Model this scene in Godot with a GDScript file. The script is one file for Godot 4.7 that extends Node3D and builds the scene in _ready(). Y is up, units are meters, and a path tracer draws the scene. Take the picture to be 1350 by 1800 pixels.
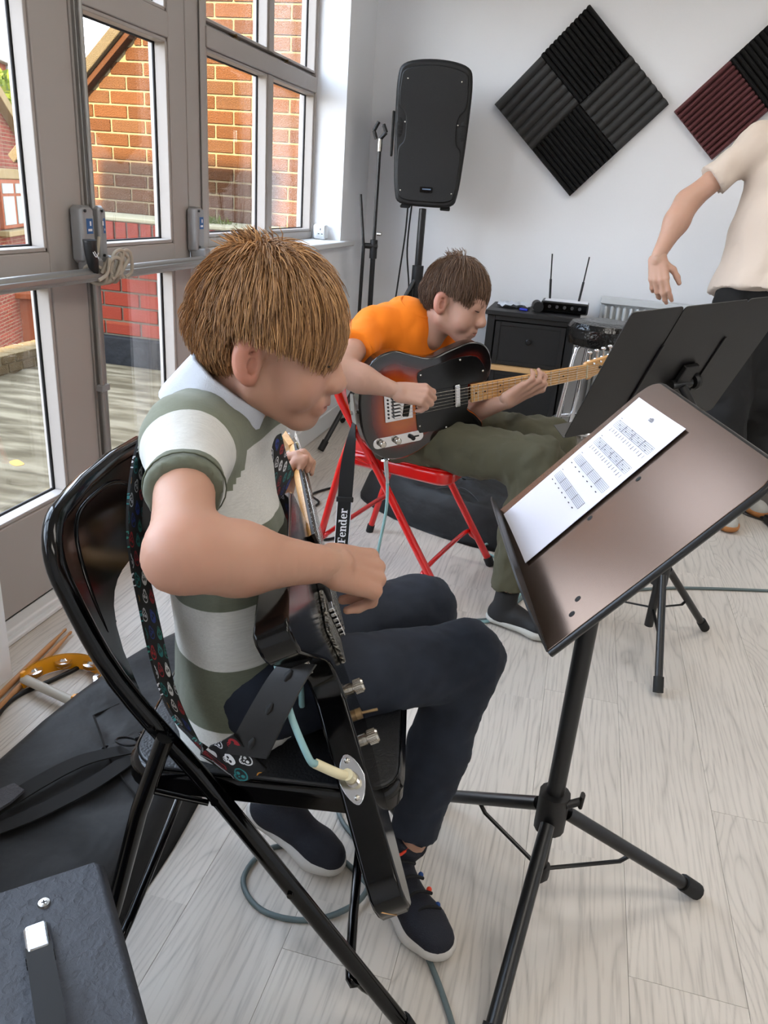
extends Node3D
# A music room with two boys practising the guitar by glazed terrace doors.

const EXPOSURE := 1.28
var rng := RandomNumberGenerator.new()
var M := {}          # materials
var names := {}

func _ready() -> void:
	rng.seed = 11
	# ---- camera
	var cam := Camera3D.new()
	cam.name = "camera"
	cam.transform = Transform3D(Basis(Vector3(0.965444, 0.070163, -0.250987), Vector3(-0.157995, 0.923487, -0.349585), Vector3(0.207255, 0.37716, 0.90266)).orthonormalized(), Vector3(0, 1.2, 0))
	cam.fov = 66.99
	cam.near = 0.02
	cam.far = 200.0
	cam.current = true
	add_child(cam)
	# ---- sky
	var sm := ProceduralSkyMaterial.new()
	sm.sky_top_color = Color(0.66, 0.745, 0.85)
	sm.sky_horizon_color = Color(0.90, 0.92, 0.94)
	sm.sky_curve = 0.25
	sm.ground_bottom_color = Color(0.50, 0.47, 0.43)
	sm.ground_horizon_color = Color(0.62, 0.60, 0.57)
	sm.sky_energy_multiplier = 1.0
	sm.sun_angle_max = 8.0
	var cn := FastNoiseLite.new()
	cn.noise_type = FastNoiseLite.TYPE_SIMPLEX
	cn.frequency = 0.006
	cn.fractal_octaves = 5
	cn.seed = 4
	var ct := NoiseTexture2D.new()
	ct.width = 1024
	ct.height = 512
	ct.seamless = true
	ct.noise = cn
	var cg := Gradient.new()
	cg.offsets = PackedFloat32Array([0.0, 0.45, 0.75])
	cg.colors = PackedColorArray([Color(0, 0, 0, 0), Color(0.25, 0.25, 0.25, 0.25), Color(0.75, 0.74, 0.72, 0.8)])
	ct.color_ramp = cg
	sm.sky_cover = ct
	sm.sky_cover_modulate = Color(0.8, 0.8, 0.8)
	var sky := Sky.new()
	sky.sky_material = sm
	var env := Environment.new()
	env.background_mode = Environment.BG_SKY
	env.sky = sky
	env.background_energy_multiplier = SKY_E
	env.tonemap_mode = Environment.TONE_MAPPER_LINEAR
	env.tonemap_exposure = EXPOSURE
	env.sdfgi_enabled = true
	env.ssao_enabled = true
	env.ssil_enabled = true
	var we := WorldEnvironment.new()
	we.name = "world_environment"
	we.environment = env
	add_child(we)
	# ---- sun: low, from behind the camera, over the unseen shading wing
	var sun := DirectionalLight3D.new()
	sun.name = "sun"
	sun.light_color = Color(1.0, 0.90, 0.72)
	sun.light_energy = SUN_E
	sun.light_angular_distance = 0.6
	sun.shadow_enabled = true
	sun.look_at_from_position(Vector3(0.05, 0.55, 1.0), Vector3.ZERO, Vector3.UP)
	add_child(sun)
	added_lamps()
	# ---- scene
	make_materials()
	setting()
	outside()
	furniture()
	instruments()
	people()
	details()

const SKY_E := 12.0
const SUN_E := 9.0
const ADDED_LAMP_E := 1.0

func added_lamps() -> void:
	# three ceiling panels added to brighten the room, unseen above and behind the camera
	for p in [Vector3(0.75, 2.735, -2.75), Vector3(0.75, 2.735, -0.95), Vector3(0.75, 2.735, 0.7)]:
		var t := thing("added_ceiling_light", "added flat white ceiling light panel " + ["over the red chair and cabinet", "over the front music stand", "nearest the wall facing the foam tiles"][int(p.z > -2.0) + int(p.z > 0.0)], "ceiling light", p, 0.0, "added ceiling light panels")
		part(MB.new().span(Vector3(-0.60, -0.012, -0.30), Vector3(0.60, 0.012, 0.30), 0.003), "frame", mat(Color(0.9, 0.9, 0.9), 0.5), t)
		var dm := mat(Color(0.95, 0.95, 0.95), 0.6)
		dm.emission_enabled = true
		dm.emission = Color(1.0, 0.975, 0.94)
		dm.emission_energy_multiplier = 2.0
		part(MB.new().span(Vector3(-0.57, -0.016, -0.27), Vector3(0.57, -0.012, 0.27), 0.0), "added_lamp_diffuser", dm, t)
		var l := AreaLight3D.new()
		l.name = "added_panel_light"
		l.area_size = Vector2(1.14, 0.54)
		l.light_color = Color(1.0, 0.975, 0.94)
		l.light_energy = ADDED_LAMP_E
		l.area_range = 12.0
		l.area_attenuation = 2.0
		l.shadow_enabled = true
		l.transform = Transform3D(Basis(Vector3.RIGHT, -PI / 2), Vector3(0, -0.03, 0))
		t.add_child(l)

# ------------------------------------------------------------------ mesh tools
class MB:
	var v := PackedVector3Array()
	var n := PackedVector3Array()
	var t := PackedVector2Array()
	var c := PackedColorArray()
	var ix := PackedInt32Array()
	var col := Color.WHITE
	var xf := Transform3D()
	func vert(p: Vector3, nn: Vector3, uv := Vector2.ZERO) -> int:
		v.append(xf * p)
		n.append((xf.basis * nn).normalized())
		t.append(uv)
		c.append(col)
		return v.size() - 1
	func tri(a: int, b: int, d: int) -> void:
		var f := (v[d] - v[a]).cross(v[b] - v[a])
		if f.dot(n[a] + n[b] + n[d]) < 0.0:
			ix.append(a); ix.append(d); ix.append(b)
		else:
			ix.append(a); ix.append(b); ix.append(d)
	func quad(a: int, b: int, d: int, e: int) -> void:
		tri(a, b, d)
		tri(a, d, e)
	func mesh() -> ArrayMesh:
		var arr := []
		arr.resize(Mesh.ARRAY_MAX)
		arr[Mesh.ARRAY_VERTEX] = v
		arr[Mesh.ARRAY_NORMAL] = n
		arr[Mesh.ARRAY_TEX_UV] = t
		arr[Mesh.ARRAY_COLOR] = c
		arr[Mesh.ARRAY_INDEX] = ix
		var m := ArrayMesh.new()
		m.add_surface_from_arrays(Mesh.PRIMITIVE_TRIANGLES, arr)
		return m
	# box centred at ctr, chamfered edges
	func box(ctr: Vector3, size: Vector3, bev := 0.003, bs := Basis()) -> MB:
		var h := size * 0.5
		var b := minf(bev, minf(h.x, minf(h.y, h.z)) * 0.95)
		var id := {}
		for ax in 3:
			for s in [-1, 1]:
				for i in [-1, 1]:
					for j in [-1, 1]:
						var p := Vector3()
						var a1 := (ax + 1) % 3
						var a2 := (ax + 2) % 3
						p[ax] = s * h[ax]
						p[a1] = i * (h[a1] - b)
						p[a2] = j * (h[a2] - b)
						var nn := Vector3()
						nn[ax] = s
						var key := [0, 0, 0]
						key[ax] = s
						key[a1] = i
						key[a2] = j
						id[[ax, key[0], key[1], key[2]]] = vert(ctr + bs * p, bs * nn, Vector2(p[a1], p[a2]))
		for ax in 3:
			var a1 := (ax + 1) % 3
			var a2 := (ax + 2) % 3
			for s in [-1, 1]:
				var k := func(i, j):
					var q := [0, 0, 0]
					q[ax] = s; q[a1] = i; q[a2] = j
					return id[[ax, q[0], q[1], q[2]]]
				quad(k.call(-1, -1), k.call(1, -1), k.call(1, 1), k.call(-1, 1))
			if b > 0.0:
				for s1 in [-1, 1]:
					for s2 in [-1, 1]:
						var g := func(face, j):
							var q := [0, 0, 0]
							q[ax] = j; q[a1] = s1; q[a2] = s2
							return id[[face, q[0], q[1], q[2]]]
						quad(g.call(a1, -1), g.call(a1, 1), g.call(a2, 1), g.call(a2, -1))
		if b > 0.0:
			for i in [-1, 1]:
				for j in [-1, 1]:
					for k2 in [-1, 1]:
						tri(id[[0, i, j, k2]], id[[1, i, j, k2]], id[[2, i, j, k2]])
		return self
	func span(a: Vector3, b: Vector3, bev := 0.003) -> MB:
		return box((a + b) * 0.5, (b - a).abs(), bev)
	# tube through points; r is a number or one number per point
	func tube(pts: Array, r, sides := 10, caps := true, flat := 1.0, upv := Vector3.ZERO) -> MB:
		var m := pts.size()
		var ref := upv
		var rings := []
		var len := 0.0
		for i in m:
			var d: Vector3
			if i == 0:
				d = pts[1] - pts[0]
			elif i == m - 1:
				d = pts[m - 1] - pts[m - 2]
			else:
				d = (pts[i + 1] - pts[i]).normalized() + (pts[i] - pts[i - 1]).normalized()
			d = d.normalized()
			if i > 0:
				len += (pts[i] - pts[i - 1]).length()
			if ref == Vector3.ZERO:
				ref = Vector3.UP if absf(d.y) < 0.9 else Vector3.RIGHT
			var sx := d.cross(ref)
			if sx.length() < 1e-4:
				sx = d.cross(Vector3(0.3, 0.5, 0.8))
			sx = sx.normalized()
			var sy := sx.cross(d).normalized()
			if upv == Vector3.ZERO:
				ref = sy
			var rr: float = r[i] if r is Array else r
			var ring := []
			for k in sides + 1:
				var a := TAU * k / sides
				var nn := sx * cos(a) / flat + sy * sin(a)
				ring.append(vert(pts[i] + (sx * cos(a) + sy * sin(a) * flat) * rr, sx * cos(a) * flat + sy * sin(a), Vector2(float(k) / sides, len)))
			rings.append(ring)
			if caps and (i == 0 or i == m - 1):
				var e := -d if i == 0 else d
				var cc := vert(pts[i] + e * rr * 0.15, e)
				var cr := []
				for k in sides:
					var a := TAU * k / sides
					cr.append(vert(pts[i] + (sx * cos(a) + sy * sin(a) * flat) * rr, e))
				for k in sides:
					tri(cc, cr[k], cr[(k + 1) % sides])
		for i in m - 1:
			for k in sides:
				quad(rings[i][k], rings[i][k + 1], rings[i + 1][k + 1], rings[i + 1][k])
		return self
	# profile of (radius, height) pairs turned round the y axis of bs at o
	func lathe(prof: Array, o: Vector3, bs := Basis(), sides := 24) -> MB:
		for i in prof.size() - 1:
			var p: Vector2 = prof[i]
			var q: Vector2 = prof[i + 1]
			var e := q - p
			if e.length() < 1e-6:
				continue
			var nn := Vector2(e.y, -e.x).normalized()
			var ra := []
			var rb := []
			for k in sides + 1:
				var a := TAU * k / sides
				var dir := Vector3(cos(a), 0, sin(a))
				var n3 := bs * (dir * nn.x + Vector3.UP * nn.y)
				ra.append(vert(o + bs * (dir * p.x + Vector3.UP * p.y), n3, Vector2(float(k) / sides, p.y)))
				rb.append(vert(o + bs * (dir * q.x + Vector3.UP * q.y), n3, Vector2(float(k) / sides, q.y)))
			for k in sides:
				quad(ra[k], ra[k + 1], rb[k + 1], rb[k])
		return self
	# flat outline in the xy plane of frame f, extruded from z0 to z1 with a rounded rim
	func slab(outline: PackedVector2Array, f: Transform3D, z0: float, z1: float, bev := 0.004, uvs := 1.0) -> MB:
		var o := outline
		if Geometry2D.is_polygon_clockwise(o):
			o = o.duplicate()
			o.reverse()
		var m := o.size()
		var en := []
		for i in m:
			var e := o[(i + 1) % m] - o[i]
			en.append(Vector2(e.y, -e.x).normalized())
		var ins := PackedVector2Array()
		for i in m:
			var a: Vector2 = en[(i + m - 1) % m]
			var b: Vector2 = en[i]
			var s := (a + b).normalized()
			var k := minf(1.0 / maxf(0.35, s.dot(b)), 2.0)
			ins.append(o[i] - s * bev * k)
		var ti := Geometry2D.triangulate_polygon(ins)
		for side in [[z1, 1.0], [z0, -1.0]]:
			var first := v.size()
			for i in m:
				vert(f * Vector3(ins[i].x, ins[i].y, side[0]), f.basis * Vector3(0, 0, side[1]), ins[i] * uvs)
			for i in range(0, ti.size(), 3):
				tri(first + ti[i], first + ti[i + 1], first + ti[i + 2])
		var run := 0.0
		for i in m:
			var j := (i + 1) % m
			var e: Vector2 = en[i]
			var na: Vector2 = en[(i + m - 1) % m]
			var nb: Vector2 = en[j]
			na = (na + e).normalized() if na.dot(e) > 0.6 else e
			nb = (nb + e).normalized() if nb.dot(e) > 0.6 else e
			var l := (o[j] - o[i]).length()
			var rows := [[ins, z1, 1.0], [o, z1 - bev, 0.0], [o, z0 + bev, 0.0], [ins, z0, -1.0]]
			var prev := []
			for r in rows:
				var pa: Vector2 = r[0][i]
				var pb: Vector2 = r[0][j]
				var w: float = r[2]
				var n1 := Vector3(na.x, na.y, 0) if w == 0.0 else Vector3(na.x * 0.3, na.y * 0.3, w)
				var n2 := Vector3(nb.x, nb.y, 0) if w == 0.0 else Vector3(nb.x * 0.3, nb.y * 0.3, w)
				var ia := vert(f * Vector3(pa.x, pa.y, r[1]), f.basis * n1, Vector2(run, r[1]))
				var ib := vert(f * Vector3(pb.x, pb.y, r[1]), f.basis * n2, Vector2(run + l, r[1]))
				if prev:
					quad(prev[0], prev[1], ib, ia)
				prev = [ia, ib]
			run += l
		return self
	# strip through points with a width vector at each point, given thickness
	func ribbon(pts: Array, wide: Array, thick: float, vscale := 1.0) -> MB:
		var m := pts.size()
		var len := 0.0
		var prev := []
		for i in m:
			var d: Vector3 = (pts[mini(i + 1, m - 1)] - pts[maxi(i - 1, 0)]).normalized()
			var w: Vector3 = wide[i]
			if i > 0:
				len += (pts[i] - pts[i - 1]).length()
			var nn := d.cross(w).normalized()
			var p: Vector3 = pts[i]
			var row := []
			for s in [1.0, -1.0]:
				row.append(vert(p - w * 0.5 + nn * thick * 0.5 * s, nn * s, Vector2(0, len * vscale)))
				row.append(vert(p + w * 0.5 + nn * thick * 0.5 * s, nn * s, Vector2(w.length() * vscale, len * vscale)))
			var wn := w.normalized()
			for s in [-1.0, 1.0]:
				row.append(vert(p + w * 0.5 * s + nn * thick * 0.5, wn * s, Vector2(0, len * vscale)))
				row.append(vert(p + w * 0.5 * s - nn * thick * 0.5, wn * s, Vector2(0.01, len * vscale)))
			if prev:
				for k in 4:
					quad(prev[k * 2], prev[k * 2 + 1], row[k * 2 + 1], row[k * 2])
			prev = row
		return self
	func ball(o: Vector3, r: Vector3, bs := Basis(), sides := 14, rows := 9) -> MB:
		var grid := []
		for i in rows + 1:
			var la := PI * i / rows - PI * 0.5
			var row := []
			for k in sides + 1:
				var a := TAU * k / sides
				var d := Vector3(cos(la) * cos(a), sin(la), cos(la) * sin(a))
				row.append(vert(o + bs * (d * r), bs * (d / r), Vector2(float(k) / sides, float(i) / rows)))
			grid.append(row)
		for i in rows:
			for k in sides:
				quad(grid[i][k], grid[i][k + 1], grid[i + 1][k + 1], grid[i + 1][k])
		return self

func curve(pts: Array, steps := 6) -> Array:
	# Catmull-Rom through the points
	var out := []
	for i in pts.size() - 1:
		var p0 = pts[maxi(i - 1, 0)]
		var p1 = pts[i]
		var p2 = pts[i + 1]
		var p3 = pts[mini(i + 2, pts.size() - 1)]
		for s in steps:
			var u := float(s) / steps
			out.append(0.5 * (2.0 * p1 + (p2 - p0) * u + (2.0 * p0 - 5.0 * p1 + 4.0 * p2 - p3) * u * u + (3.0 * p1 - p0 - 3.0 * p2 + p3) * u * u * u))
	out.append(pts[-1])
	return out

func curve2(pts: Array, steps := 6, closed := true) -> PackedVector2Array:
	var out := PackedVector2Array()
	var m := pts.size()
	for i in (m if closed else m - 1):
		var p0: Vector2 = pts[(i - 1 + m) % m]
		var p1: Vector2 = pts[i]
		var p2: Vector2 = pts[(i + 1) % m]
		var p3: Vector2 = pts[(i + 2) % m]
		for s in steps:
			var u := float(s) / steps
			out.append(0.5 * (2.0 * p1 + (p2 - p0) * u + (2.0 * p0 - 5.0 * p1 + 4.0 * p2 - p3) * u * u + (3.0 * p1 - p0 - 3.0 * p2 + p3) * u * u * u))
	return out

# ------------------------------------------------------------------ object tools
func numbered(called: String) -> String:
	if not names.has(called):
		names[called] = 0
		return called
	names[called] += 1
	return "%s_%03d" % [called, names[called]]

func thing(called: String, label: String, category: String, at := Vector3.ZERO, turn := 0.0, group := "") -> Node3D:
	var o := Node3D.new()
	o.name = numbered(called)
	add_child(o)
	o.position = at
	o.rotation.y = turn
	o.set_meta("label", label)
	o.set_meta("category", category)
	if group:
		o.set_meta("group", group)
	return o

func part(mb, called: String, m: Material, parent: Node3D, label := "") -> MeshInstance3D:
	var o := MeshInstance3D.new()
	o.mesh = mb.mesh() if mb is MB else mb
	o.material_override = m
	o.name = called
	parent.add_child(o, true)
	if label:
		o.set_meta("label", label)
	return o

# parts given in room coordinates
func wpart(mb, called: String, m: Material, parent: Node3D, label := "") -> MeshInstance3D:
	var o := part(mb, called, m, parent, label)
	o.transform = parent.global_transform.affine_inverse()
	return o

func one(mb, called: String, m: Material, label: String, category: String, group := "") -> MeshInstance3D:
	var o := MeshInstance3D.new()
	o.mesh = mb.mesh() if mb is MB else mb
	o.material_override = m
	o.name = numbered(called)
	add_child(o)
	o.set_meta("label", label)
	o.set_meta("category", category)
	if group:
		o.set_meta("group", group)
	return o

func struct(mb, called: String, m: Material, label := "") -> MeshInstance3D:
	var o := MeshInstance3D.new()
	o.mesh = mb.mesh() if mb is MB else mb
	o.material_override = m
	o.name = numbered(called)
	add_child(o)
	o.set_meta("kind", "structure")
	if label:
		o.set_meta("label", label)
	return o

# ------------------------------------------------------------------ materials
var gloss := 0.5
func mat(c: Color, rough := 0.6, metal := 0.0) -> StandardMaterial3D:
	var m := StandardMaterial3D.new()
	m.metallic_specular = gloss
	m.albedo_color = c
	m.roughness = rough
	m.metallic = metal
	return m

func noise_tex(freq: float, oct := 4, lo := 0.0, hi := 1.0, size := 256, kind := FastNoiseLite.TYPE_SIMPLEX_SMOOTH, sd := 1, c0 := Color.BLACK, c1 := Color.WHITE) -> NoiseTexture2D:
	var n := FastNoiseLite.new()
	n.noise_type = kind
	n.frequency = freq
	n.fractal_octaves = oct
	n.seed = sd
	var t := NoiseTexture2D.new()
	t.width = size
	t.height = size
	t.seamless = true
	t.noise = n
	var g := Gradient.new()
	g.offsets = PackedFloat32Array([lo, hi])
	g.colors = PackedColorArray([c0, c1])
	t.color_ramp = g
	return t

func bump(m: StandardMaterial3D, t: Texture2D, cm: float, scale := 1.0, world := true) -> StandardMaterial3D:
	m.heightmap_enabled = true
	m.heightmap_texture = t
	m.heightmap_scale = cm
	if world:
		m.uv1_triplanar = true
		m.uv1_scale = Vector3.ONE * scale
	return m

func make_materials() -> void:
	var fine := noise_tex(0.08, 3)
	var mid := noise_tex(0.02, 4)
	M.wall = mat(Color(0.90, 0.905, 0.915), 0.75)
	bump(M.wall, fine, 0.02, 3.0)
	M.ceiling = mat(Color(0.88, 0.88, 0.87), 0.9)
	M.white_paint = mat(Color(0.84, 0.845, 0.845), 0.42)
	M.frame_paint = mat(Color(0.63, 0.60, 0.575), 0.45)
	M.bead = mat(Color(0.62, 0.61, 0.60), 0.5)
	M.spacer = mat(Color(0.10, 0.10, 0.11), 0.5)
	M.alu = mat(Color(0.62, 0.61, 0.59), 0.38, 0.75)
	M.lockbox = mat(Color(0.58, 0.58, 0.58), 0.4, 0.3)
	M.glass = mat(Color(0.9, 0.95, 0.93, 0.004), 0.0)
	M.glass.transparency = BaseMaterial3D.TRANSPARENCY_ALPHA
	M.black_gloss = mat(Color(0.012, 0.012, 0.014), 0.12)
	M.black_gloss.metallic_specular = 0.38
	M.black_paint = mat(Color(0.03, 0.03, 0.033), 0.35)
	M.black_satin = mat(Color(0.045, 0.045, 0.05), 0.42)
	M.black_plastic = mat(Color(0.05, 0.05, 0.055), 0.5)
	M.rubber = mat(Color(0.035, 0.035, 0.037), 0.7)
	M.chrome = mat(Color(0.86, 0.86, 0.87), 0.10, 1.0)
	M.nickel = mat(Color(0.74, 0.72, 0.68), 0.22, 1.0)
	M.red_paint = mat(Color(0.80, 0.03, 0.02), 0.28)
	M.red_paint.clearcoat_enabled = true
	M.red_paint.clearcoat = 0.7
	M.red_paint.clearcoat_roughness = 0.1
	M.seat_pad = mat(Color(0.10, 0.105, 0.115), 0.38)
	bump(M.seat_pad, noise_tex(0.12, 2), 0.05, 6.0)
	M.wood_light = mat(Color(0.78, 0.62, 0.42), 0.5)
	M.maple = mat(Color(0.83, 0.64, 0.40), 0.35)
	M.maple.albedo_texture = noise_tex(0.03, 4, 0.2, 0.8, 256, FastNoiseLite.TYPE_SIMPLEX_SMOOTH, 5, Color(0.90, 0.86, 0.80), Color(1, 1, 1))
	M.maple.uv1_triplanar = true
	M.maple.uv1_scale = Vector3(3, 20, 20)
	M.stick = mat(Color(0.70, 0.50, 0.32), 0.55)
	M.foam_black = mat(Color(0.020, 0.020, 0.021), 0.95)
	M.foam_grey = mat(Color(0.22, 0.22, 0.22), 0.95)
	M.foam_red = mat(Color(0.36, 0.19, 0.20), 0.95)
	for k in ["foam_black", "foam_grey", "foam_red"]:
		bump(M[k], noise_tex(0.3, 2), 0.05, 8.0)
	M.amp_vinyl = mat(Color(0.205, 0.215, 0.24), 0.55)
	var creases := FastNoiseLite.new()
	creases.noise_type = FastNoiseLite.TYPE_SIMPLEX
	creases.fractal_type = FastNoiseLite.FRACTAL_RIDGED
	creases.frequency = 0.012
	creases.fractal_octaves = 4
	creases.domain_warp_enabled = true
	creases.domain_warp_amplitude = 25.0
	var cr := NoiseTexture2D.new()
	cr.width = 512
	cr.height = 512
	cr.seamless = true
	cr.noise = creases
	bump(M.amp_vinyl, cr, 0.12, 4.0)
	M.bag = mat(Color(0.055, 0.057, 0.062), 0.62)
	bump(M.bag, mid, 0.3, 2.0)
	M.webbing = mat(Color(0.035, 0.035, 0.037), 0.8)
	M.webbing_grey = mat(Color(0.30, 0.30, 0.32), 0.8)
	bump(M.webbing_grey, noise_tex(0.25, 1, 0.3, 0.7, 128, FastNoiseLite.TYPE_CELLULAR), 0.08, 10.0)
	M.yellow = mat(Color(0.93, 0.62, 0.06), 0.35)
	M.cable_grey = mat(Color(0.34, 0.39, 0.39), 0.5)
	M.cable_teal = mat(Color(0.50, 0.64, 0.64), 0.45)
	M.cable_black = mat(Color(0.04, 0.04, 0.045), 0.5)
	M.cream = mat(Color(0.80, 0.76, 0.62), 0.45)
	M.paper = mat(Color(0.85, 0.845, 0.88), 0.85)
	M.ink = mat(Color(0.05, 0.05, 0.055), 0.95)
	M.label_white = mat(Color(0.9, 0.9, 0.92), 0.6)
	M.radiator = mat(Color(0.80, 0.815, 0.82), 0.35)
	M.rope = mat(Color(0.66, 0.62, 0.56), 0.85)
	M.leather = mat(Color(0.03, 0.03, 0.032), 0.45)
	M.sticker = mat(Color(0.16, 0.34, 0.55), 0.5)
	M.brass = mat(Color(0.42, 0.34, 0.22), 0.4, 0.8)

func plank_material() -> StandardMaterial3D:
	# whitewashed oak: four strips of grain side by side, lengthwise along v
	var w := 512
	var h := 1024
	var im := Image.create(w, h, false, Image.FORMAT_RGB8)
	var a := FastNoiseLite.new()
	a.seed = 3
	a.frequency = 0.004
	a.fractal_octaves = 3
	var b := FastNoiseLite.new()
	b.seed = 8
	b.frequency = 0.02
	b.fractal_octaves = 3
	for y in h:
		for x in w:
			var strip := x / 128
			var u := (x % 128) / 128.0
			var vv := float(y) / h
			var warp := a.get_noise_2d(x * 1.6 + strip * 997.0, y * 0.22) * 1.2
			var cu := u - 0.5 - 0.22 * sin(strip * 2.1 + 0.4)
			var rings := absf(cu) * 9.0 + warp * 2.6 - cu * cu * 7.0 * cos(vv * 6.28 * (1 + strip % 2) + strip)
			var fr := absf(fposmod(rings, 1.0) - 0.5) * 2.0
			var dark := pow(clampf(fr, 0.0, 1.0), 5.0) * (0.55 + 0.45 * b.get_noise_2d(x * 3.0, y * 0.6))
			var pores := clampf(b.get_noise_2d(x * 9.0, y * 0.30) - 0.08, 0.0, 1.0) * 1.3
			var tone := 0.5 + 0.5 * a.get_noise_2d(x * 0.7 + 300.0, y * 0.3)
			var k := clampf(dark * 0.46 + pores * 0.34, 0.0, 0.6)
			var base := Color(0.825, 0.795, 0.755).lerp(Color(0.74, 0.71, 0.67), tone)
			im.set_pixel(x, y, base.lerp(Color(0.47, 0.445, 0.415), k))
	im.generate_mipmaps()
	var m := mat(Color.WHITE, 0.42)
	m.albedo_texture = ImageTexture.create_from_image(im)
	return m

# ------------------------------------------------------------------ the room
const XL := -1.26
const XR := 2.6
const ZB := -4.47
const ZF := 1.7
const HC := 2.75

func setting() -> void:
	# floor: a screed slab with laminate planks laid on it
	var fl := struct(MB.new().span(Vector3(XL - 0.2, -0.2, ZB - 0.2), Vector3(XR + 0.2, -0.012, ZF + 0.2), 0.0), "floor", mat(Color(0.25, 0.24, 0.22), 0.9), "pale whitewashed oak laminate floor")
	var pm := plank_material()
	var pw := 0.193
	var variants := []
	var i := 0
	var x := -1.290 - pw * 1.0
	while x < XR:
		var z := ZB - fposmod(i * 0.47, 1.28)
		while z < ZF:
			var z1 := z + 1.28
			var za := maxf(z, ZB)
			var zb := minf(z1, ZF)
			var xa := maxf(x, XL - 0.12)
			var xb := minf(x + pw, XR)
			if xb - xa > 0.02 and zb - za > 0.03:
				var mb := MB.new()
				mb.span(Vector3(xa + 0.0002, -0.012, za + 0.0002), Vector3(xb - 0.0002, 0.0, zb - 0.0002), 0.0005)
				# grain coordinates: one strip of the texture, own offset and direction
				var strip := rng.randi_range(0, 3)
				var off := rng.randf()
				var flip := -1.0 if rng.randf() < 0.5 else 1.0
				for q in mb.v.size():
					var p := mb.v[q]
					mb.t[q] = Vector2((strip + clampf((p.x - x) / pw, 0.01, 0.99)) * 0.25, off + flip * p.z / 1.28)
				part(mb, "plank", pm, fl)
			z = z1
		x += pw
		i += 1
	# walls with thickness
	var wl := MB.new()
	wl.span(Vector3(-1.5, -0.2, -4.7), Vector3(XL, HC, -4.015), 0.0)
	wl.span(Vector3(-1.5, -0.2, -4.015), Vector3(XL, 0.945, -2.70), 0.0)
	wl.span(Vector3(-1.5, 2.36, -4.015), Vector3(XL, HC, 1.35), 0.0)
	wl.span(Vector3(-1.5, -0.2, -1.40), Vector3(XL, 0.945, 1.35), 0.0)
	wl.span(Vector3(-1.5, -0.2, 1.35), Vector3(XL, HC, ZF + 0.2), 0.0)
	wl.span(Vector3(-1.5, -0.2, -2.70), Vector3(-1.37, 0.0, -1.40), 0.0)
	struct(wl, "wall_left", M.wall)
	struct(MB.new().span(Vector3(XL, -0.2, ZB - 0.2), Vector3(XR + 0.2, HC, ZB), 0.0), "wall_back", M.wall)
	struct(MB.new().span(Vector3(XR, -0.2, ZB), Vector3(XR + 0.2, HC, ZF + 0.2), 0.0), "wall_right", M.wall)
	struct(MB.new().span(Vector3(XL, -0.2, ZF), Vector3(XR, HC, ZF + 0.2), 0.0), "wall_front", M.wall)
	struct(MB.new().span(Vector3(-1.5, HC, -4.7), Vector3(XR + 0.2, HC + 0.2, ZF + 0.2), 0.0), "ceiling", M.ceiling)
	# skirting
	struct(MB.new().span(Vector3(XL, 0.0, ZB), Vector3(XL + 0.016, 0.10, -2.72), 0.006), "baseboard_left", M.white_paint)
	struct(MB.new().span(Vector3(XL, 0.0, ZB), Vector3(XR, 0.11, ZB + 0.016), 0.006), "baseboard_back", M.white_paint)
	# window board
	struct(MB.new().span(Vector3(-1.42, 0.945, -4.165), Vector3(-1.225, 0.972, -2.70), 0.006), "trim_1", M.white_paint, "white window board")
	# door threshold: two stepped mouldings
	struct(MB.new().span(Vector3(-1.42, 0.0, -2.70), Vector3(-1.37, 0.034, -1.40), 0.008).span(Vector3(-1.375, 0.0, -2.70), Vector3(-1.352, 0.018, -1.40), 0.006), "trim_2", M.white_paint, "stepped door threshold moulding")
	# reveal lining of the jamb between door and window, head frame
	var fr := MB.new()
	fr.span(Vector3(-1.49, 0.972, -2.835), Vector3(-1.41, 2.36, -2.69), 0.004)
	fr.span(Vector3(-1.49, 0.0, -2.70), Vector3(-1.415, 0.972, -2.685), 0.002)
	fr.span(Vector3(-1.49, 2.30, -4.015), Vector3(-1.41, 2.36, 1.35), 0.004)
	fr.span(Vector3(-1.49, 0.972, -0.085), Vector3(-1.41, 2.30, 0.0), 0.004)
	fr.span(Vector3(-1.49, 0.0, -1.42), Vector3(-1.41, 2.30, -1.37), 0.004)
	fr.span(Vector3(-1.405, 0.972, -2.80), Vector3(-1.40, 2.30, -2.775), 0.002)
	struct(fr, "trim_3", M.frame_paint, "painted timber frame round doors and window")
	window_unit("window_1", -4.012, -2.835)
	window_unit("window_2", -1.37, -0.085)
	window_unit("added_window_3", 0.0, 1.345)  # unseen window added to let more daylight into the room
	door_leaf("door_1", -2.685, -2.062, true)
	door_leaf("door_2", -2.056, -1.42, false)

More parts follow.
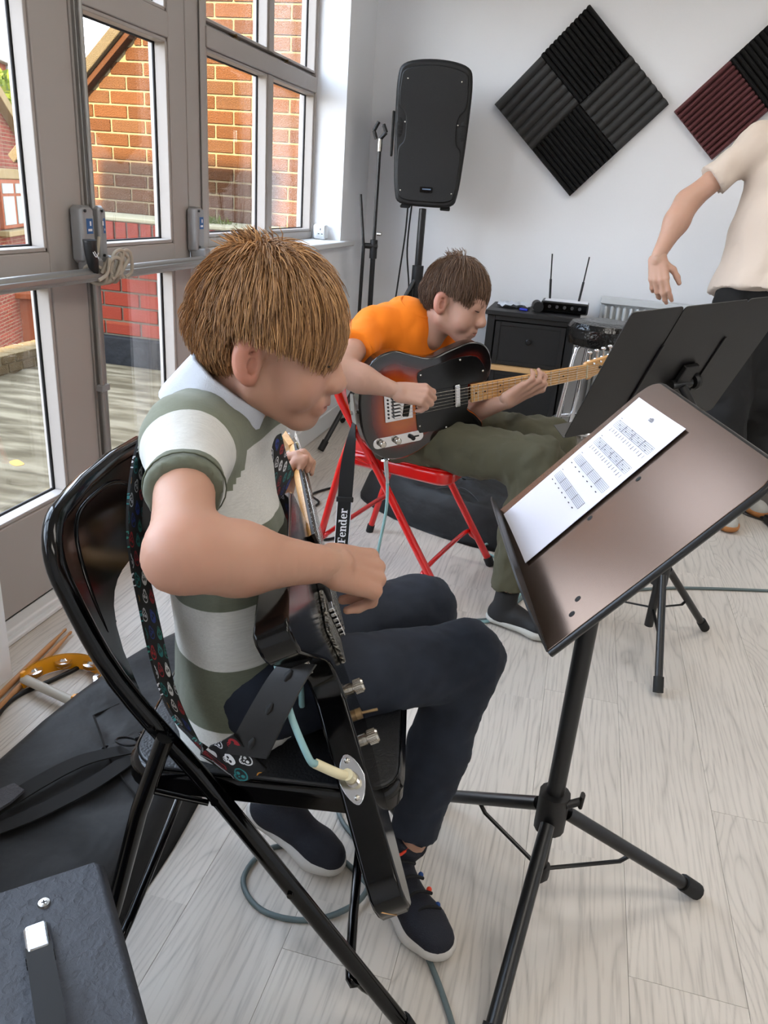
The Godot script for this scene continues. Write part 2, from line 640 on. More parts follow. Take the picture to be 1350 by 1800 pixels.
func pane(parent: Node3D, z0: float, z1: float, y0: float, y1: float) -> void:
	# z0 < z1; bead towards the room, dark spacer round the glass
	var gx := -1.468
	var p := part(MB.new().span(Vector3(gx - 0.003, y0 - 0.006, z0 - 0.006), Vector3(gx + 0.003, y1 + 0.006, z1 + 0.006), 0.0), "pane", M.glass, parent)
	var b := MB.new()
	var s := MB.new()
	for q in [[b, 0.012, -1.415, gx + 0.012], [s, 0.017, gx + 0.012, gx + 0.004]]:
		var m: MB = q[0]
		var w: float = q[1]
		var xa: float = q[3]
		var xb: float = q[2]
		m.span(Vector3(xa, y0, z0), Vector3(xb, y1, z0 + w), 0.003)
		m.span(Vector3(xa, y0, z1 - w), Vector3(xb, y1, z1), 0.003)
		m.span(Vector3(xa, y0, z0), Vector3(xb, y0 + w, z1), 0.003)
		m.span(Vector3(xa, y1 - w, z0), Vector3(xb, y1, z1), 0.003)
	part(b, "glazing_bead", M.frame_paint, p)
	part(s, "glazing_gasket", M.spacer, p)

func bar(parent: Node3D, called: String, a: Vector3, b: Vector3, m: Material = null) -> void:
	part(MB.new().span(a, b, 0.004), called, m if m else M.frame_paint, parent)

func window_unit(called: String, z0: float, z1: float) -> void:
	var w := Node3D.new()
	w.name = called
	add_child(w)
	w.set_meta("kind", "structure")
	w.set_meta("label", "white painted timber sash window with four panes")
	var zm := -3.4325 if called == "window_1" else (z0 + z1) * 0.5
	var X0 := -1.485
	var X1 := -1.41
	var s := 0.022
	bar(w, "stile", Vector3(X0, 0.972, z0), Vector3(X1, 2.30, z0 + s))
	bar(w, "stile", Vector3(X0, 0.972, z1 - 0.008), Vector3(X1, 2.30, z1))
	bar(w, "bottom_rail", Vector3(X0, 0.972, z0 + s), Vector3(X1, 1.008, z1))
	bar(w, "meeting_rail", Vector3(X0, 1.635, z0 + s), Vector3(X1 + 0.006, 1.700, z1))
	bar(w, "meeting_rail", Vector3(X0, 1.700, z0 + s), Vector3(X1 - 0.022, 1.716, z1))
	bar(w, "top_rail", Vector3(X0, 2.26, z0 + s), Vector3(X1, 2.30, z1))
	bar(w, "glazing_bar", Vector3(X0, 1.008, zm - 0.026), Vector3(X1, 1.635, zm + 0.026))
	bar(w, "glazing_bar", Vector3(X0, 1.716, zm - 0.024), Vector3(X1, 2.26, zm + 0.024))
	for r in [[z0 + s, zm - 0.026], [zm + 0.026, z1 - 0.008]]:
		pane(w, r[0], r[1], 1.008, 1.635)
		pane(w, r[0], r[1], 1.716, 2.26)
	for z in [lerpf(z0, z1, 0.33), lerpf(z0, z1, 0.78)]:
		var c := MB.new()
		c.span(Vector3(-1.428, 1.700, z - 0.03), Vector3(-1.410, 1.706, z + 0.03), 0.002)
		c.tube([Vector3(-1.419, 1.706, z - 0.012), Vector3(-1.419, 1.716, z)], 0.007, 8)
		c.tube([Vector3(-1.415, 1.716, z - 0.006), Vector3(-1.43, 1.718, z + 0.028)], 0.005, 8)
		part(c, "sash_catch", M.brass, w, "tarnished brass sash catch")

func door_leaf(called: String, z0: float, z1: float, right: bool) -> void:
	var d := Node3D.new()
	d.name = called
	add_child(d)
	d.set_meta("kind", "structure")
	d.set_meta("label", "white painted glazed terrace door leaf with panic bar")
	var X0 := -1.485
	var X1 := -1.41
	var gl := -2.576 if right else -1.897   # far edge of the glass (right) or near edge...
	var ga: float
	var gb: float
	if right:
		ga = -2.576
		gb = -2.106
	else:
		ga = -1.897
		gb = -1.50
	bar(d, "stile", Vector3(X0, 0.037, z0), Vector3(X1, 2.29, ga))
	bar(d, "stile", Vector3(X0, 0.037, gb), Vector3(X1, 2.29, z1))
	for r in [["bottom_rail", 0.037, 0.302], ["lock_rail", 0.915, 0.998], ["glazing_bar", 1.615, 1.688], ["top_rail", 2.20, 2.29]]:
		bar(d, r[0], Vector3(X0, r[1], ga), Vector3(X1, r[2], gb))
	pane(d, ga, gb, 0.302, 0.915)
	pane(d, ga, gb, 0.998, 1.615)
	pane(d, ga, gb, 1.688, 2.20)
	if right:
		# dark weathered meeting strip and vertical bolt rod
		var ms := part(MB.new().span(Vector3(-1.435, 0.037, -2.106), Vector3(-1.398, 2.29, -2.068), 0.003), "meeting_strip", M.alu, d)
		part(MB.new().tube([Vector3(-1.388, 0.06, -2.062), Vector3(-1.388, 1.09, -2.062)], 0.007, 8), "bolt_rod", M.alu, d)
		part(MB.new().tube([Vector3(-1.388, 1.1, -2.075), Vector3(-1.388, 2.2, -2.075)], 0.007, 8), "bolt_rod", M.alu, d)
		part(MB.new().span(Vector3(-1.40, 0.585, -2.085), Vector3(-1.375, 0.605, -2.045), 0.003), "rod_guide", M.lockbox, d)
	# push bar: rounded rail on cast boxes
	var bx := -1.345
	var za := z0 - 0.02 if right else z0 + 0.005
	var zb := z1 - 0.02 if right else z1 + 0.1
	var rail := MB.new()
	rail.tube([Vector3(bx, 0.938, za), Vector3(bx, 0.938, zb)], 0.019, 14, true, 0.85, Vector3.RIGHT)
	rail.span(Vector3(bx + 0.012, 0.931, za), Vector3(bx + 0.021, 0.945, zb), 0.003)
	part(rail, "panic_bar", M.alu, d, "grey metal panic bar")
	var boxes := [[-2.105, -2.065], [-2.715, -2.655]] if right else [[-2.045, -1.985]]
	for q in boxes:
		var lb := MB.new()
		lb.span(Vector3(-1.41, 0.965, q[0]), Vector3(-1.362, 1.118, q[1]), 0.012)
		lb.span(Vector3(-1.40, 0.925, q[0] + 0.008), Vector3(-1.335, 0.985, q[1] - 0.008), 0.01)
		var o := part(lb, "latch_box", M.lockbox, d, "grey cast latch box with blue label")
		part(MB.new().span(Vector3(-1.3625, 1.045, q[0] + 0.016), Vector3(-1.3610, 1.085, q[1] - 0.016), 0.0), "sticker", M.sticker, o)
		part(MB.new().span(Vector3(-1.3612, 1.052, q[0] + 0.021), Vector3(-1.3604, 1.058, q[1] - 0.021), 0.0).span(Vector3(-1.3612, 1.066, q[0] + 0.024), Vector3(-1.3604, 1.078, q[0] + 0.030), 0.0), "sticker_mark", M.label_white, o)
		for y in [0.985, 1.105]:
			part(MB.new().tube([Vector3(-1.363, y, q[1] - 0.012), Vector3(-1.359, y, q[1] - 0.012)], 0.004, 8), "screw", M.spacer, o)

# ------------------------------------------------------------------ beyond the doors
func brick_wall(parent: Node3D, mats: Array, x0: float, x1: float, y0: float, courses: int, z: float, ch: float, bl: float, clip: Callable, seed_shift := 0) -> void:
	# bricks of the wall that faces +z, a little uneven, joints recessed
	for r in courses:
		var y := y0 + r * ch
		var off := (bl * 0.5 if (r + seed_shift) % 2 else 0.0) + 0.03
		var x := x0 - bl + off
		while x < x1:
			var xa := maxf(x + 0.005, x0)
			var xb := minf(x + bl - 0.005, x1)
			xa = maxf(xa, clip.call(y + ch * 0.5))
			if xb - xa > 0.03:
				var dz := rng.randf_range(-0.0015, 0.002)
				var mb := MB.new().span(Vector3(xa, y + 0.005, z - 0.05), Vector3(xb, y + ch - 0.005, z + dz), 0.004)
				part(mb, "brick", mats[rng.randi() % mats.size()], parent)
			x += bl

func outside() -> void:
	gloss = 0.15      # dry masonry, felt and bark
	var brick_bump := noise_tex(0.05, 3, 0.0, 1.0, 256, FastNoiseLite.TYPE_SIMPLEX, 9)
	var orange := []
	for c in [Color(0.305, 0.195, 0.115), Color(0.33, 0.21, 0.125), Color(0.285, 0.18, 0.11), Color(0.315, 0.215, 0.14)]:
		var m := mat(c, 0.9)
		orange.append(bump(m, brick_bump, 0.5, 9.0))
	var redb := []
	for c in [Color(0.42, 0.165, 0.115), Color(0.45, 0.175, 0.12), Color(0.395, 0.155, 0.11), Color(0.46, 0.20, 0.15)]:
		var m := mat(c, 0.9)
		redb.append(bump(m, brick_bump, 0.15, 8.0))
	var mortar := mat(Color(0.46, 0.40, 0.30), 0.95)
	bump(mortar, brick_bump, 0.2, 12.0)
	var mortar_grey := mat(Color(0.33, 0.305, 0.26), 0.95)
	bump(mortar_grey, brick_bump, 0.2, 12.0)
	# neighbour's gable wall
	var zg := -4.55
	var line := func(y): return -3.06 + (y - 1.60) * 1.083   # verge: the wall stands right of it
	var g := thing("gable_wall", "orange brick gable wall of the next house seen through the doors", "wall", Vector3(-2.2, 0.9, zg - 0.15))
	var out := PackedVector2Array([Vector2(-3.15, 0.9), Vector2(-1.52, 0.9), Vector2(-1.52, 3.0), Vector2(-1.56, 2.99), Vector2(-3.06, 1.60), Vector2(-3.15, 1.50)])
	wpart(MB.new().slab(out, Transform3D(Basis(), Vector3.ZERO), zg - 0.3, zg - 0.007, 0.0), "mortar", mortar, g)
	brick_wall(g, orange, -3.14, -1.525, 0.985, 26, zg, 0.0752, 0.225, func(y): return maxf(-3.14, line.call(y)))
	for o in g.get_children():
		if String(o.name).begins_with("brick"):
			o.transform = g.global_transform.affine_inverse()
	# verge: stone coping over a timber board, running up the slope
	var sl := Vector3(1.083, 1.0, 0).normalized()
	var nrm := Vector3(-sl.y, sl.x, 0)
	var a0 := Vector3(-3.35, 1.60 - 0.29 / 1.083, zg)
	var v := thing("roof_verge", "sloping pebbled roof verge over brown timber board on the gable", "roof edge", a0)
	var bs := Basis(sl, nrm, Vector3(0, 0, 1))
	var pebble := mat(Color(0.33, 0.29, 0.22), 0.95)
	bump(pebble, noise_tex(0.2, 2, 0.0, 1.0, 256, FastNoiseLite.TYPE_CELLULAR), 0.6, 5.0)
	var timber := mat(Color(0.24, 0.15, 0.095), 0.8)
	wpart(MB.new().box(a0 + sl * 1.4 + nrm * 0.070 + Vector3(0, 0, -0.02), Vector3(3.2, 0.062, 0.20), 0.008, bs), "roof_edge", pebble, v)
	wpart(MB.new().box(a0 + sl * 1.4 + nrm * 0.022 + Vector3(0, 0, 0.02), Vector3(3.2, 0.034, 0.06), 0.004, bs), "barge_board", timber, v)
	# parapet wall in front of it, with a soldier course on top
	var zp := -4.1
	var p := thing("parapet_wall", "low red brick parapet with soldier course beside the terrace", "wall", Vector3(-2.2, 0.16, zp - 0.1))
	wpart(MB.new().span(Vector3(-3.1, 0.1, zp - 0.44), Vector3(-1.52, 0.965, zp - 0.008), 0.0), "mortar", mortar_grey, p)
	brick_wall(p, redb, -3.09, -1.53, 0.33, 6, zp, 0.083, 0.232, func(_y): return -9.0, 1)
	var x := -3.08
	while x < -1.54:
		part(MB.new().span(Vector3(x, 0.842, zp - 0.10), Vector3(x + 0.068, 0.962, zp + rng.randf_range(-0.002, 0.003)), 0.004), "soldier_brick", redb[rng.randi() % 4], p)
		x += 0.078
	for o in p.get_children():
		if "brick" in String(o.name):
			o.transform = p.global_transform.affine_inverse()
	wpart(MB.new().span(Vector3(-3.1, 0.962, zp - 0.44), Vector3(-1.52, 0.99, zp + 0.004), 0.01), "coping_bed", mat(Color(0.50, 0.47, 0.38), 0.95), p)
	var felt_dark := mat(Color(0.12, 0.12, 0.125), 0.6)
	bump(felt_dark, noise_tex(0.02, 4), 0.6, 2.0)
	wpart(MB.new().span(Vector3(-3.1, 0.12, zp - 0.02), Vector3(-1.52, 0.325, zp + 0.03), 0.012), "felt_upstand", felt_dark, p, "black bitumen felt upstand")
	# the flat roof terrace: felt with lapped, slightly rippled sheets
	var felt := mat(Color(0.44, 0.40, 0.325), 0.85)
	felt.albedo_texture = noise_tex(0.012, 5, 0.25, 0.75, 512, FastNoiseLite.TYPE_SIMPLEX_SMOOTH, 21, Color(0.66, 0.64, 0.60), Color(1, 1, 1))
	felt.uv1_triplanar = true
	felt.uv1_scale = Vector3(0.35, 1.0, 1.6)
	var nz := FastNoiseLite.new()
	nz.seed = 5
	nz.frequency = 1.0
	nz.fractal_octaves = 3
	var tm := MB.new()
	var nx := 40
	var nzc := 220
	var grid := []
	for k in nzc + 1:
		var row := []
		for j in nx + 1:
			var px := lerpf(-2.98, -1.49, float(j) / nx)
			var pz := lerpf(-4.12, 1.0, float(k) / nzc)
			var hgt := 0.16 + 0.010 * nz.get_noise_2d(px * 0.9 + pz * 0.25, pz * 5.5) + 0.004 * nz.get_noise_2d(px * 2.0 + 7.0, pz * 14.0)
			row.append(tm.vert(Vector3(px, hgt, pz), Vector3.UP))
		grid.append(row)
	for k in nzc + 1:
		for j in nx + 1:
			var dx := tm.v[grid[k][mini(j + 1, nx)]] - tm.v[grid[k][maxi(j - 1, 0)]]
			var dz := tm.v[grid[mini(k + 1, nzc)][j]] - tm.v[grid[maxi(k - 1, 0)][j]]
			tm.n[grid[k][j]] = dz.cross(dx).normalized()
	for k in nzc:
		for j in nx:
			tm.quad(grid[k][j], grid[k][j + 1], grid[k + 1][j + 1], grid[k + 1][j])
	tm.span(Vector3(-2.98, -0.2, -4.12), Vector3(-1.5, 0.13, 1.0), 0.0)
	struct(tm, "terrace_floor", felt, "pale rippled felt of the flat roof terrace")
	# low outer parapet of the terrace
	var sand := mat(Color(0.36, 0.30, 0.20), 0.9)
	bump(sand, brick_bump, 0.3, 6.0)
	var ow := thing("terrace_kerb", "low sandy brick kerb along the outer edge of the terrace", "kerb", Vector3(-3.05, 0.1, -1.5))
	wpart(MB.new().span(Vector3(-3.14, -0.2, -4.12), Vector3(-2.97, 0.255, 1.0), 0.0), "mortar", mortar, ow)
	var zz := -4.11
	while zz < -2.4:
		for r in 2:
			var o := part(MB.new().span(Vector3(-3.13, 0.166 + r * 0.052, zz + (0.05 if r else 0.0)), Vector3(-2.962, 0.212 + r * 0.052, zz + 0.10 + (0.05 if r else 0.0)), 0.004), "brick", sand, ow)
			o.transform = ow.global_transform.affine_inverse()
		zz += 0.112
	# unseen wing behind the camera, added and shaped to keep sun off the terrace
	var hw := thing("shade_wing", "unseen red brick wing added to shade the terrace", "shade wing", Vector3(-2.07, -3.0, 3.35))
	wpart(MB.new().span(Vector3(-2.62, -3.0, 1.7), Vector3(-1.52, 4.60, 5.0), 0.0), "wall", redb[0], hw)
	wpart(MB.new().span(Vector3(-2.66, 4.60, 1.66), Vector3(-1.50, 4.72, 5.04), 0.01), "coping", pebble, hw)
	var wf := wpart(MB.new().span(Vector3(-2.40, 1.1, 1.66), Vector3(-1.75, 2.2, 1.72), 0.006), "window_frame", M.frame_paint, hw)
	for q in [[-2.36, -2.09], [-2.06, -1.79]]:
		part(MB.new().span(Vector3(q[0], 1.15, 1.655), Vector3(q[1], 2.15, 1.665), 0.0), "pane", mat(Color(0.2, 0.23, 0.25), 0.05), wf)
	wpart(MB.new().span(Vector3(-2.45, 1.02, 1.60), Vector3(-1.70, 1.10, 1.74), 0.008), "window_sill", pebble, hw)
	# a dry leaf on the felt
	var lf := MB.new()
	lf.slab(curve2([Vector2(-0.03, 0), Vector2(-0.01, 0.016), Vector2(0.012, 0.012), Vector2(0.034, 0), Vector2(0.012, -0.014), Vector2(-0.012, -0.012)], 4), Transform3D(Basis(Vector3(0.5, 0.2, -0.8).normalized(), 0.0) * Basis(Vector3.RIGHT, -1.1), Vector3(-1.93, 0.195, -2.30)), -0.001, 0.001, 0.0004)
	one(lf, "dry_leaf", mat(Color(0.66, 0.50, 0.28), 0.8), "small dry tan leaf lying on the terrace felt", "leaf")
	far_house(mortar)
	plants()
	gloss = 0.5

func far_house(mortar: Material) -> void:
	# across the street, a storey lower: facade runs along 'al', faces 'fc'
	var al := Vector3(-0.355, 0, -0.935).normalized()
	var fc := Vector3(0.935, 0, -0.355).normalized()
	var o0 := Vector3(-13.0, 0.0, -16.7)
	var bs := Basis(al, Vector3.UP, al.cross(Vector3.UP))
	if bs.z.dot(fc) < 0:
		bs = Basis(-al, Vector3.UP, (-al).cross(Vector3.UP))
	var t := thing("brick_house", "red brick house with gable and timber window across the street", "house", Vector3(-13.0, -3.2, -16.7))
	var wallm := mat(Color(0.50, 0.24, 0.18), 0.9)
	# courses too fine to pick apart at this distance
	var im := Image.create(128, 128, false, Image.FORMAT_RGB8)
	var r2 := RandomNumberGenerator.new()
	r2.seed = 2
	for cy in 8:
		for cx in 5:
			var f := r2.randf_range(0.85, 1.1)
			im.fill_rect(Rect2i(cx * 32 - (16 if cy % 2 else 0), cy * 16, 32, 16), Color(0.36, 0.32, 0.25))
			im.fill_rect(Rect2i(cx * 32 - (16 if cy % 2 else 0) + 1, cy * 16 + 1, 30, 13), Color(0.34 * f, 0.15 * f, 0.11 * f))
	wallm.albedo_color = Color.WHITE
	wallm.albedo_texture = ImageTexture.create_from_image(im)
	wallm.uv1_triplanar = true
	wallm.uv1_scale = Vector3(1.0, 1.66, 1.0)
	var f := Transform3D(bs, o0)
	var stone := mat(Color(0.40, 0.34, 0.235), 0.9)
	var wood := mat(Color(0.38, 0.18, 0.07), 0.6)
	var inv := t.global_transform.affine_inverse()
	# along bs.x: find which way the frame's right side lies
	var gab := PackedVector2Array([Vector2(-3.4, -4.4), Vector2(2.6, -4.4), Vector2(2.6, 0.58), Vector2(-3.4, 3.55)])
	wpart(MB.new().slab(gab, f, -1.0, 0.0, 0.0), "wall", wallm, t)
	var vd := (f * Vector3(2.6, 0.58, 0) - f * Vector3(-3.4, 3.55, 0)).normalized()
	wpart(MB.new().box(f * Vector3(-0.4, 2.13, 0.06), Vector3(6.9, 0.22, 0.3), 0.02, Basis(vd, vd.cross(bs.z) * -1.0, bs.z)), "verge", stone, t)
	# upstairs window with stone lintel and sill
	var cx := -0.82
	var win := wpart(MB.new().box(f * Vector3(cx, 0.46, 0.02), Vector3(1.72, 1.0, 0.12), 0.01, bs), "window_frame", wood, t)
	for q in [[-0.43, -0.13, 0.70, 0.58], [0.43, -0.13, 0.70, 0.58], [-0.43, 0.32, 0.70, 0.20], [0.43, 0.32, 0.70, 0.20]]:
		part(MB.new().box(f * Vector3(cx + q[0], 0.46 + q[1], 0.085), Vector3(q[2], q[3], 0.02), 0.0, bs), "pane", mat(Color(0.42, 0.44, 0.42), 0.05), win)
	wpart(MB.new().box(f * Vector3(cx, 1.07, 0.02), Vector3(1.9, 0.22, 0.16), 0.03, bs), "lintel", stone, t)
	wpart(MB.new().box(f * Vector3(cx + 0.05, -0.13, 0.08), Vector3(2.1, 0.12, 0.28), 0.02, bs), "window_sill", stone, t)
	wpart(MB.new().box(f * Vector3(-0.45, -0.49, 0.04), Vector3(1.05, 0.035, 0.05), 0.0, bs), "sign_rule", stone, t)
	var tx := TextMesh.new()
	var fo := SystemFont.new()
	fo.font_names = PackedStringArray(["Droid Serif"])
	tx.font = fo
	tx.text = "tors"
	tx.font_size = 48
	tx.pixel_size = 0.0075
	tx.depth = 0.05
	var s := part(tx, "sign_lettering", mat(Color(0.66, 0.54, 0.33), 0.5), t)
	s.transform = inv * Transform3D(bs, f * Vector3(-1.45, -0.47, 0.04))
	# timber bay below
	wpart(MB.new().box(f * Vector3(-0.1, -1.50, 0.3), Vector3(2.3, 0.12, 0.8), 0.02, bs), "bay_roof", wood, t)
	wpart(MB.new().box(f * Vector3(-0.4, -2.05, 0.2), Vector3(1.15, 1.05, 0.5), 0.02, bs), "bay_window", wood, t)
	wpart(MB.new().box(f * Vector3(-0.42, -2.0, 0.455), Vector3(0.78, 0.75, 0.03), 0.0, bs), "bay_pane", mat(Color(0.25, 0.29, 0.31), 0.05), t)
	# street level
	struct(MB.new().span(Vector3(-60, -4.7, -60), Vector3(-3.3, -4.5, 30), 0.0), "street_ground", mat(Color(0.42, 0.38, 0.30), 0.9), "sunlit ground beyond the terrace")
	# pale building further off
	var w2 := thing("white_trimmed_building", "orange brick building with white cornice and sash window far behind", "building", Vector3(-27.0, -3.2, -34.0))
	var f2 := Transform3D(bs, Vector3(-27.0, 0.0, -34.6))
	wpart(MB.new().box(f2 * Vector3(0, 1.2, -2), Vector3(26, 8.6, 4), 0.02, bs), "wall", mat(Color(0.35, 0.17, 0.10), 0.9), w2)
	wpart(MB.new().box(f2 * Vector3(0, 5.62, -1.9), Vector3(26.4, 0.34, 4.4), 0.05, bs), "cornice", mat(Color(0.48, 0.47, 0.45), 0.8), w2)
	for k in 5:
		var wx := -5.4 + k * 2.9
		var wf := wpart(MB.new().box(f2 * Vector3(wx, 5.0, 0.02), Vector3(1.7, 0.95, 0.14), 0.02, bs), "window_surround", mat(Color(0.48, 0.47, 0.45), 0.8), w2)
		for e in [-0.31, 0.31]:
			part(MB.new().box(f2 * Vector3(wx + e, 5.0, 0.1), Vector3(0.5, 0.62, 0.02), 0.0, bs), "pane", mat(Color(0.30, 0.36, 0.40), 0.05), wf)

func leafy(mb: MB, o: Vector3, dir: Vector3, l: float, w: float) -> void:
	var sd := dir.cross(Vector3(rng.randf_range(-1, 1), rng.randf_range(-1, 1), rng.randf_range(-1, 1))).normalized() * w * 0.5
	var nn := dir.cross(sd).normalized()
	var mid := o + dir * l * 0.5 + nn * l * 0.06
	var a := mb.vert(o, nn)
	var b := mb.vert(mid + sd, nn)
	var c := mb.vert(o + dir * l, nn)
	var d := mb.vert(mid - sd, nn)
	mb.quad(a, b, c, d)

func plants() -> void:
	var green := mat(Color(0.27, 0.30, 0.09), 0.6)
	green.backlight_enabled = true
	green.backlight = Color(0.25, 0.3, 0.08)
	# shrub with long upright leaves just beyond the kerb
	var t := thing("leafy_shrub", "yellow-green shrub with narrow leaves beyond the terrace kerb", "shrub", Vector3(-3.5, -0.3, -3.45))
	var st := MB.new()
	var lv := MB.new()
	for k in 26:
		var b := Vector3(-3.52 + rng.randf_range(-0.12, 0.12), -0.3, -3.5 + rng.randf_range(-0.28, 0.22))
		var top := b + Vector3(rng.randf_range(-0.15, 0.2), rng.randf_range(0.45, 1.0), rng.randf_range(-0.22, 0.2))
		st.tube([b, b.lerp(top, 0.5) + Vector3(0, 0.05, 0), top], [0.006, 0.004, 0.002], 5)
		for q in 16:
			var o := b.lerp(top, 0.25 + 0.75 * q / 15.0)
			leafy(lv, o, Vector3(rng.randf_range(-1, 1), rng.randf_range(-0.2, 1.0), rng.randf_range(-1, 1)).normalized(), rng.randf_range(0.06, 0.13), 0.02)
	wpart(st, "stem", mat(Color(0.35, 0.30, 0.14), 0.8), t)
	var lo := wpart(lv, "foliage", green, t)
	lo.set_meta("kind", "stuff")
	# ivy-clad hedge on the far wall, bushes on the street side
	var h := thing("ivy_hedge", "sunlit yellow-green ivy hedge above the far brick gable", "hedge", Vector3(-19.9, 2.0, -25.0))
	var hv := MB.new()
	for k in 1500:
		var d := Vector3(rng.randfn(0, 1), rng.randfn(0, 1), rng.randfn(0, 1)).normalized()
		var o := Vector3(-19.9, 3.1, -25.0) + d * Vector3(1.7, 0.9, 1.7) * rng.randf_range(0.75, 1.0)
		leafy(hv, o, (d + Vector3(rng.randf_range(-1, 1), rng.randf_range(-0.5, 1), rng.randf_range(-1, 1))).normalized(), 0.3, 0.2)
	hv.ball(Vector3(-19.9, 3.1, -25.0), Vector3(1.4, 0.7, 1.4))
	var hp := wpart(hv, "foliage", green, h)
	hp.set_meta("kind", "stuff")
	# bare tree
	var tr := thing("bare_tree", "bare winter tree with thin branches against the sky", "tree", Vector3(-8.3, -4.5, -7.6))
	var tm := MB.new()
	var stack := [[Vector3(-8.3, -4.5, -7.6), Vector3(0.05, 1, 0.0), 5.0, 0.10, 0]]
	while stack:
		var e: Array = stack.pop_back()
		var p0: Vector3 = e[0]
		var d: Vector3 = e[1].normalized()
		var p1: Vector3 = p0 + d * e[2]
		tm.tube([p0, p0.lerp(p1, 0.5) + Vector3(rng.randf_range(-1, 1), 0, rng.randf_range(-1, 1)) * 0.05 * e[2], p1], [e[3], e[3] * 0.85, e[3] * 0.65], 5, false)
		if e[4] < 6:
			for k in (3 if e[4] < 3 else 2):
				stack.append([p0.lerp(p1, rng.randf_range(0.7, 1.0)), d + Vector3(rng.randf_range(-0.9, 0.9), rng.randf_range(-0.25, 0.5), rng.randf_range(-0.9, 0.9)), e[2] * rng.randf_range(0.55, 0.75), e[3] * 0.58, e[4] + 1])
	wpart(tm, "branches", mat(Color(0.20, 0.17, 0.13), 0.9), tr)
	# tufts of moss and weeds on the parapet
	var mo := thing("wall_weeds", "small green weed tuft growing on the parapet coping", "weeds", Vector3(-2.15, 0.985, -4.25))
	var mv := MB.new()
	for k in 160:
		var o := Vector3(-2.12 + rng.randfn(0, 0.07), 0.985, -4.28 + rng.randfn(0, 0.04))
		leafy(mv, o, Vector3(rng.randf_range(-1, 1), rng.randf_range(0.4, 1.6), rng.randf_range(-1, 1)).normalized(), rng.randf_range(0.02, 0.06), 0.012)
	var mp := wpart(mv, "foliage", green, mo)
	mp.set_meta("kind", "stuff")

# ------------------------------------------------------------------ furniture and equipment
func sheet(mb: MB, g: Array, thick: float) -> MB:
	# a grid of points as a sheet of given thickness
	var rows := g.size()
	var cols: int = g[0].size()
	var ids := [[], []]
	for s in 2:
		for i in rows:
			var row := []
			for j in cols:
				var du: Vector3 = g[i][mini(j + 1, cols - 1)] - g[i][maxi(j - 1, 0)]
				var dv: Vector3 = g[mini(i + 1, rows - 1)][j] - g[maxi(i - 1, 0)][j]
				var nn := du.cross(dv).normalized() * (1.0 if s == 0 else -1.0)
				row.append(mb.vert(g[i][j] + nn * thick * 0.5, nn, Vector2(float(j) / (cols - 1), float(i) / (rows - 1))))
			ids[s].append(row)
		for i in rows - 1:
			for j in cols - 1:
				mb.quad(ids[s][i][j], ids[s][i][j + 1], ids[s][i + 1][j + 1], ids[s][i + 1][j])
	for i in rows - 1:
		mb.quad(ids[0][i][0], ids[0][i + 1][0], ids[1][i + 1][0], ids[1][i][0])
		mb.quad(ids[0][i][cols - 1], ids[0][i + 1][cols - 1], ids[1][i + 1][cols - 1], ids[1][i][cols - 1])
	for j in cols - 1:
		mb.quad(ids[0][0][j], ids[0][0][j + 1], ids[1][0][j + 1], ids[1][0][j])
		mb.quad(ids[0][rows - 1][j], ids[0][rows - 1][j + 1], ids[1][rows - 1][j + 1], ids[1][rows - 1][j])
	return mb

func rounded(w: float, h: float, r: float, steps := 5) -> PackedVector2Array:
	var o := PackedVector2Array()
	for c in [[1, 1, 0.0], [-1, 1, PI / 2], [-1, -1, PI], [1, -1, PI * 1.5]]:
		for k in steps + 1:
			var a: float = c[2] + PI / 2 * k / steps
			o.append(Vector2(c[0] * (w * 0.5 - r) + cos(a) * r, c[1] * (h * 0.5 - r) + sin(a) * r))
	return o

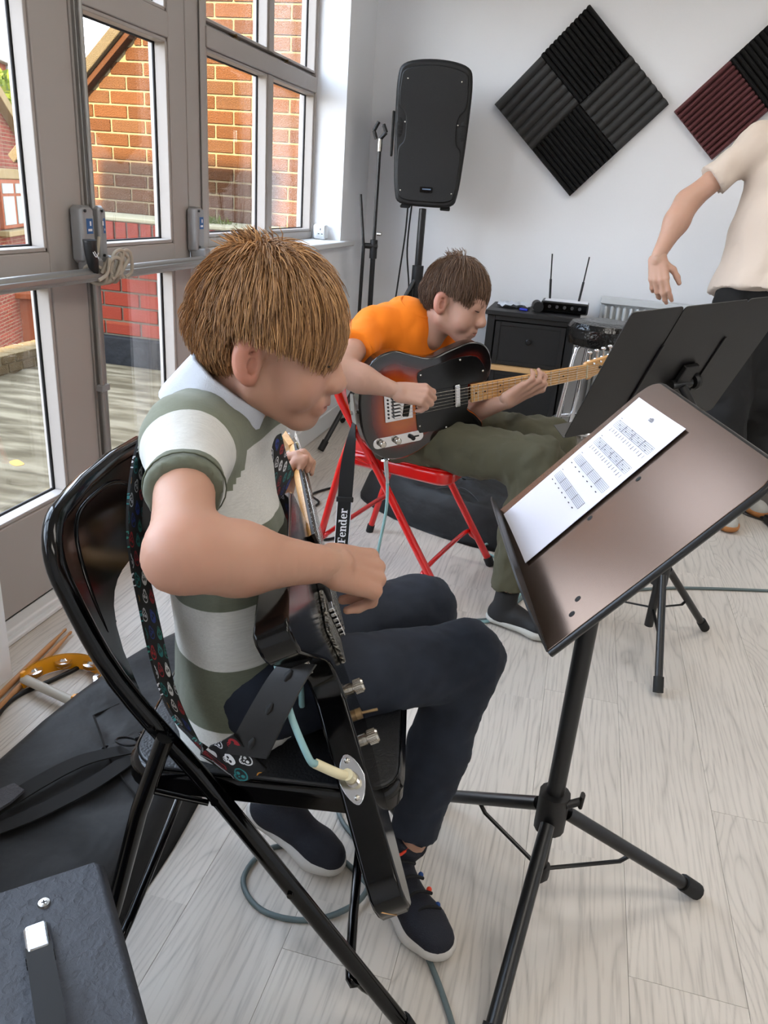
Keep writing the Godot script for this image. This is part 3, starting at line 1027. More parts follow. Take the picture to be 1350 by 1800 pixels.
func folding_chair(called: String, label: String, at: Vector3, turn: float, paint: Material, pad: Material) -> void:
	# local axes: x forward, y up, z to the sitter's right
	var t := thing(called, label, "chair", at, turn)
	var side := [Vector3(0.215, 0.014, 0.205), Vector3(0.07, 0.225, 0.205), Vector3(-0.075, 0.44, 0.205), Vector3(-0.20, 0.612, 0.205), Vector3(-0.262, 0.745, 0.200)]
	# frame: up one side, over the top, down the other
	var pts := curve(side, 5)
	for k in 7:
		var a := PI / 2 * (k + 1) / 8.0
		pts.append(Vector3(-0.262 - 0.022 * sin(a) , 0.745 + 0.065 * sin(a), 0.200 - 0.065 * (1.0 - cos(a))))
	pts.append(Vector3(-0.292, 0.812, 0.05))
	var all := pts.duplicate()
	for k in range(pts.size() - 1, -1, -1):
		all.append(Vector3(pts[k].x, pts[k].y, -pts[k].z))
	part(MB.new().tube(all, 0.0125, 12), "frame", paint, t)
	# backrest: pressed sheet between the uprights, hollow at its lower edge
	var g := []
	var prof := curve([Vector3(-0.165, 0.565, 0), Vector3(-0.215, 0.645, 0), Vector3(-0.262, 0.75, 0), Vector3(-0.287, 0.805, 0)], 4)
	var m := prof.size()
	for i in m:
		var row := []
		for j in 17:
			var u := -1.0 + 2.0 * j / 16.0
			var f := float(i) / (m - 1)
			var v0 := 0.42 * (1.0 - pow(absf(u), 3.0))
			var fi := (v0 + (1.0 - v0) * f) * (m - 1)
			var i0 := mini(int(fi), m - 2)
			var p: Vector3 = prof[i0].lerp(prof[i0 + 1], fi - i0)
			var wz := 0.203 - 0.055 * pow(maxf(0.0, (p.y - 0.74) / 0.07), 2.5)
			row.append(Vector3(p.x - 0.030 * (1.0 - u * u), p.y, u * wz))
		g.append(row)
	var bk := part(sheet(MB.new(), g, 0.006), "backrest", paint, t)
	# pressed rib that follows the panel's edge
	var rib := []
	for k in 25:
		var u := -0.80 + 1.6 * k / 24.0
		var y := 0.775 - 0.125 * pow(absf(u) / 0.80, 4.0)
		var x := lerpf(-0.22, -0.287, (y - 0.645) / 0.16) - 0.030 * (1.0 - u * u) + 0.004
		rib.append(Vector3(x, y, u * 0.2))
	part(MB.new().tube(rib, 0.004, 6), "pressed_rib", paint, bk)
	# seat pan with textured top
	var f := Transform3D(Basis(Vector3(1, 0, 0), Vector3(0, 0, 1), Vector3(0, -1, 0)), Vector3(-0.02, 0.0, 0))
	var o := PackedVector2Array()
	for q in rounded(0.395, 0.375, 0.055, 6):
		o.append(Vector2(q.x, q.y * (0.96 + 0.12 * (q.x / 0.395 + 0.5) * 0.6)))
	var st := part(MB.new().slab(o, f, -0.448, -0.402, 0.013), "seat", paint, t)
	var ins := PackedVector2Array()
	for q in o:
		ins.append(q * 0.955)
	part(MB.new().slab(ins, f, -0.452, -0.446, 0.004), "seat_pad", pad, st)
	# rear legs
	for s in [-1.0, 1.0]:
		var lg := [Vector3(-0.135, 0.545, 0.225 * s), Vector3(-0.175, 0.42, 0.225 * s), Vector3(-0.225, 0.22, 0.222 * s), Vector3(-0.275, 0.016, 0.218 * s)]
		var l := part(MB.new().tube(lg, 0.0115, 12), "rear_leg", paint, t)
		part(MB.new().tube([Vector3(-0.272, 0.030, 0.218 * s), Vector3(-0.278, 0.0, 0.218 * s)], 0.0145, 12), "rubber_foot", M.rubber, l)
		part(MB.new().tube([Vector3(-0.165, 0.455, 0.222 * s), Vector3(-0.085, 0.432, 0.212 * s)], 0.006, 6, true, 0.5), "link_bar", paint, t)
		part(MB.new().tube([Vector3(0.206, 0.028, 0.205 * s), Vector3(0.222, 0.0, 0.205 * s)], 0.016, 12), "rubber_foot", M.rubber, t)
		for h in [[-0.075, 0.44], [-0.155, 0.55], [0.03, 0.285]]:
			part(MB.new().tube([Vector3(h[0], h[1], 0.215 * s), Vector3(h[0], h[1], 0.221 * s)], 0.005, 8), "rivet", paint, t)
	# cross bars
	for q in [[0.165, 0.085, 0.205, -0.045, 0.03], [-0.245, 0.14, 0.218, 0.03, 0.03]]:
		var cb := []
		for s in [1.0, -1.0]:
			var e := [Vector3(q[0], q[1], q[2] * s), Vector3(q[0] + q[3] * 0.6, q[1] + q[4] * 0.5, (q[2] - 0.004) * s), Vector3(q[0] + q[3], q[1] + q[4], (q[2] - 0.03) * s)]
			if s < 0:
				e.reverse()
			cb.append_array(e)
		part(MB.new().tube(curve(cb, 4), 0.008, 8), "cross_bar", paint, t)

func tripod(t: Node3D, hub: Vector3, feet: Array, rl: float, brace: float, m: Material) -> void:
	# legs run from the hub to the feet with flat braces to a lower collar; room coordinates
	for fp in feet:
		var e: Vector3 = fp
		var d := (e - hub)
		var flat := Vector3(d.x, 0, d.z).normalized()
		var a := hub + flat * 0.03
		var l := wpart(MB.new().tube([a, e + Vector3(0, 0.012, 0)], rl, 12), "leg", m, t)
		var dir := (e - a).normalized()
		var fo := wpart(MB.new().tube([e - dir * 0.042 + Vector3(0, 0.012, 0), e + Vector3(0, 0.012, 0)], rl * 1.3, 12), "rubber_foot", M.rubber, t)
		var mid := a.lerp(e, 0.48)
		wpart(MB.new().tube([mid, mid + (hub - Vector3(0, brace, 0) - mid) * 0.12 - Vector3(0, 0.012, 0), hub - Vector3(0, brace, 0)], 0.005, 6, true, 0.5), "brace", m, t)

func furniture() -> void:
	folding_chair("folding_chair", "glossy black metal folding chair under the boy in the striped shirt", Vector3(-0.3416, 0, -0.966), deg_to_rad(12), M.black_gloss, M.seat_pad)
	folding_chair("folding_chair", "bright red metal folding chair under the boy in orange", Vector3(-0.435, 0, -2.385), deg_to_rad(-12), M.red_paint, M.red_paint)
	music_stand_front()
	music_stand_rear()
	foam_tiles()
	speaker()
	cabinet()
	stool()
	radiator()
	amp()
	bags()

func music_stand_front() -> void:
	var pole := Vector3(0.086, 0, -1.12)
	var t := thing("music_stand", "black music stand with solid desk holding the sheet of music", "music stand", pole)
	var mt := mat(Color(0.44, 0.37, 0.325), 0.24, 0.85)  # black metal; the tan of its reflection is put into the base colour
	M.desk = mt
	tripod(t, pole + Vector3(0, 0.215, 0), [Vector3(0.386, 0, -1.234), Vector3(0.035, 0, -0.806), Vector3(-0.163, 0, -1.320)], 0.0125, 0.13, M.black_paint)
	wpart(MB.new().tube([pole + Vector3(0, 0.06, 0), pole + Vector3(0, 0.30, 0)], 0.0105, 14), "lower_tube", M.black_paint, t)
	wpart(MB.new().tube([pole + Vector3(0, 0.235, 0), pole + Vector3(0.0, 0.72, 0)], 0.0155, 16), "pole", M.black_satin, t)
	wpart(MB.new().tube([pole + Vector3(0, 0.185, 0), pole + Vector3(0, 0.262, 0)], 0.027, 14), "hub", M.black_plastic, t)
	wpart(MB.new().tube([pole + Vector3(0.02, 0.25, 0.012), pole + Vector3(0.045, 0.256, 0.0)], 0.007, 8).tube([pole + Vector3(0.045, 0.245, 0.0), pole + Vector3(0.046, 0.27, 0.0)], 0.009, 8, true, 0.5), "clamp_knob", M.black_plastic, t)
	wpart(MB.new().tube([pole + Vector3(0, 0.07, 0), pole + Vector3(0, 0.095, 0)], 0.017, 12), "brace_collar", M.black_plastic, t)
	# desk: e1 along the width (towards the camera), e2 up the slope
	var e1 := Vector3(0.24, 0, 0.97).normalized()
	var eh := Vector3(0.97, 0, -0.24)
	var e2 := (eh * 0.225 + Vector3(0, 0.25, 0)).normalized()
	var nn := e1.cross(e2).normalized()
	if nn.x > 0:
		nn = -nn
	var c := Vector3(0.078, 0.828, -1.085)
	var f := Transform3D(Basis(e1, e2, e1.cross(e2)), c)
	var W := 0.455
	var H := 0.335
	var o := PackedVector2Array()
	for q in rounded(W, H, 0.035, 6):
		# square lower corners where the lip folds
		o.append(q if q.y > 0 else Vector2(signf(q.x) * minf(absf(q.x) + 0.02, W * 0.5), maxf(q.y, -H * 0.5)) if false else q)
	var poly := PackedVector2Array()
	for q in rounded(W, H, 0.035, 6):
		if q.y > 0:
			poly.append(q)
	poly.append(Vector2(-W * 0.5, -H * 0.5))
	poly.append(Vector2(W * 0.5, -H * 0.5))
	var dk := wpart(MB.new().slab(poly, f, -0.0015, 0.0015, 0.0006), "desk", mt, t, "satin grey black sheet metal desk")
	# turned rim on the outer edges
	var rim := []
	for q in poly:
		rim.append(f * Vector3(q.x, q.y, -0.004 * signf(nn.dot(f.basis.z))))
	rim = rim.slice(0, poly.size() - 2)
	rim.push_front(f * Vector3(W * 0.5, -H * 0.5, -0.004 * signf(nn.dot(f.basis.z))))
	rim.append(f * Vector3(-W * 0.5, -H * 0.5, -0.004 * signf(nn.dot(f.basis.z))))
	wpart(MB.new().tube(rim, 0.005, 6), "desk_rim", M.black_paint, t)
	# lip: folded towards the reader
	var lipdir := (nn * 0.96 + e2 * 0.28).normalized()
	var base := c - e2 * H * 0.5
	var lf := Transform3D(Basis(e1, lipdir, e1.cross(lipdir)), base)
	var lo := PackedVector2Array([Vector2(-W * 0.5, 0), Vector2(W * 0.5, 0)])
	for k in 13:
		var u := 1.0 - 2.0 * k / 12.0
		lo.append(Vector2(u * W * 0.5, 0.058 * pow(1.0 - pow(absf(u), 5.0), 0.6) + 0.004))
	wpart(MB.new().slab(lo, lf, -0.0015, 0.0015, 0.0006), "lip", M.black_satin, t)
	# holes punched through the desk, seen dark
	for q in [[0.02, 0.045], [0.02, -0.04], [0.175, -0.105], [0.195, -0.12], [-0.20, 0.03], [-0.20, 0.008]]:
		var p := f * Vector3(q[0], q[1], 0)
		wpart(MB.new().tube([p + nn * 0.0010, p + nn * 0.0019], 0.0045, 12), "mount_hole", M.rubber, t)
	# bracket behind the desk
	wpart(MB.new().box(c - nn * 0.018 - e2 * 0.03, Vector3(0.05, 0.09, 0.03), 0.004, f.basis), "bracket", M.black_plastic, t)
	wpart(MB.new().tube([pole + Vector3(0, 0.70, 0), c - nn * 0.03 - e2 * 0.02], 0.012, 10), "tilt_arm", M.black_paint, t)
	# sheet of music
	var pg := Vector2(0.200, 0.290)
	var pc := f * Vector3(-0.095, -0.012, 0.0) + nn * 0.0035
	var pf := Transform3D(Basis(e1, e2, e1.cross(e2)).rotated(nn, 0.035 * signf(nn.dot(f.basis.z))), pc)
	var ps := thing("sheet_music", "white sheet of printed music on the front music stand", "sheet music", pc)
	var pgd := []
	for i in 7:
		var row := []
		for j in 5:
			row.append(pf * Vector3((j / 4.0 - 0.5) * pg.x, (i / 6.0 - 0.5) * pg.y, 0) + nn * 0.002 * pow(absf(j / 4.0 - 0.5) * 2.0, 3.0))
		pgd.append(row)
	wpart(sheet(MB.new(), pgd, 0.0006), "page", M.paper, ps)
	# printed staves: title, systems of lines with note marks, rows of rhythm dashes
	var ink := MB.new()
	var up := nn * 0.0016
	var bar1 := func(x0: float, y0: float, x1: float, y1: float):
		var a := pf * Vector3((x0 + x1) * 0.5, (y0 + y1) * 0.5, 0) + up
		ink.box(a, Vector3(absf(x1 - x0), absf(y1 - y0), 0.0004), 0.0, pf.basis)
	for sys in 4:
		var y := 0.098 - sys * 0.041
		var x0 := -0.084
		var x1 := 0.084 - (0.0 if sys < 3 else 0.012)
		for k in 6:
			bar1.call(x0, y - k * 0.0026, x1, y - k * 0.0026 + 0.00035)
		for k in 5:
			var bx := lerpf(x0, x1, k / 4.0)
			bar1.call(bx, y - 0.013, bx + 0.0004, y + 0.0004)
		for k in 14:
			var nx := lerpf(x0 + 0.006, x1 - 0.005, k / 13.0)
			if sys < 2:
				bar1.call(nx, y - 0.022, nx + 0.0005, y - 0.0165)
				if k % 3 == 0:
					bar1.call(nx - 0.0012, y - 0.023, nx + 0.0006, y - 0.0215)
				bar1.call(nx - 0.0006, y - 0.0026 * (k * 7 % 5) - 0.0012, nx + 0.0008, y - 0.0026 * (k * 7 % 5) + 0.0008)
			elif k % 2 == 0:
				bar1.call(nx - 0.0025, y - 0.0195, nx + 0.0025, y - 0.0180)
		bar1.call(x0, y + 0.004, x0 + 0.006, y + 0.0048)
	wpart(ink, "printed_staves", M.ink, ps)
	var tx := TextMesh.new()
	var fo := SystemFont.new()
	fo.font_names = PackedStringArray(["Droid Serif"])
	tx.font = fo
	tx.text = "riffs"
	tx.font_size = 32
	tx.pixel_size = 0.00026
	tx.depth = 0.0003
	var s := part(tx, "printed_title", M.ink, ps)
	var tb := Basis(pf.basis.x, pf.basis.y, pf.basis.x.cross(pf.basis.y))
	if tb.z.dot(nn) < 0:
		tb = Basis(-pf.basis.x, pf.basis.y, (-pf.basis.x).cross(pf.basis.y))
	s.transform = ps.global_transform.affine_inverse() * Transform3D(tb, pf * Vector3(0, 0.127, 0) + nn * 0.0018)

func music_stand_rear() -> void:
	var pole := Vector3(0.335, 0, -2.15)
	var t := thing("music_stand", "black orchestral stand with folding three-panel desk seen from behind", "music stand", pole)
	tripod(t, pole + Vector3(0, 0.26, 0), [Vector3(0.359, 0, -1.905), Vector3(0.53, 0, -2.33), Vector3(0.115, 0, -2.23)], 0.011, 0.12, M.black_paint)
	wpart(MB.new().tube([pole + Vector3(0, 0.08, 0), pole + Vector3(0, 0.74, 0)], 0.013, 12), "pole", M.black_paint, t)
	wpart(MB.new().tube([pole + Vector3(0, 0.22, 0), pole + Vector3(0, 0.29, 0)], 0.025, 12), "hub", M.black_plastic, t)
	var w := Vector3(0.745, 0.085, -0.66).normalized()
	var bl := Vector3(0.003, 0.641, -2.038)
	var h := Vector3(0.128, 0.364, 0.145)
	var hn := (h - w * h.dot(w)).normalized()
	var H := 0.405
	var x := 0.0
	var nn := w.cross(hn).normalized()
	if nn.z < 0:
		nn = -nn
	for q in [[0.165, 0.0], [0.215, 0.0015], [0.165, 0.0]]:
		var f := Transform3D(Basis(w, hn, w.cross(hn)), bl + w * (x + q[0] * 0.5) + hn * H * 0.5 + nn * q[1])
		wpart(MB.new().slab(rounded(q[0] - 0.0006, H, 0.012, 4), f, -0.0015, 0.0015, 0.0006), "desk_panel", M.black_satin, t)
		x += q[0]
	for fx in [0.165, 0.38]:
		wpart(MB.new().tube([bl + w * fx + nn * 0.005, bl + w * fx + hn * H * 0.72 + nn * 0.005], 0.003, 6), "hinge", M.black_paint, t)
	var lf := bl + w * x * 0.5 - nn * 0.025
	wpart(MB.new().box(lf, Vector3(x, 0.002, 0.05), 0.0008, Basis(w, hn, w.cross(hn))), "lip", M.black_satin, t)
	var bc := bl + w * 0.31 + hn * 0.15 + nn * 0.012
	var b := MB.new()
	b.tube([bc - w * 0.035, bc + w * 0.035], 0.014, 10)
	b.box(bc + hn * 0.03, Vector3(0.05, 0.07, 0.016), 0.004, Basis(w, hn, w.cross(hn)))
	wpart(b, "tilt_bracket", M.black_plastic, t)
	wpart(MB.new().tube([pole + Vector3(0, 0.72, 0), bc + nn * 0.012], 0.012, 10), "tilt_arm", M.black_paint, t)
	wpart(MB.new().lathe([Vector2(0.0, 0.0), Vector2(0.018, 0.0), Vector2(0.022, 0.006), Vector2(0.022, 0.014), Vector2(0.0, 0.018)], bc + w * 0.045, Basis(hn, w, w.cross(hn)), 14), "tilt_knob", M.black_plastic, t)

func foam_tile(label: String, m: Material, c: Vector2, ang: float, ridges: int, along: float, group: String) -> void:
	# a wedge-ridged square of foam glued to the back wall
	var t := MB.new()
	var s := 0.15
	var prof := []
	for k in ridges:
		var a := -s + 0.3 * k / ridges
		var w := 0.3 / ridges
		for q in [[0.0, 0.022], [0.28, 0.046], [0.5, 0.05], [0.72, 0.046]]:
			prof.append(Vector2(a + w * q[0], q[1]))
	prof.append(Vector2(s, 0.022))
	var f := Transform3D(Basis(Vector3(0, 0, 1), ang + along), Vector3(c.x, c.y, ZB))
	var poly := PackedVector2Array()
	for q in prof:
		poly.append(q)
	poly.append(Vector2(s, 0.0))
	poly.append(Vector2(-s, 0.0))
	# profile in (x, z), extruded along y
	var g := Transform3D(f.basis * Basis(Vector3(1, 0, 0), Vector3(0, 0, 1), Vector3(0, -1, 0)), f.origin)
	t.slab(poly, g, -s, s, 0.0)
	one(t, "acoustic_tile", m, label, "foam tile", group)

func foam_tiles() -> void:
	var a := deg_to_rad(-42.5)
	var c0 := Vector2(-0.18, 1.692)
	var ux := Vector2(cos(a), sin(a))
	var uy := Vector2(-sin(a), cos(a))
	var g1 := "diamond of foam tiles beside the loudspeaker"
	var q := 0.1505
	foam_tile("black ridged foam tile, top of the diamond with grey side tiles", M.foam_black, c0 - ux * q + uy * q + (ux * q + uy * q) * 0.0 + (ux + uy) * 0.0, a, 12, PI / 2, g1)
	foam_tile("charcoal grey wide-ridged foam tile beside the loudspeaker", M.foam_grey, c0 - ux * q - uy * q, a, 7, 0.0, g1)
	foam_tile("charcoal grey wide-ridged foam tile pointing at the burgundy tile", M.foam_grey, c0 + ux * q + uy * q, a, 7, 0.0, g1)
	foam_tile("black ridged foam tile, lowest of the diamond with grey side tiles", M.foam_black, c0 + ux * q - uy * q, a, 12, PI / 2, g1)
	var c1 := Vector2(0.70, 1.70)
	var g2 := "diamond of foam tiles behind the standing adult"
	foam_tile("burgundy ridged foam tile behind the adult's shoulder", M.foam_red, c1 - ux * q - uy * q, a, 12, 0.0, g2)
	foam_tile("black ridged foam tile above the burgundy tile", M.foam_black, c1 - ux * q + uy * q, a, 12, PI / 2, g2)

func speaker() -> void:
	var c := Vector3(-0.835, 1.478, -4.02)
	var yaw := deg_to_rad(10)
	var b := Basis(Vector3.UP, yaw) * Basis(Vector3.RIGHT, deg_to_rad(4))
	var t := thing("loudspeaker", "black moulded loudspeaker cabinet on a stand in the corner", "loudspeaker", c - Vector3(0, 0.31, 0), 0.0)
	var o := curve2([Vector2(-0.150, 0.295), Vector2(-0.06, 0.318), Vector2(0.06, 0.318), Vector2(0.150, 0.295), Vector2(0.174, 0.24), Vector2(0.176, 0.10), Vector2(0.168, -0.10), Vector2(0.155, -0.25), Vector2(0.125, -0.305), Vector2(0.0, -0.315), Vector2(-0.125, -0.305), Vector2(-0.155, -0.25), Vector2(-0.168, -0.10), Vector2(-0.176, 0.10), Vector2(-0.174, 0.24)], 4)
	var f := Transform3D(b, c)
	var pl := mat(Color(0.032, 0.032, 0.035), 0.6)
	bump(pl, noise_tex(0.3, 2), 0.04, 10.0)
	wpart(MB.new().slab(o, f, -0.15, -0.02, 0.02), "cabinet", pl, t)
	var big := PackedVector2Array()
	var sm := PackedVector2Array()
	for q in o:
		big.append(q * 1.0)
		sm.append(q * 0.80)
	wpart(MB.new().slab(big, f, -0.04, 0.012, 0.014), "front_rim", pl, t)
	wpart(MB.new().slab(sm, f, -0.29, -0.13, 0.03), "rear_shell", pl, t)
	# grille with notches beside the handle recesses
	var gr := curve2([Vector2(-0.135, 0.275), Vector2(0.0, 0.298), Vector2(0.135, 0.275), Vector2(0.158, 0.22), Vector2(0.158, 0.13), Vector2(0.125, 0.08), Vector2(0.125, -0.02), Vector2(0.152, -0.07), Vector2(0.142, -0.24), Vector2(0.11, -0.285), Vector2(0.0, -0.292), Vector2(-0.11, -0.285), Vector2(-0.142, -0.24), Vector2(-0.152, -0.07), Vector2(-0.125, -0.02), Vector2(-0.125, 0.08), Vector2(-0.158, 0.13), Vector2(-0.158, 0.22)], 4)
	var gm := mat(Color(0.022, 0.022, 0.024), 0.6)
	bump(gm, noise_tex(0.25, 1, 0.3, 0.7, 128, FastNoiseLite.TYPE_CELLULAR), 0.06, 14.0)
	wpart(MB.new().slab(gr, f, 0.008, 0.020, 0.006), "grille", gm, t)
	for s in [-1.0, 1.0]:
		wpart(MB.new().ball(f * Vector3(0.150 * s, 0.03, 0.006), Vector3(0.022, 0.055, 0.010), f.basis), "handle_recess", M.rubber, t)
		for k in 4:
			wpart(MB.new().box(f * Vector3(0.150 * s, 0.005 + 0.016 * k, 0.016), Vector3(0.026, 0.003, 0.003), 0.001, f.basis), "recess_fin", pl, t)
		for y in [0.235, 0.055, -0.245]:
			wpart(MB.new().ball(f * Vector3(0.125 * s, y, 0.020), Vector3(0.004, 0.004, 0.002), f.basis, 8, 5), "screw", M.nickel, t)
	var bd := wpart(MB.new().box(f * Vector3(0.0, -0.235, 0.021), Vector3(0.062, 0.026, 0.004), 0.002, f.basis), "badge", M.black_gloss, t)
	part(MB.new().box(f * Vector3(0.002, -0.232, 0.0235), Vector3(0.042, 0.006, 0.0008), 0.0, f.basis), "badge_print", mat(Color(0.35, 0.42, 0.50), 0.5), bd)
	for x in [-0.1, 0.1]:
		wpart(MB.new().box(f * Vector3(x, -0.322, -0.08), Vector3(0.05, 0.014, 0.10), 0.004, f.basis), "foot", M.rubber, t)
	# bracket on its side
	wpart(MB.new().box(f * Vector3(-0.186, 0.0, -0.05), Vector3(0.012, 0.20, 0.03), 0.003, f.basis), "side_bracket", M.black_paint, t)
	# stand
	var p := Vector3(-0.86, 0, -4.10)
	var st := thing("speaker_stand", "black tripod stand carrying the loudspeaker", "stand", p)
	wpart(MB.new().tube([p + Vector3(0, 0.20, 0), p + Vector3(0.0, 1.155, 0)], 0.0185, 14), "pole", M.black_paint, st)
	wpart(MB.new().tube([p + Vector3(0, 0.78, 0), p + Vector3(0, 0.88, 0)], 0.03, 12), "hub", M.black_plastic, st)
	wpart(MB.new().tube([p + Vector3(0, 0.23, 0), p + Vector3(0, 0.29, 0)], 0.028, 12), "brace_collar", M.black_plastic, st)
	for e in [Vector3(-1.15, 0.012, -3.50), Vector3(-0.30, 0.012, -3.87), Vector3(-1.1, 0.012, -4.36)]:
		var hub := p + Vector3(0, 0.83, 0)
		wpart(MB.new().tube([hub, e], 0.0125, 10), "leg", M.black_paint, st)
		wpart(MB.new().tube([p + Vector3(0, 0.26, 0), hub.lerp(e, 0.62)], 0.008, 8), "brace", M.black_paint, st)
		wpart(MB.new().tube([hub.lerp(e, 0.95), e], 0.017, 10), "rubber_foot", M.rubber, st)
	# speaker leads
	var cb := MB.new()
	cb.tube(curve([f * Vector3(-0.09, -0.30, -0.12), Vector3(-0.955, 1.02, -4.16), Vector3(-0.975, 0.80, -4.17), Vector3(-0.99, 0.5, -4.15), Vector3(-0.98, 0.1, -4.12), Vector3(-0.93, 0.008, -4.0), Vector3(-0.8, 0.006, -3.7)], 6), 0.0045, 7)
	one(cb, "speaker_lead", M.cable_black, "thin black lead hanging straight down from the loudspeaker", "cable")
	var cb2 := MB.new()
	cb2.tube(curve([f * Vector3(-0.07, -0.30, -0.12), Vector3(-0.945, 0.95, -4.19), Vector3(-0.92, 0.72, -4.20), Vector3(-0.935, 0.45, -4.19), Vector3(-0.93, 0.1, -4.2), Vector3(-0.87, 0.006, -4.05)], 6), 0.0045, 7)
	one(cb2, "speaker_lead", M.cable_black, "second black lead curling below the loudspeaker", "cable")
	# microphone stand
	var mp := Vector3(-1.085, 0, -4.03)
	var ms := thing("microphone_stand", "slim black microphone stand with empty clip beside the loudspeaker", "microphone stand", mp)
	wpart(MB.new().tube([mp + Vector3(0, 0.05, 0), mp + Vector3(0, 0.98, 0)], 0.0135, 12), "lower_tube", M.black_paint, ms)
	wpart(MB.new().tube([mp + Vector3(0, 0.95, 0), mp + Vector3(0.0, 1.44, 0)], 0.0085, 10), "upper_tube", M.black_paint, ms)
	wpart(MB.new().tube([mp + Vector3(0, 0.90, 0), mp + Vector3(0, 0.99, 0)], 0.019, 10).tube([mp + Vector3(-0.05, 0.96, 0.02), mp + Vector3(0.02, 0.96, 0.0)], 0.014, 10), "clutch", M.black_plastic, ms)
	wpart(MB.new().tube([mp + Vector3(0.018, 1.02, 0.01), mp + Vector3(0.04, 1.02, 0.015)], 0.008, 8), "clamp_knob", M.nickel, ms)
	wpart(MB.new().tube([mp + Vector3(-0.045, 0.96, 0.03), mp + Vector3(-0.075, 1.20, 0.03)], 0.007, 8), "boom_arm", M.black_paint, ms)
	wpart(MB.new().tube([mp + Vector3(-0.045, 0.96, 0.03), mp + Vector3(-0.04, 0.35, 0.07)], 0.009, 8), "boom_tail", M.black_paint, ms)
	wpart(MB.new().tube([mp + Vector3(0, 1.40, 0), mp + Vector3(0.0, 1.455, 0)], 0.011, 10), "clip_thread", M.nickel, ms)
	var ck := MB.new()
	for s in [[Vector3(-0.02, 1.455, 0), Vector3(-0.034, 1.49, 0.0)], [Vector3(0.0, 1.455, 0), Vector3(0.028, 1.485, 0.0)], [Vector3(-0.034, 1.49, 0.0), Vector3(-0.012, 1.53, 0.0)], [Vector3(0.028, 1.485, 0.0), Vector3(0.012, 1.52, 0.0)]]:
		ck.tube([mp + s[0], mp + s[1]], 0.009, 8)
	wpart(ck, "microphone_clip", M.black_plastic, ms)
	for e in [Vector3(-1.215, 0.012, -4.05), Vector3(-0.93, 0.012, -4.28), Vector3(-0.93, 0.012, -3.76)]:
		wpart(MB.new().tube([mp + Vector3(0, 0.12, 0), e], 0.009, 8), "leg", M.black_paint, ms)
		wpart(MB.new().tube([(mp + Vector3(0, 0.12, 0)).lerp(e, 0.9), e], 0.013, 8), "rubber_foot", M.rubber, ms)

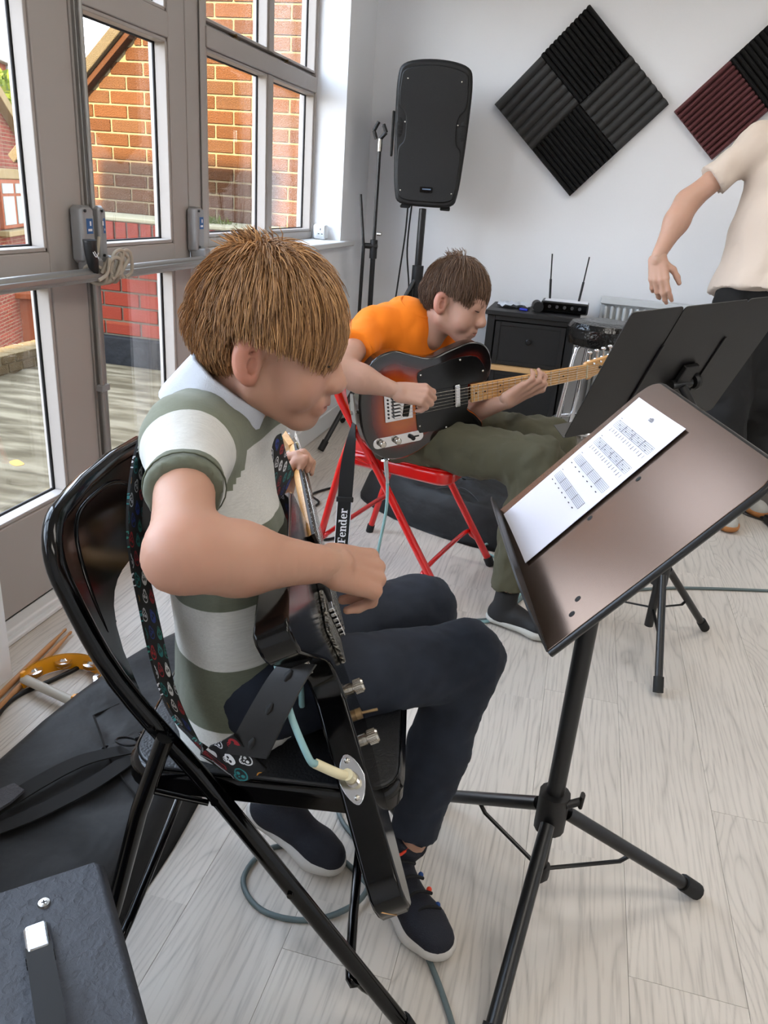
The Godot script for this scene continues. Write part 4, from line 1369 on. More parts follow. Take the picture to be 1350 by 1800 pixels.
func cabinet() -> void:
	var bm := mat(Color(0.028, 0.029, 0.031), 0.5)
	var x0 := -0.468
	var x1 := -0.02
	var z1 := -4.06
	var z0 := -4.445
	var t := thing("bedside_cabinet", "black painted cabinet with drawer knobs by the radiator", "cabinet", Vector3((x0 + x1) * 0.5, 0, (z0 + z1) * 0.5))
	wpart(MB.new().span(Vector3(x0 - 0.012, 0.680, z0), Vector3(x1 + 0.012, 0.703, z1 + 0.012), 0.003), "top", bm, t)
	for x in [[x0, x0 + 0.04], [x1 - 0.04, x1]]:
		wpart(MB.new().span(Vector3(x[0], 0.0, z0), Vector3(x[1], 0.68, z1 - 0.002), 0.003), "side_panel", bm, t)
	wpart(MB.new().span(Vector3(x0 + 0.04, 0.02, z0), Vector3(x1 - 0.04, 0.68, z0 + 0.012), 0.0), "back_panel", bm, t)
	wpart(MB.new().span(Vector3(x0 + 0.04, 0.655, z1 - 0.03), Vector3(x1 - 0.04, 0.68, z1 - 0.003), 0.002), "top_rail", bm, t)
	wpart(MB.new().span(Vector3(x0 + 0.04, 0.06, z1 - 0.03), Vector3(x1 - 0.04, 0.11, z1 - 0.003), 0.002), "bottom_rail", bm, t)
	for q in [[0.432, 0.650, 0.0], [0.115, 0.405, 0.03]]:
		var fr := MB.new()
		var za: float = z1 - 0.020 + q[2]
		var zb: float = z1 - 0.006 + q[2]
		fr.span(Vector3(x0 + 0.046, q[0], za), Vector3(x1 - 0.046, q[1], zb - 0.006), 0.002)
		for r in [[x0 + 0.046, q[0], x0 + 0.072, q[1]], [x1 - 0.072, q[0], x1 - 0.046, q[1]], [x0 + 0.072, q[0], x1 - 0.072, q[0] + 0.02], [x0 + 0.072, q[1] - 0.02, x1 - 0.072, q[1]]]:
			fr.span(Vector3(r[0], r[1], zb - 0.006), Vector3(r[2], r[3], zb), 0.0015)
		var d := wpart(fr, "drawer", bm, t)
		part(MB.new().lathe([Vector2(0.0, 0.026), Vector2(0.010, 0.025), Vector2(0.0155, 0.019), Vector2(0.015, 0.012), Vector2(0.007, 0.006), Vector2(0.007, 0.0)], Vector3((x0 + x1) * 0.5, (q[0] + q[1]) * 0.5 + 0.02, zb - 0.006), Basis(Vector3.RIGHT, PI / 2), 16), "knob", mat(Color(0.09, 0.09, 0.095), 0.35, 0.4), d)
	# raw wooden edge of the lower drawer, pulled out a little
	wpart(MB.new().span(Vector3(x0 + 0.03, 0.405, z1 - 0.2), Vector3(x1 - 0.01, 0.428, z1 + 0.028), 0.002), "drawer_edge", M.wood_light, t, "pale raw wooden drawer edge")
	# radio microphone receiver on top
	var r := thing("wireless_receiver", "small black radio receiver with two aerials on the cabinet", "receiver", Vector3(-0.10, 0.703, -4.24))
	wpart(MB.new().span(Vector3(-0.215, 0.707, -4.33), Vector3(0.025, 0.760, -4.18), 0.006), "case", mat(Color(0.07, 0.07, 0.075), 0.4), r)
	wpart(MB.new().span(Vector3(-0.205, 0.712, -4.182), Vector3(0.018, 0.755, -4.176), 0.002), "front_panel", M.black_gloss, r)
	for k in 5:
		wpart(MB.new().tube([Vector3(-0.17 + k * 0.038, 0.736, -4.178), Vector3(-0.17 + k * 0.038, 0.736, -4.166)], 0.008, 10), "control_knob", mat(Color(0.35, 0.35, 0.36), 0.3, 0.6), r)
	for a in [[-0.178, -0.200], [-0.030, -0.012]]:
		wpart(MB.new().tube([Vector3(a[0], 0.75, -4.30), Vector3(lerpf(a[0], a[1], 0.5), 0.86, -4.30)], 0.006, 8).tube([Vector3(lerpf(a[0], a[1], 0.5), 0.86, -4.30), Vector3(a[1], 0.985, -4.30)], 0.0035, 8), "aerial", M.black_plastic, r)
	wpart(MB.new().span(Vector3(-0.20, 0.7605, -4.32), Vector3(0.02, 0.7625, -4.20), 0.0005), "top_label", M.label_white, r)
	var mc := thing("black_torch", "short black cylinder lying beside the receiver", "torch", Vector3(-0.245, 0.703, -4.2))
	wpart(MB.new().tube([Vector3(-0.24, 0.730, -4.24), Vector3(-0.225, 0.730, -4.15)], 0.026, 16), "barrel", M.black_plastic, mc)
	wpart(MB.new().tube([Vector3(-0.226, 0.730, -4.155), Vector3(-0.223, 0.730, -4.142)], 0.0265, 16), "cap", M.rubber, mc)
	# crumpled papers / bag
	var pg := []
	var pn := FastNoiseLite.new()
	pn.seed = 3
	pn.frequency = 9.0
	for i in 9:
		var row := []
		for j in 13:
			row.append(Vector3(-0.44 + 0.17 * j / 12.0, 0.716 + 0.012 * pn.get_noise_2d(i * 0.06, j * 0.05) * 2.0 + 0.004, -4.34 + 0.15 * i / 8.0))
		pg.append(row)
	one(sheet(MB.new(), pg, 0.001), "crumpled_bag", mat(Color(0.80, 0.82, 0.85), 0.35), "crumpled clear white plastic bag on the cabinet", "bag")
	one(MB.new().tube([Vector3(-0.315, 0.712, -4.13), Vector3(-0.275, 0.712, -4.12)], 0.007, 8), "pen_cap", mat(Color(0.05, 0.12, 0.6), 0.4), "small blue pen cap on the cabinet", "pen cap")

func stool() -> void:
	var c := Vector3(0.112, 0, -3.80)
	var t := thing("bar_stool", "chrome bar stool with round black padded seat", "stool", c)
	var v := mat(Color(0.02, 0.02, 0.022), 0.22)
	bump(v, noise_tex(0.03, 3), 0.3, 5.0)
	wpart(MB.new().lathe([Vector2(0.0, 0.735), Vector2(0.10, 0.738), Vector2(0.155, 0.728), Vector2(0.172, 0.705), Vector2(0.172, 0.665), Vector2(0.160, 0.630), Vector2(0.135, 0.622), Vector2(0.0, 0.622)], c, Basis(), 32), "seat", v, t)
	for k in 4:
		var a := PI / 4 + PI / 2 * k + 0.3
		var d := Vector3(cos(a), 0, sin(a))
		var l := [c + d * 0.115 + Vector3(0, 0.622, 0), c + d * 0.135 + Vector3(0, 0.57, 0), c + d * 0.165 + Vector3(0, 0.30, 0), c + d * 0.205 + Vector3(0, 0.012, 0)]
		var lg := wpart(MB.new().tube(curve(l, 4), 0.0125, 12), "leg", M.chrome, t)
		wpart(MB.new().tube([c + d * 0.2 + Vector3(0, 0.03, 0), c + d * 0.207], 0.016, 10), "rubber_foot", M.rubber, t)
	var ring := []
	for k in 33:
		var a := TAU * k / 32.0
		ring.append(c + Vector3(cos(a) * 0.185, 0.24, sin(a) * 0.185))
	wpart(MB.new().tube(ring, 0.011, 10, false), "foot_ring", M.chrome, t)

func radiator() -> void:
	var x0 := 0.085
	var x1 := 1.62
	var t := thing("radiator", "white ribbed panel radiator under the foam tiles", "radiator", Vector3((x0 + x1) * 0.5, 0.19, ZB + 0.09))
	var zf := ZB + 0.105
	wpart(MB.new().span(Vector3(x0, 0.20, ZB + 0.04), Vector3(x1, 0.78, zf - 0.030), 0.006), "panel", M.radiator, t)
	wpart(MB.new().span(Vector3(x0 - 0.004, 0.755, ZB + 0.035), Vector3(x1 + 0.004, 0.790, zf + 0.004), 0.006), "top_grille", M.radiator, t)
	wpart(MB.new().span(Vector3(x0 - 0.004, 0.19, ZB + 0.035), Vector3(x1 + 0.004, 0.225, zf + 0.004), 0.006), "bottom_edge", M.radiator, t)
	for k in 46:
		var x := x0 + 0.03 + k * 0.0327
		if x > x1 - 0.02:
			break
		wpart(MB.new().span(Vector3(x - 0.0100, 0.235, zf - 0.034), Vector3(x + 0.0100, 0.748, zf + 0.002), 0.0095), "rib", M.radiator, t)
	for x in [x0 + 0.02, x1 - 0.02]:
		wpart(MB.new().tube([Vector3(x, 0.21, ZB + 0.06), Vector3(x, 0.0, ZB + 0.06)], 0.0075, 8), "pipe", M.radiator, t)
	for x in [x0 + 0.25, x1 - 0.25]:
		wpart(MB.new().span(Vector3(x - 0.02, 0.3, ZB + 0.02), Vector3(x + 0.02, 0.7, ZB + 0.045), 0.002), "wall_bracket", M.radiator, t)

func amp() -> void:
	# practice amplifier, turned 45 degrees, its far top corner in view
	var a := Vector3(0.69, 0, 0.72).normalized()
	var b := Vector3(-0.72, 0, 0.69).normalized()
	var corner := Vector3(-0.484, 0.40, -0.65)
	var W := 0.46
	var Dp := 0.34
	var c := corner + a * W * 0.5 + b * Dp * 0.5
	c.y = 0.0
	var t := thing("guitar_amplifier", "black vinyl practice amplifier with carrying handle on the floor", "amplifier", c)
	var bs := Basis(a, Vector3.UP, a.cross(Vector3.UP))
	wpart(MB.new().box(c + Vector3(0, 0.205, 0), Vector3(W, 0.39, Dp), 0.012, bs), "cabinet", M.amp_vinyl, t)
	for i in [-1.0, 1.0]:
		for j in [-1.0, 1.0]:
			wpart(MB.new().tube([c + a * (W * 0.5 - 0.05) * i + b * (Dp * 0.5 - 0.05) * j, c + a * (W * 0.5 - 0.05) * i + b * (Dp * 0.5 - 0.05) * j + Vector3(0, 0.014, 0)], 0.018, 10), "rubber_foot", M.rubber, t)
	# control panel recess along the far-left edge of the top
	wpart(MB.new().box(c + b * (Dp * 0.5 - 0.045) + Vector3(0, 0.401, 0), Vector3(W - 0.03, 0.006, 0.06), 0.003, bs), "control_panel", M.black_gloss, t)
	for p in [[0.05, 0.075], [W - 0.05, 0.075]]:
		var sc: Vector3 = corner + a * p[0] + b * p[1]
		var s := MB.new()
		s.lathe([Vector2(0.0, 0.0035), Vector2(0.003, 0.0035), Vector2(0.0065, 0.003), Vector2(0.0075, 0.0)], sc, Basis(), 16)
		var so := wpart(s, "screw", M.nickel, t)
		part(MB.new().box(sc + Vector3(0, 0.0036, 0), Vector3(0.006, 0.0004, 0.0012), 0.0, bs).box(sc + Vector3(0, 0.0036, 0), Vector3(0.0012, 0.0004, 0.006), 0.0, bs), "screw_slot", M.rubber, so)
	# strap handle with bright end caps
	var hp := corner + b * 0.088
	var pts := []
	for k in 13:
		var u := k / 12.0
		pts.append(hp + a * (0.115 + 0.235 * u) + Vector3(0, 0.010 + 0.020 * sin(PI * u), 0))
	var wd := []
	for p in pts:
		wd.append(b * 0.027)
	wpart(MB.new().ribbon(pts, wd, 0.007), "handle", M.rubber, t)
	for u in [0.105, 0.36]:
		var cp := wpart(MB.new().box(hp + a * u + Vector3(0, 0.009, 0), Vector3(0.045, 0.016, 0.031), 0.007, bs), "handle_cap", M.chrome, t, "bright handle end cap")
		for k in 3:
			part(MB.new().box(hp + a * (u + (0.025 + k * 0.005) * (1.0 if u < 0.2 else -1.0)) + Vector3(0, 0.014, 0), Vector3(0.002, 0.006, 0.029), 0.0005, bs), "grip_ridge", M.rubber, cp)

func soft_slab(outline: PackedVector2Array, f: Transform3D, h: float, amp: float, sd: int, step := 0.03) -> MB:
	# a stuffed flat bag lying in the xy plane of f: domed top with creases, closed below
	var mb := MB.new()
	var nz := FastNoiseLite.new()
	nz.seed = sd
	nz.frequency = 3.0
	nz.fractal_octaves = 3
	var r := Rect2(outline[0], Vector2.ZERO)
	for q in outline:
		r = r.expand(q)
	var rings := 12
	var m := outline.size()
	var ctr := r.get_center()
	var ids := []
	for k in rings + 1:
		var u := float(k) / rings          # 0 at the rim, 1 at the spine
		var row := []
		for i in m:
			var q := outline[i]
			var p := q.lerp(ctr + (q - ctr) * Vector2(0.02, 0.02), u)
			var z := h * pow(1.0 - pow(1.0 - minf(u * 3.2, 1.0), 2.4), 0.7) + amp * nz.get_noise_2d(p.x, p.y * 2.0) * minf(1.0, u * 5.0)
			row.append(mb.vert(f * Vector3(p.x, p.y, z), f.basis.z))
		ids.append(row)
	var low := []
	for i in m:
		low.append(mb.vert(f * Vector3(outline[i].x * 0.985, outline[i].y * 0.985, 0.0), f.basis.z * 0.01 + f.basis * Vector3(outline[i].x - ctr.x, outline[i].y - ctr.y, 0).normalized()))
	var acc := PackedVector3Array()
	acc.resize(mb.v.size())
	for k in rings:
		for i in m:
			var j := (i + 1) % m
			mb.quad(ids[k][i], ids[k][j], ids[k + 1][j], ids[k + 1][i])
			var fn := (mb.v[ids[k][j]] - mb.v[ids[k][i]]).cross(mb.v[ids[k + 1][i]] - mb.v[ids[k][i]])
			if fn.dot(f.basis.z) < 0:
				fn = -fn
			for w in [ids[k][i], ids[k][j], ids[k + 1][j], ids[k + 1][i]]:
				acc[w] += fn
	for w in mb.v.size():
		if acc[w].length() > 1e-9:
			mb.n[w] = acc[w].normalized()
	for i in m:
		mb.quad(low[i], low[(i + 1) % m], ids[0][(i + 1) % m], ids[0][i])
	return mb

func bags() -> void:
	# gig bag on the floor behind the black chair
	var t := thing("gig_bag", "flat black gig bag with shoulder strap behind the black chair", "bag", Vector3(-0.83, 0, -1.1))
	var o := curve2([Vector2(-1.055, 0.45), Vector2(-1.06, 1.0), Vector2(-1.045, 1.36), Vector2(-0.985, 1.66), Vector2(-0.86, 1.88), Vector2(-0.72, 1.92), Vector2(-0.64, 1.75), Vector2(-0.63, 1.3), Vector2(-0.61, 0.98), Vector2(-0.64, 0.72), Vector2(-0.80, 0.58), Vector2(-0.93, 0.42)], 5)
	var f := Transform3D(Basis(Vector3(1, 0, 0), Vector3(0, 0, -1), Vector3(0, 1, 0)), Vector3(0, 0.002, 0))
	wpart(soft_slab(o, f, 0.065, 0.010, 4), "bag_body", M.bag, t)
	# seams of the front pocket
	var s1 := MB.new()
	s1.tube(curve([Vector3(-0.925, 0.068, -1.255), Vector3(-0.885, 0.07, -1.215), Vector3(-0.80, 0.072, -1.13), Vector3(-0.70, 0.07, -1.06)], 5), 0.0022, 5)
	s1.tube([Vector3(-0.925, 0.068, -1.255), Vector3(-0.895, 0.069, -1.31)], 0.0022, 5)
	wpart(s1, "pocket_seam", M.webbing, t)
	var st := MB.new()
	var a := [Vector3(-0.785, 0.080, -1.165), Vector3(-0.845, 0.085, -1.105), Vector3(-0.885, 0.088, -1.02), Vector3(-0.925, 0.088, -0.90), Vector3(-0.965, 0.085, -0.78)]
	var wv := []
	var pts := curve(a, 5)
	for p in pts:
		wv.append(Vector3(0.036, 0, 0.012))
	st.ribbon(pts, wv, 0.003)
	wpart(st, "shoulder_strap", M.webbing, t)
	var st2 := MB.new()
	var pts2 := curve([Vector3(-0.765, 0.078, -1.15), Vector3(-0.795, 0.080, -1.05), Vector3(-0.845, 0.082, -0.95), Vector3(-0.90, 0.080, -0.88), Vector3(-0.95, 0.078, -0.80)], 5)
	var wv2 := []
	for p in pts2:
		wv2.append(Vector3(0.034, 0, 0.010))
	st2.ribbon(pts2, wv2, 0.003)
	wpart(st2, "shoulder_strap", M.webbing, t)
	var pad := MB.new()
	var pp := curve([Vector3(-0.905, 0.097, -0.985), Vector3(-0.925, 0.098, -0.92), Vector3(-0.955, 0.096, -0.82)], 5)
	var pw := []
	for k in pp.size():
		pw.append(Vector3(0.045, 0, 0.014) * (0.65 + 0.35 * minf(1.0, k / 3.0)))
	pad.ribbon(pp, pw, 0.006)
	wpart(pad, "strap_pad", M.webbing_grey, t, "grey ribbed strap pad")
	var bk := MB.new()
	for q in [[Vector3(-0.792, 0.090, -1.178), 0.024], [Vector3(-0.765, 0.088, -1.215), 0.018]]:
		var ring := []
		for k in 17:
			var ang := TAU * k / 16.0
			ring.append(q[0] + Vector3(cos(ang) * q[1], 0.004 * sin(ang), sin(ang) * q[1] * 0.7))
		bk.tube(ring, 0.0025, 6, false)
	bk.tube(curve([Vector3(-0.780, 0.09, -1.19), Vector3(-0.745, 0.094, -1.225), Vector3(-0.725, 0.09, -1.25), Vector3(-0.735, 0.092, -1.235)], 4), 0.0045, 6)
	wpart(bk, "snap_hook", mat(Color(0.10, 0.10, 0.11), 0.3, 0.7), t)
	# second gig bag under the red chair
	var t2 := thing("gig_bag", "slumped black nylon bag under the red chair", "bag", Vector3(-0.38, 0, -2.95))
	var o2 := curve2([Vector2(-0.80, 3.02), Vector2(-0.62, 2.86), Vector2(-0.42, 2.76), Vector2(-0.2, 2.70), Vector2(0.0, 2.72), Vector2(0.10, 2.85), Vector2(0.02, 3.05), Vector2(-0.25, 3.15), Vector2(-0.6, 3.2), Vector2(-0.78, 3.15)], 5)
	wpart(soft_slab(o2, f, 0.15, 0.035, 9), "bag_body", M.bag, t2)
	var s2 := MB.new()
	s2.tube(curve([Vector3(-0.45, 0.15, -2.83), Vector3(-0.35, 0.165, -2.85), Vector3(-0.27, 0.14, -2.79), Vector3(-0.24, 0.10, -2.75)], 5), 0.002, 5)
	wpart(s2, "piping", mat(Color(0.2, 0.2, 0.22), 0.6), t2)

# ------------------------------------------------------------------ bodies: smooth union of tapered bones, meshed as surface nets
func cone(a: Vector3, b: Vector3, ra: float, rb: float, flat := 0, sq := Vector3.ZERO, sf := 1.0) -> Dictionary:
	return {"t": 0, "a": a, "b": b, "ra": ra, "rb": rb, "flat": flat, "sq": sq, "sf": sf, "neg": false}

func egg(c: Vector3, r: Vector3, bs := Basis(), neg := false) -> Dictionary:
	return {"t": 1, "c": c, "r": r, "bs": bs, "neg": neg}

func nets(mb: MB, prims: Array, cell: float, k: float, uvf = null, colf = null, wrinkle = null) -> MB:
	var lo := Vector3.INF
	var hi := -Vector3.INF
	for q in prims:
		if q.neg:
			continue
		if q.t == 0:
			var r := maxf(q.ra, q.rb)
			lo = lo.min(q.a - Vector3.ONE * r).min(q.b - Vector3.ONE * r)
			hi = hi.max(q.a + Vector3.ONE * r).max(q.b + Vector3.ONE * r)
		else:
			var r := maxf(q.r.x, maxf(q.r.y, q.r.z))
			lo = lo.min(q.c - Vector3.ONE * r)
			hi = hi.max(q.c + Vector3.ONE * r)
	lo -= Vector3.ONE * cell * 3.0
	hi += Vector3.ONE * cell * 3.0
	var nx := int(ceil((hi.x - lo.x) / cell)) + 1
	var ny := int(ceil((hi.y - lo.y) / cell)) + 1
	var nz := int(ceil((hi.z - lo.z) / cell)) + 1
	var F := PackedFloat32Array()
	F.resize(nx * ny * nz)
	var far := 5.0 / k + cell
	for q in prims:
		var b0: Vector3
		var b1: Vector3
		if q.t == 0:
			var r := maxf(q.ra, q.rb) + far
			b0 = (q.a as Vector3).min(q.b) - Vector3.ONE * r
			b1 = (q.a as Vector3).max(q.b) + Vector3.ONE * r
		else:
			var r := maxf(q.r.x, maxf(q.r.y, q.r.z)) + far
			b0 = q.c - Vector3.ONE * r
			b1 = q.c + Vector3.ONE * r
		var i0 := maxi(0, int((b0.x - lo.x) / cell))
		var i1 := mini(nx - 1, int((b1.x - lo.x) / cell) + 1)
		var j0 := maxi(0, int((b0.y - lo.y) / cell))
		var j1 := mini(ny - 1, int((b1.y - lo.y) / cell) + 1)
		var k0 := maxi(0, int((b0.z - lo.z) / cell))
		var k1 := mini(nz - 1, int((b1.z - lo.z) / cell) + 1)
		if q.t == 0:
			var a: Vector3 = q.a
			var ba: Vector3 = q.b - q.a
			var l2 := maxf(ba.length_squared(), 1e-9)
			var ln := sqrt(l2)
			var ra: float = q.ra
			var dr: float = q.rb - q.ra
			var flat: int = q.flat
			var sq: Vector3 = q.sq
			var sf: float = q.sf - 1.0
			for kk in range(k0, k1 + 1):
				for jj in range(j0, j1 + 1):
					var row := (kk * ny + jj) * nx
					var pa := Vector3(lo.x + i0 * cell, lo.y + jj * cell, lo.z + kk * cell) - a
					for ii in range(i0, i1 + 1):
						var h := pa.dot(ba) / l2
						var hc := clampf(h, 0.0, 1.0)
						var v := pa - ba * hc
						if sf != 0.0:
							v += sq * (v.dot(sq) * sf)
						var d := v.length() - ra - dr * hc
						if flat & 1:
							d = maxf(d, -h * ln)
						if flat & 2:
							d = maxf(d, (h - 1.0) * ln)
						if d < far:
							F[row + ii] += exp(-k * d)
						pa.x += cell
		else:
			var c: Vector3 = q.c
			var inv: Basis = (q.bs as Basis).inverse()
			var r: Vector3 = q.r
			var neg: bool = q.neg
			for kk in range(k0, k1 + 1):
				for jj in range(j0, j1 + 1):
					var row := (kk * ny + jj) * nx
					for ii in range(i0, i1 + 1):
						var p := inv * (Vector3(lo.x + ii * cell, lo.y + jj * cell, lo.z + kk * cell) - c)
						var e := p / r
						var l := e.length()
						var g := (e / r).length()
						var d := l * (l - 1.0) / g if g > 1e-6 else -minf(r.x, minf(r.y, r.z))
						if neg:
							if d < 0.03:
								F[row + ii] = minf(F[row + ii], exp(k * d))
						elif d < far:
							F[row + ii] += exp(-k * d)
	# signs, then one vertex in each crossed cell
	var S := PackedByteArray()
	S.resize(F.size())
	for i in F.size():
		S[i] = 1 if F[i] > 1.0 else 0
	var sy := nx
	var sz := nx * ny
	var off := [0, 1, sy, sy + 1, sz, sz + 1, sz + sy, sz + sy + 1]
	var cp := [Vector3(0, 0, 0), Vector3(1, 0, 0), Vector3(0, 1, 0), Vector3(1, 1, 0), Vector3(0, 0, 1), Vector3(1, 0, 1), Vector3(0, 1, 1), Vector3(1, 1, 1)]
	var edges := [[0, 1], [2, 3], [4, 5], [6, 7], [0, 2], [1, 3], [4, 6], [5, 7], [0, 4], [1, 5], [2, 6], [3, 7]]
	var id := PackedInt32Array()
	id.resize(F.size())
	var first := mb.v.size()
	var made := PackedInt32Array()
	var o1: int = off[1]
	var o2: int = off[2]
	var o3: int = off[3]
	var o4: int = off[4]
	var o5: int = off[5]
	var o6: int = off[6]
	var o7: int = off[7]
	for kk in nz - 1:
		for jj in ny - 1:
			var row := (kk * ny + jj) * nx
			for ii in nx - 1:
				var at := row + ii
				var sum := S[at] + S[at + o1] + S[at + o2] + S[at + o3] + S[at + o4] + S[at + o5] + S[at + o6] + S[at + o7]
				if sum == 0 or sum == 8:
					continue
				var pos := Vector3.ZERO
				var cnt := 0
				for e in edges:
					var ia: int = at + off[e[0]]
					var ib: int = at + off[e[1]]
					if S[ia] != S[ib]:
						var da := -log(maxf(F[ia], 1e-5))
						var db := -log(maxf(F[ib], 1e-5))
						pos += (cp[e[0]] as Vector3).lerp(cp[e[1]], da / (da - db))
						cnt += 1
				pos = lo + (Vector3(ii, jj, kk) + pos / cnt) * cell
				id[at] = mb.v.size()
				made.append(at)
				mb.v.append(pos)
				mb.n.append(Vector3.ZERO)
				mb.t.append(Vector2.ZERO)
				mb.c.append(mb.col)
	var fs := mb.ix.size()
	for at in made:
		var ii := at % nx
		var jj := (at / nx) % ny
		var kk := at / sz
		for ax in 3:
			var st: int = [1, sy, sz][ax]
			if S[at] == S[at + st]:
				continue
			var u: int = [sy, sz, 1][ax]
			var w: int = [sz, 1, sy][ax]
			var ui: int = [jj, kk, ii][ax]
			var wi: int = [kk, ii, jj][ax]
			if ui == 0 or wi == 0:
				continue
			var a := id[at]
			var b := id[at - u]
			var c := id[at - u - w]
			var d := id[at - w]
			if S[at] == 1:
				mb.ix.append_array([a, b, c, a, c, d])
			else:
				mb.ix.append_array([a, c, b, a, d, c])
	smooth_normals(mb, first, fs)
	if wrinkle != null:
		for i in range(first, mb.v.size()):
			mb.v[i] += mb.n[i] * wrinkle.call(mb.v[i])
		smooth_normals(mb, first, fs)
	if uvf != null:
		for i in range(first, mb.v.size()):
			mb.t[i] = uvf.call(mb.v[i])
	if colf != null:
		for i in range(first, mb.v.size()):
			mb.c[i] = colf.call(mb.v[i])
	return mb

func smooth_normals(mb: MB, first: int, fs: int) -> void:
	for i in range(first, mb.v.size()):
		mb.n[i] = Vector3.ZERO
	for i in range(fs, mb.ix.size(), 3):
		var a := mb.ix[i]
		var b := mb.ix[i + 1]
		var c := mb.ix[i + 2]
		var f := (mb.v[c] - mb.v[a]).cross(mb.v[b] - mb.v[a])
		mb.n[a] += f
		mb.n[b] += f
		mb.n[c] += f
	for i in range(first, mb.v.size()):
		mb.n[i] = mb.n[i].normalized()

func hand_bones(w: Transform3D, left: bool, s: float, curl: Array, thumb: Array, elbow: Vector3, spread := 0.06) -> Array:
	# w: wrist, y towards the knuckles, z out of the back of the hand; x is made to point to the thumb
	var y := w.basis.y.normalized()
	var z := (w.basis.z - y * w.basis.z.dot(y)).normalized()
	var x := y.cross(z) if left else z.cross(y)
	var o := w.origin
	var P := func(v: Vector3) -> Vector3: return o + (x * v.x + y * v.y + z * v.z) * s
	var out := []
	var base := [Vector3(0.024, 0.076, 0), Vector3(0.008, 0.080, 0.002), Vector3(-0.009, 0.076, 0.001), Vector3(-0.0235, 0.068, -0.002)]
	var ln := [[0.036, 0.022, 0.017], [0.040, 0.025, 0.018], [0.036, 0.023, 0.018], [0.028, 0.018, 0.015]]
	var rd := [0.0080, 0.0083, 0.0080, 0.0070]
	for f in 4:
		out.append(cone(P.call(Vector3(base[f].x * 0.62, 0.004, -0.002)), P.call(base[f] + Vector3(0, -0.004, -0.003)), 0.0135 * s, 0.0102 * s))
		var p: Vector3 = base[f]
		var ang := 0.0
		var sx := (1.5 - f) * spread
		for g in 3:
			ang += curl[f][g]
			var dir := Vector3(sx, cos(ang), -sin(ang)).normalized()
			var e: Vector3 = p + dir * ln[f][g]
			out.append(cone(P.call(p), P.call(e), rd[f] * s * (1.0 - 0.08 * g), rd[f] * s * (0.94 - 0.09 * g)))
			p = e
	out.append(cone(P.call(Vector3(0.012, 0.012, -0.006)), P.call(Vector3(0.022, 0.040, -0.010)), 0.0155 * s, 0.0125 * s))
	var tp := Vector3(0.020, 0.022, -0.008)
	var tl := [0.034, 0.027, 0.021]
	for g in 3:
		var e: Vector3 = tp + (thumb[g] as Vector3).normalized() * tl[g]
		out.append(cone(P.call(tp), P.call(e), (0.0115 - 0.0012 * g) * s, (0.0100 - 0.0012 * g) * s))
		tp = e
	out.append(cone(o + (elbow - o).normalized() * 0.05 * s, P.call(Vector3(0, 0.006, -0.002)), 0.0185 * s, 0.0225 * s))
	# heel of the hand
	out.append(cone(P.call(Vector3(-0.016, 0.006, -0.004)), P.call(Vector3(-0.018, 0.040, -0.006)), 0.013 * s, 0.0115 * s))
	return out

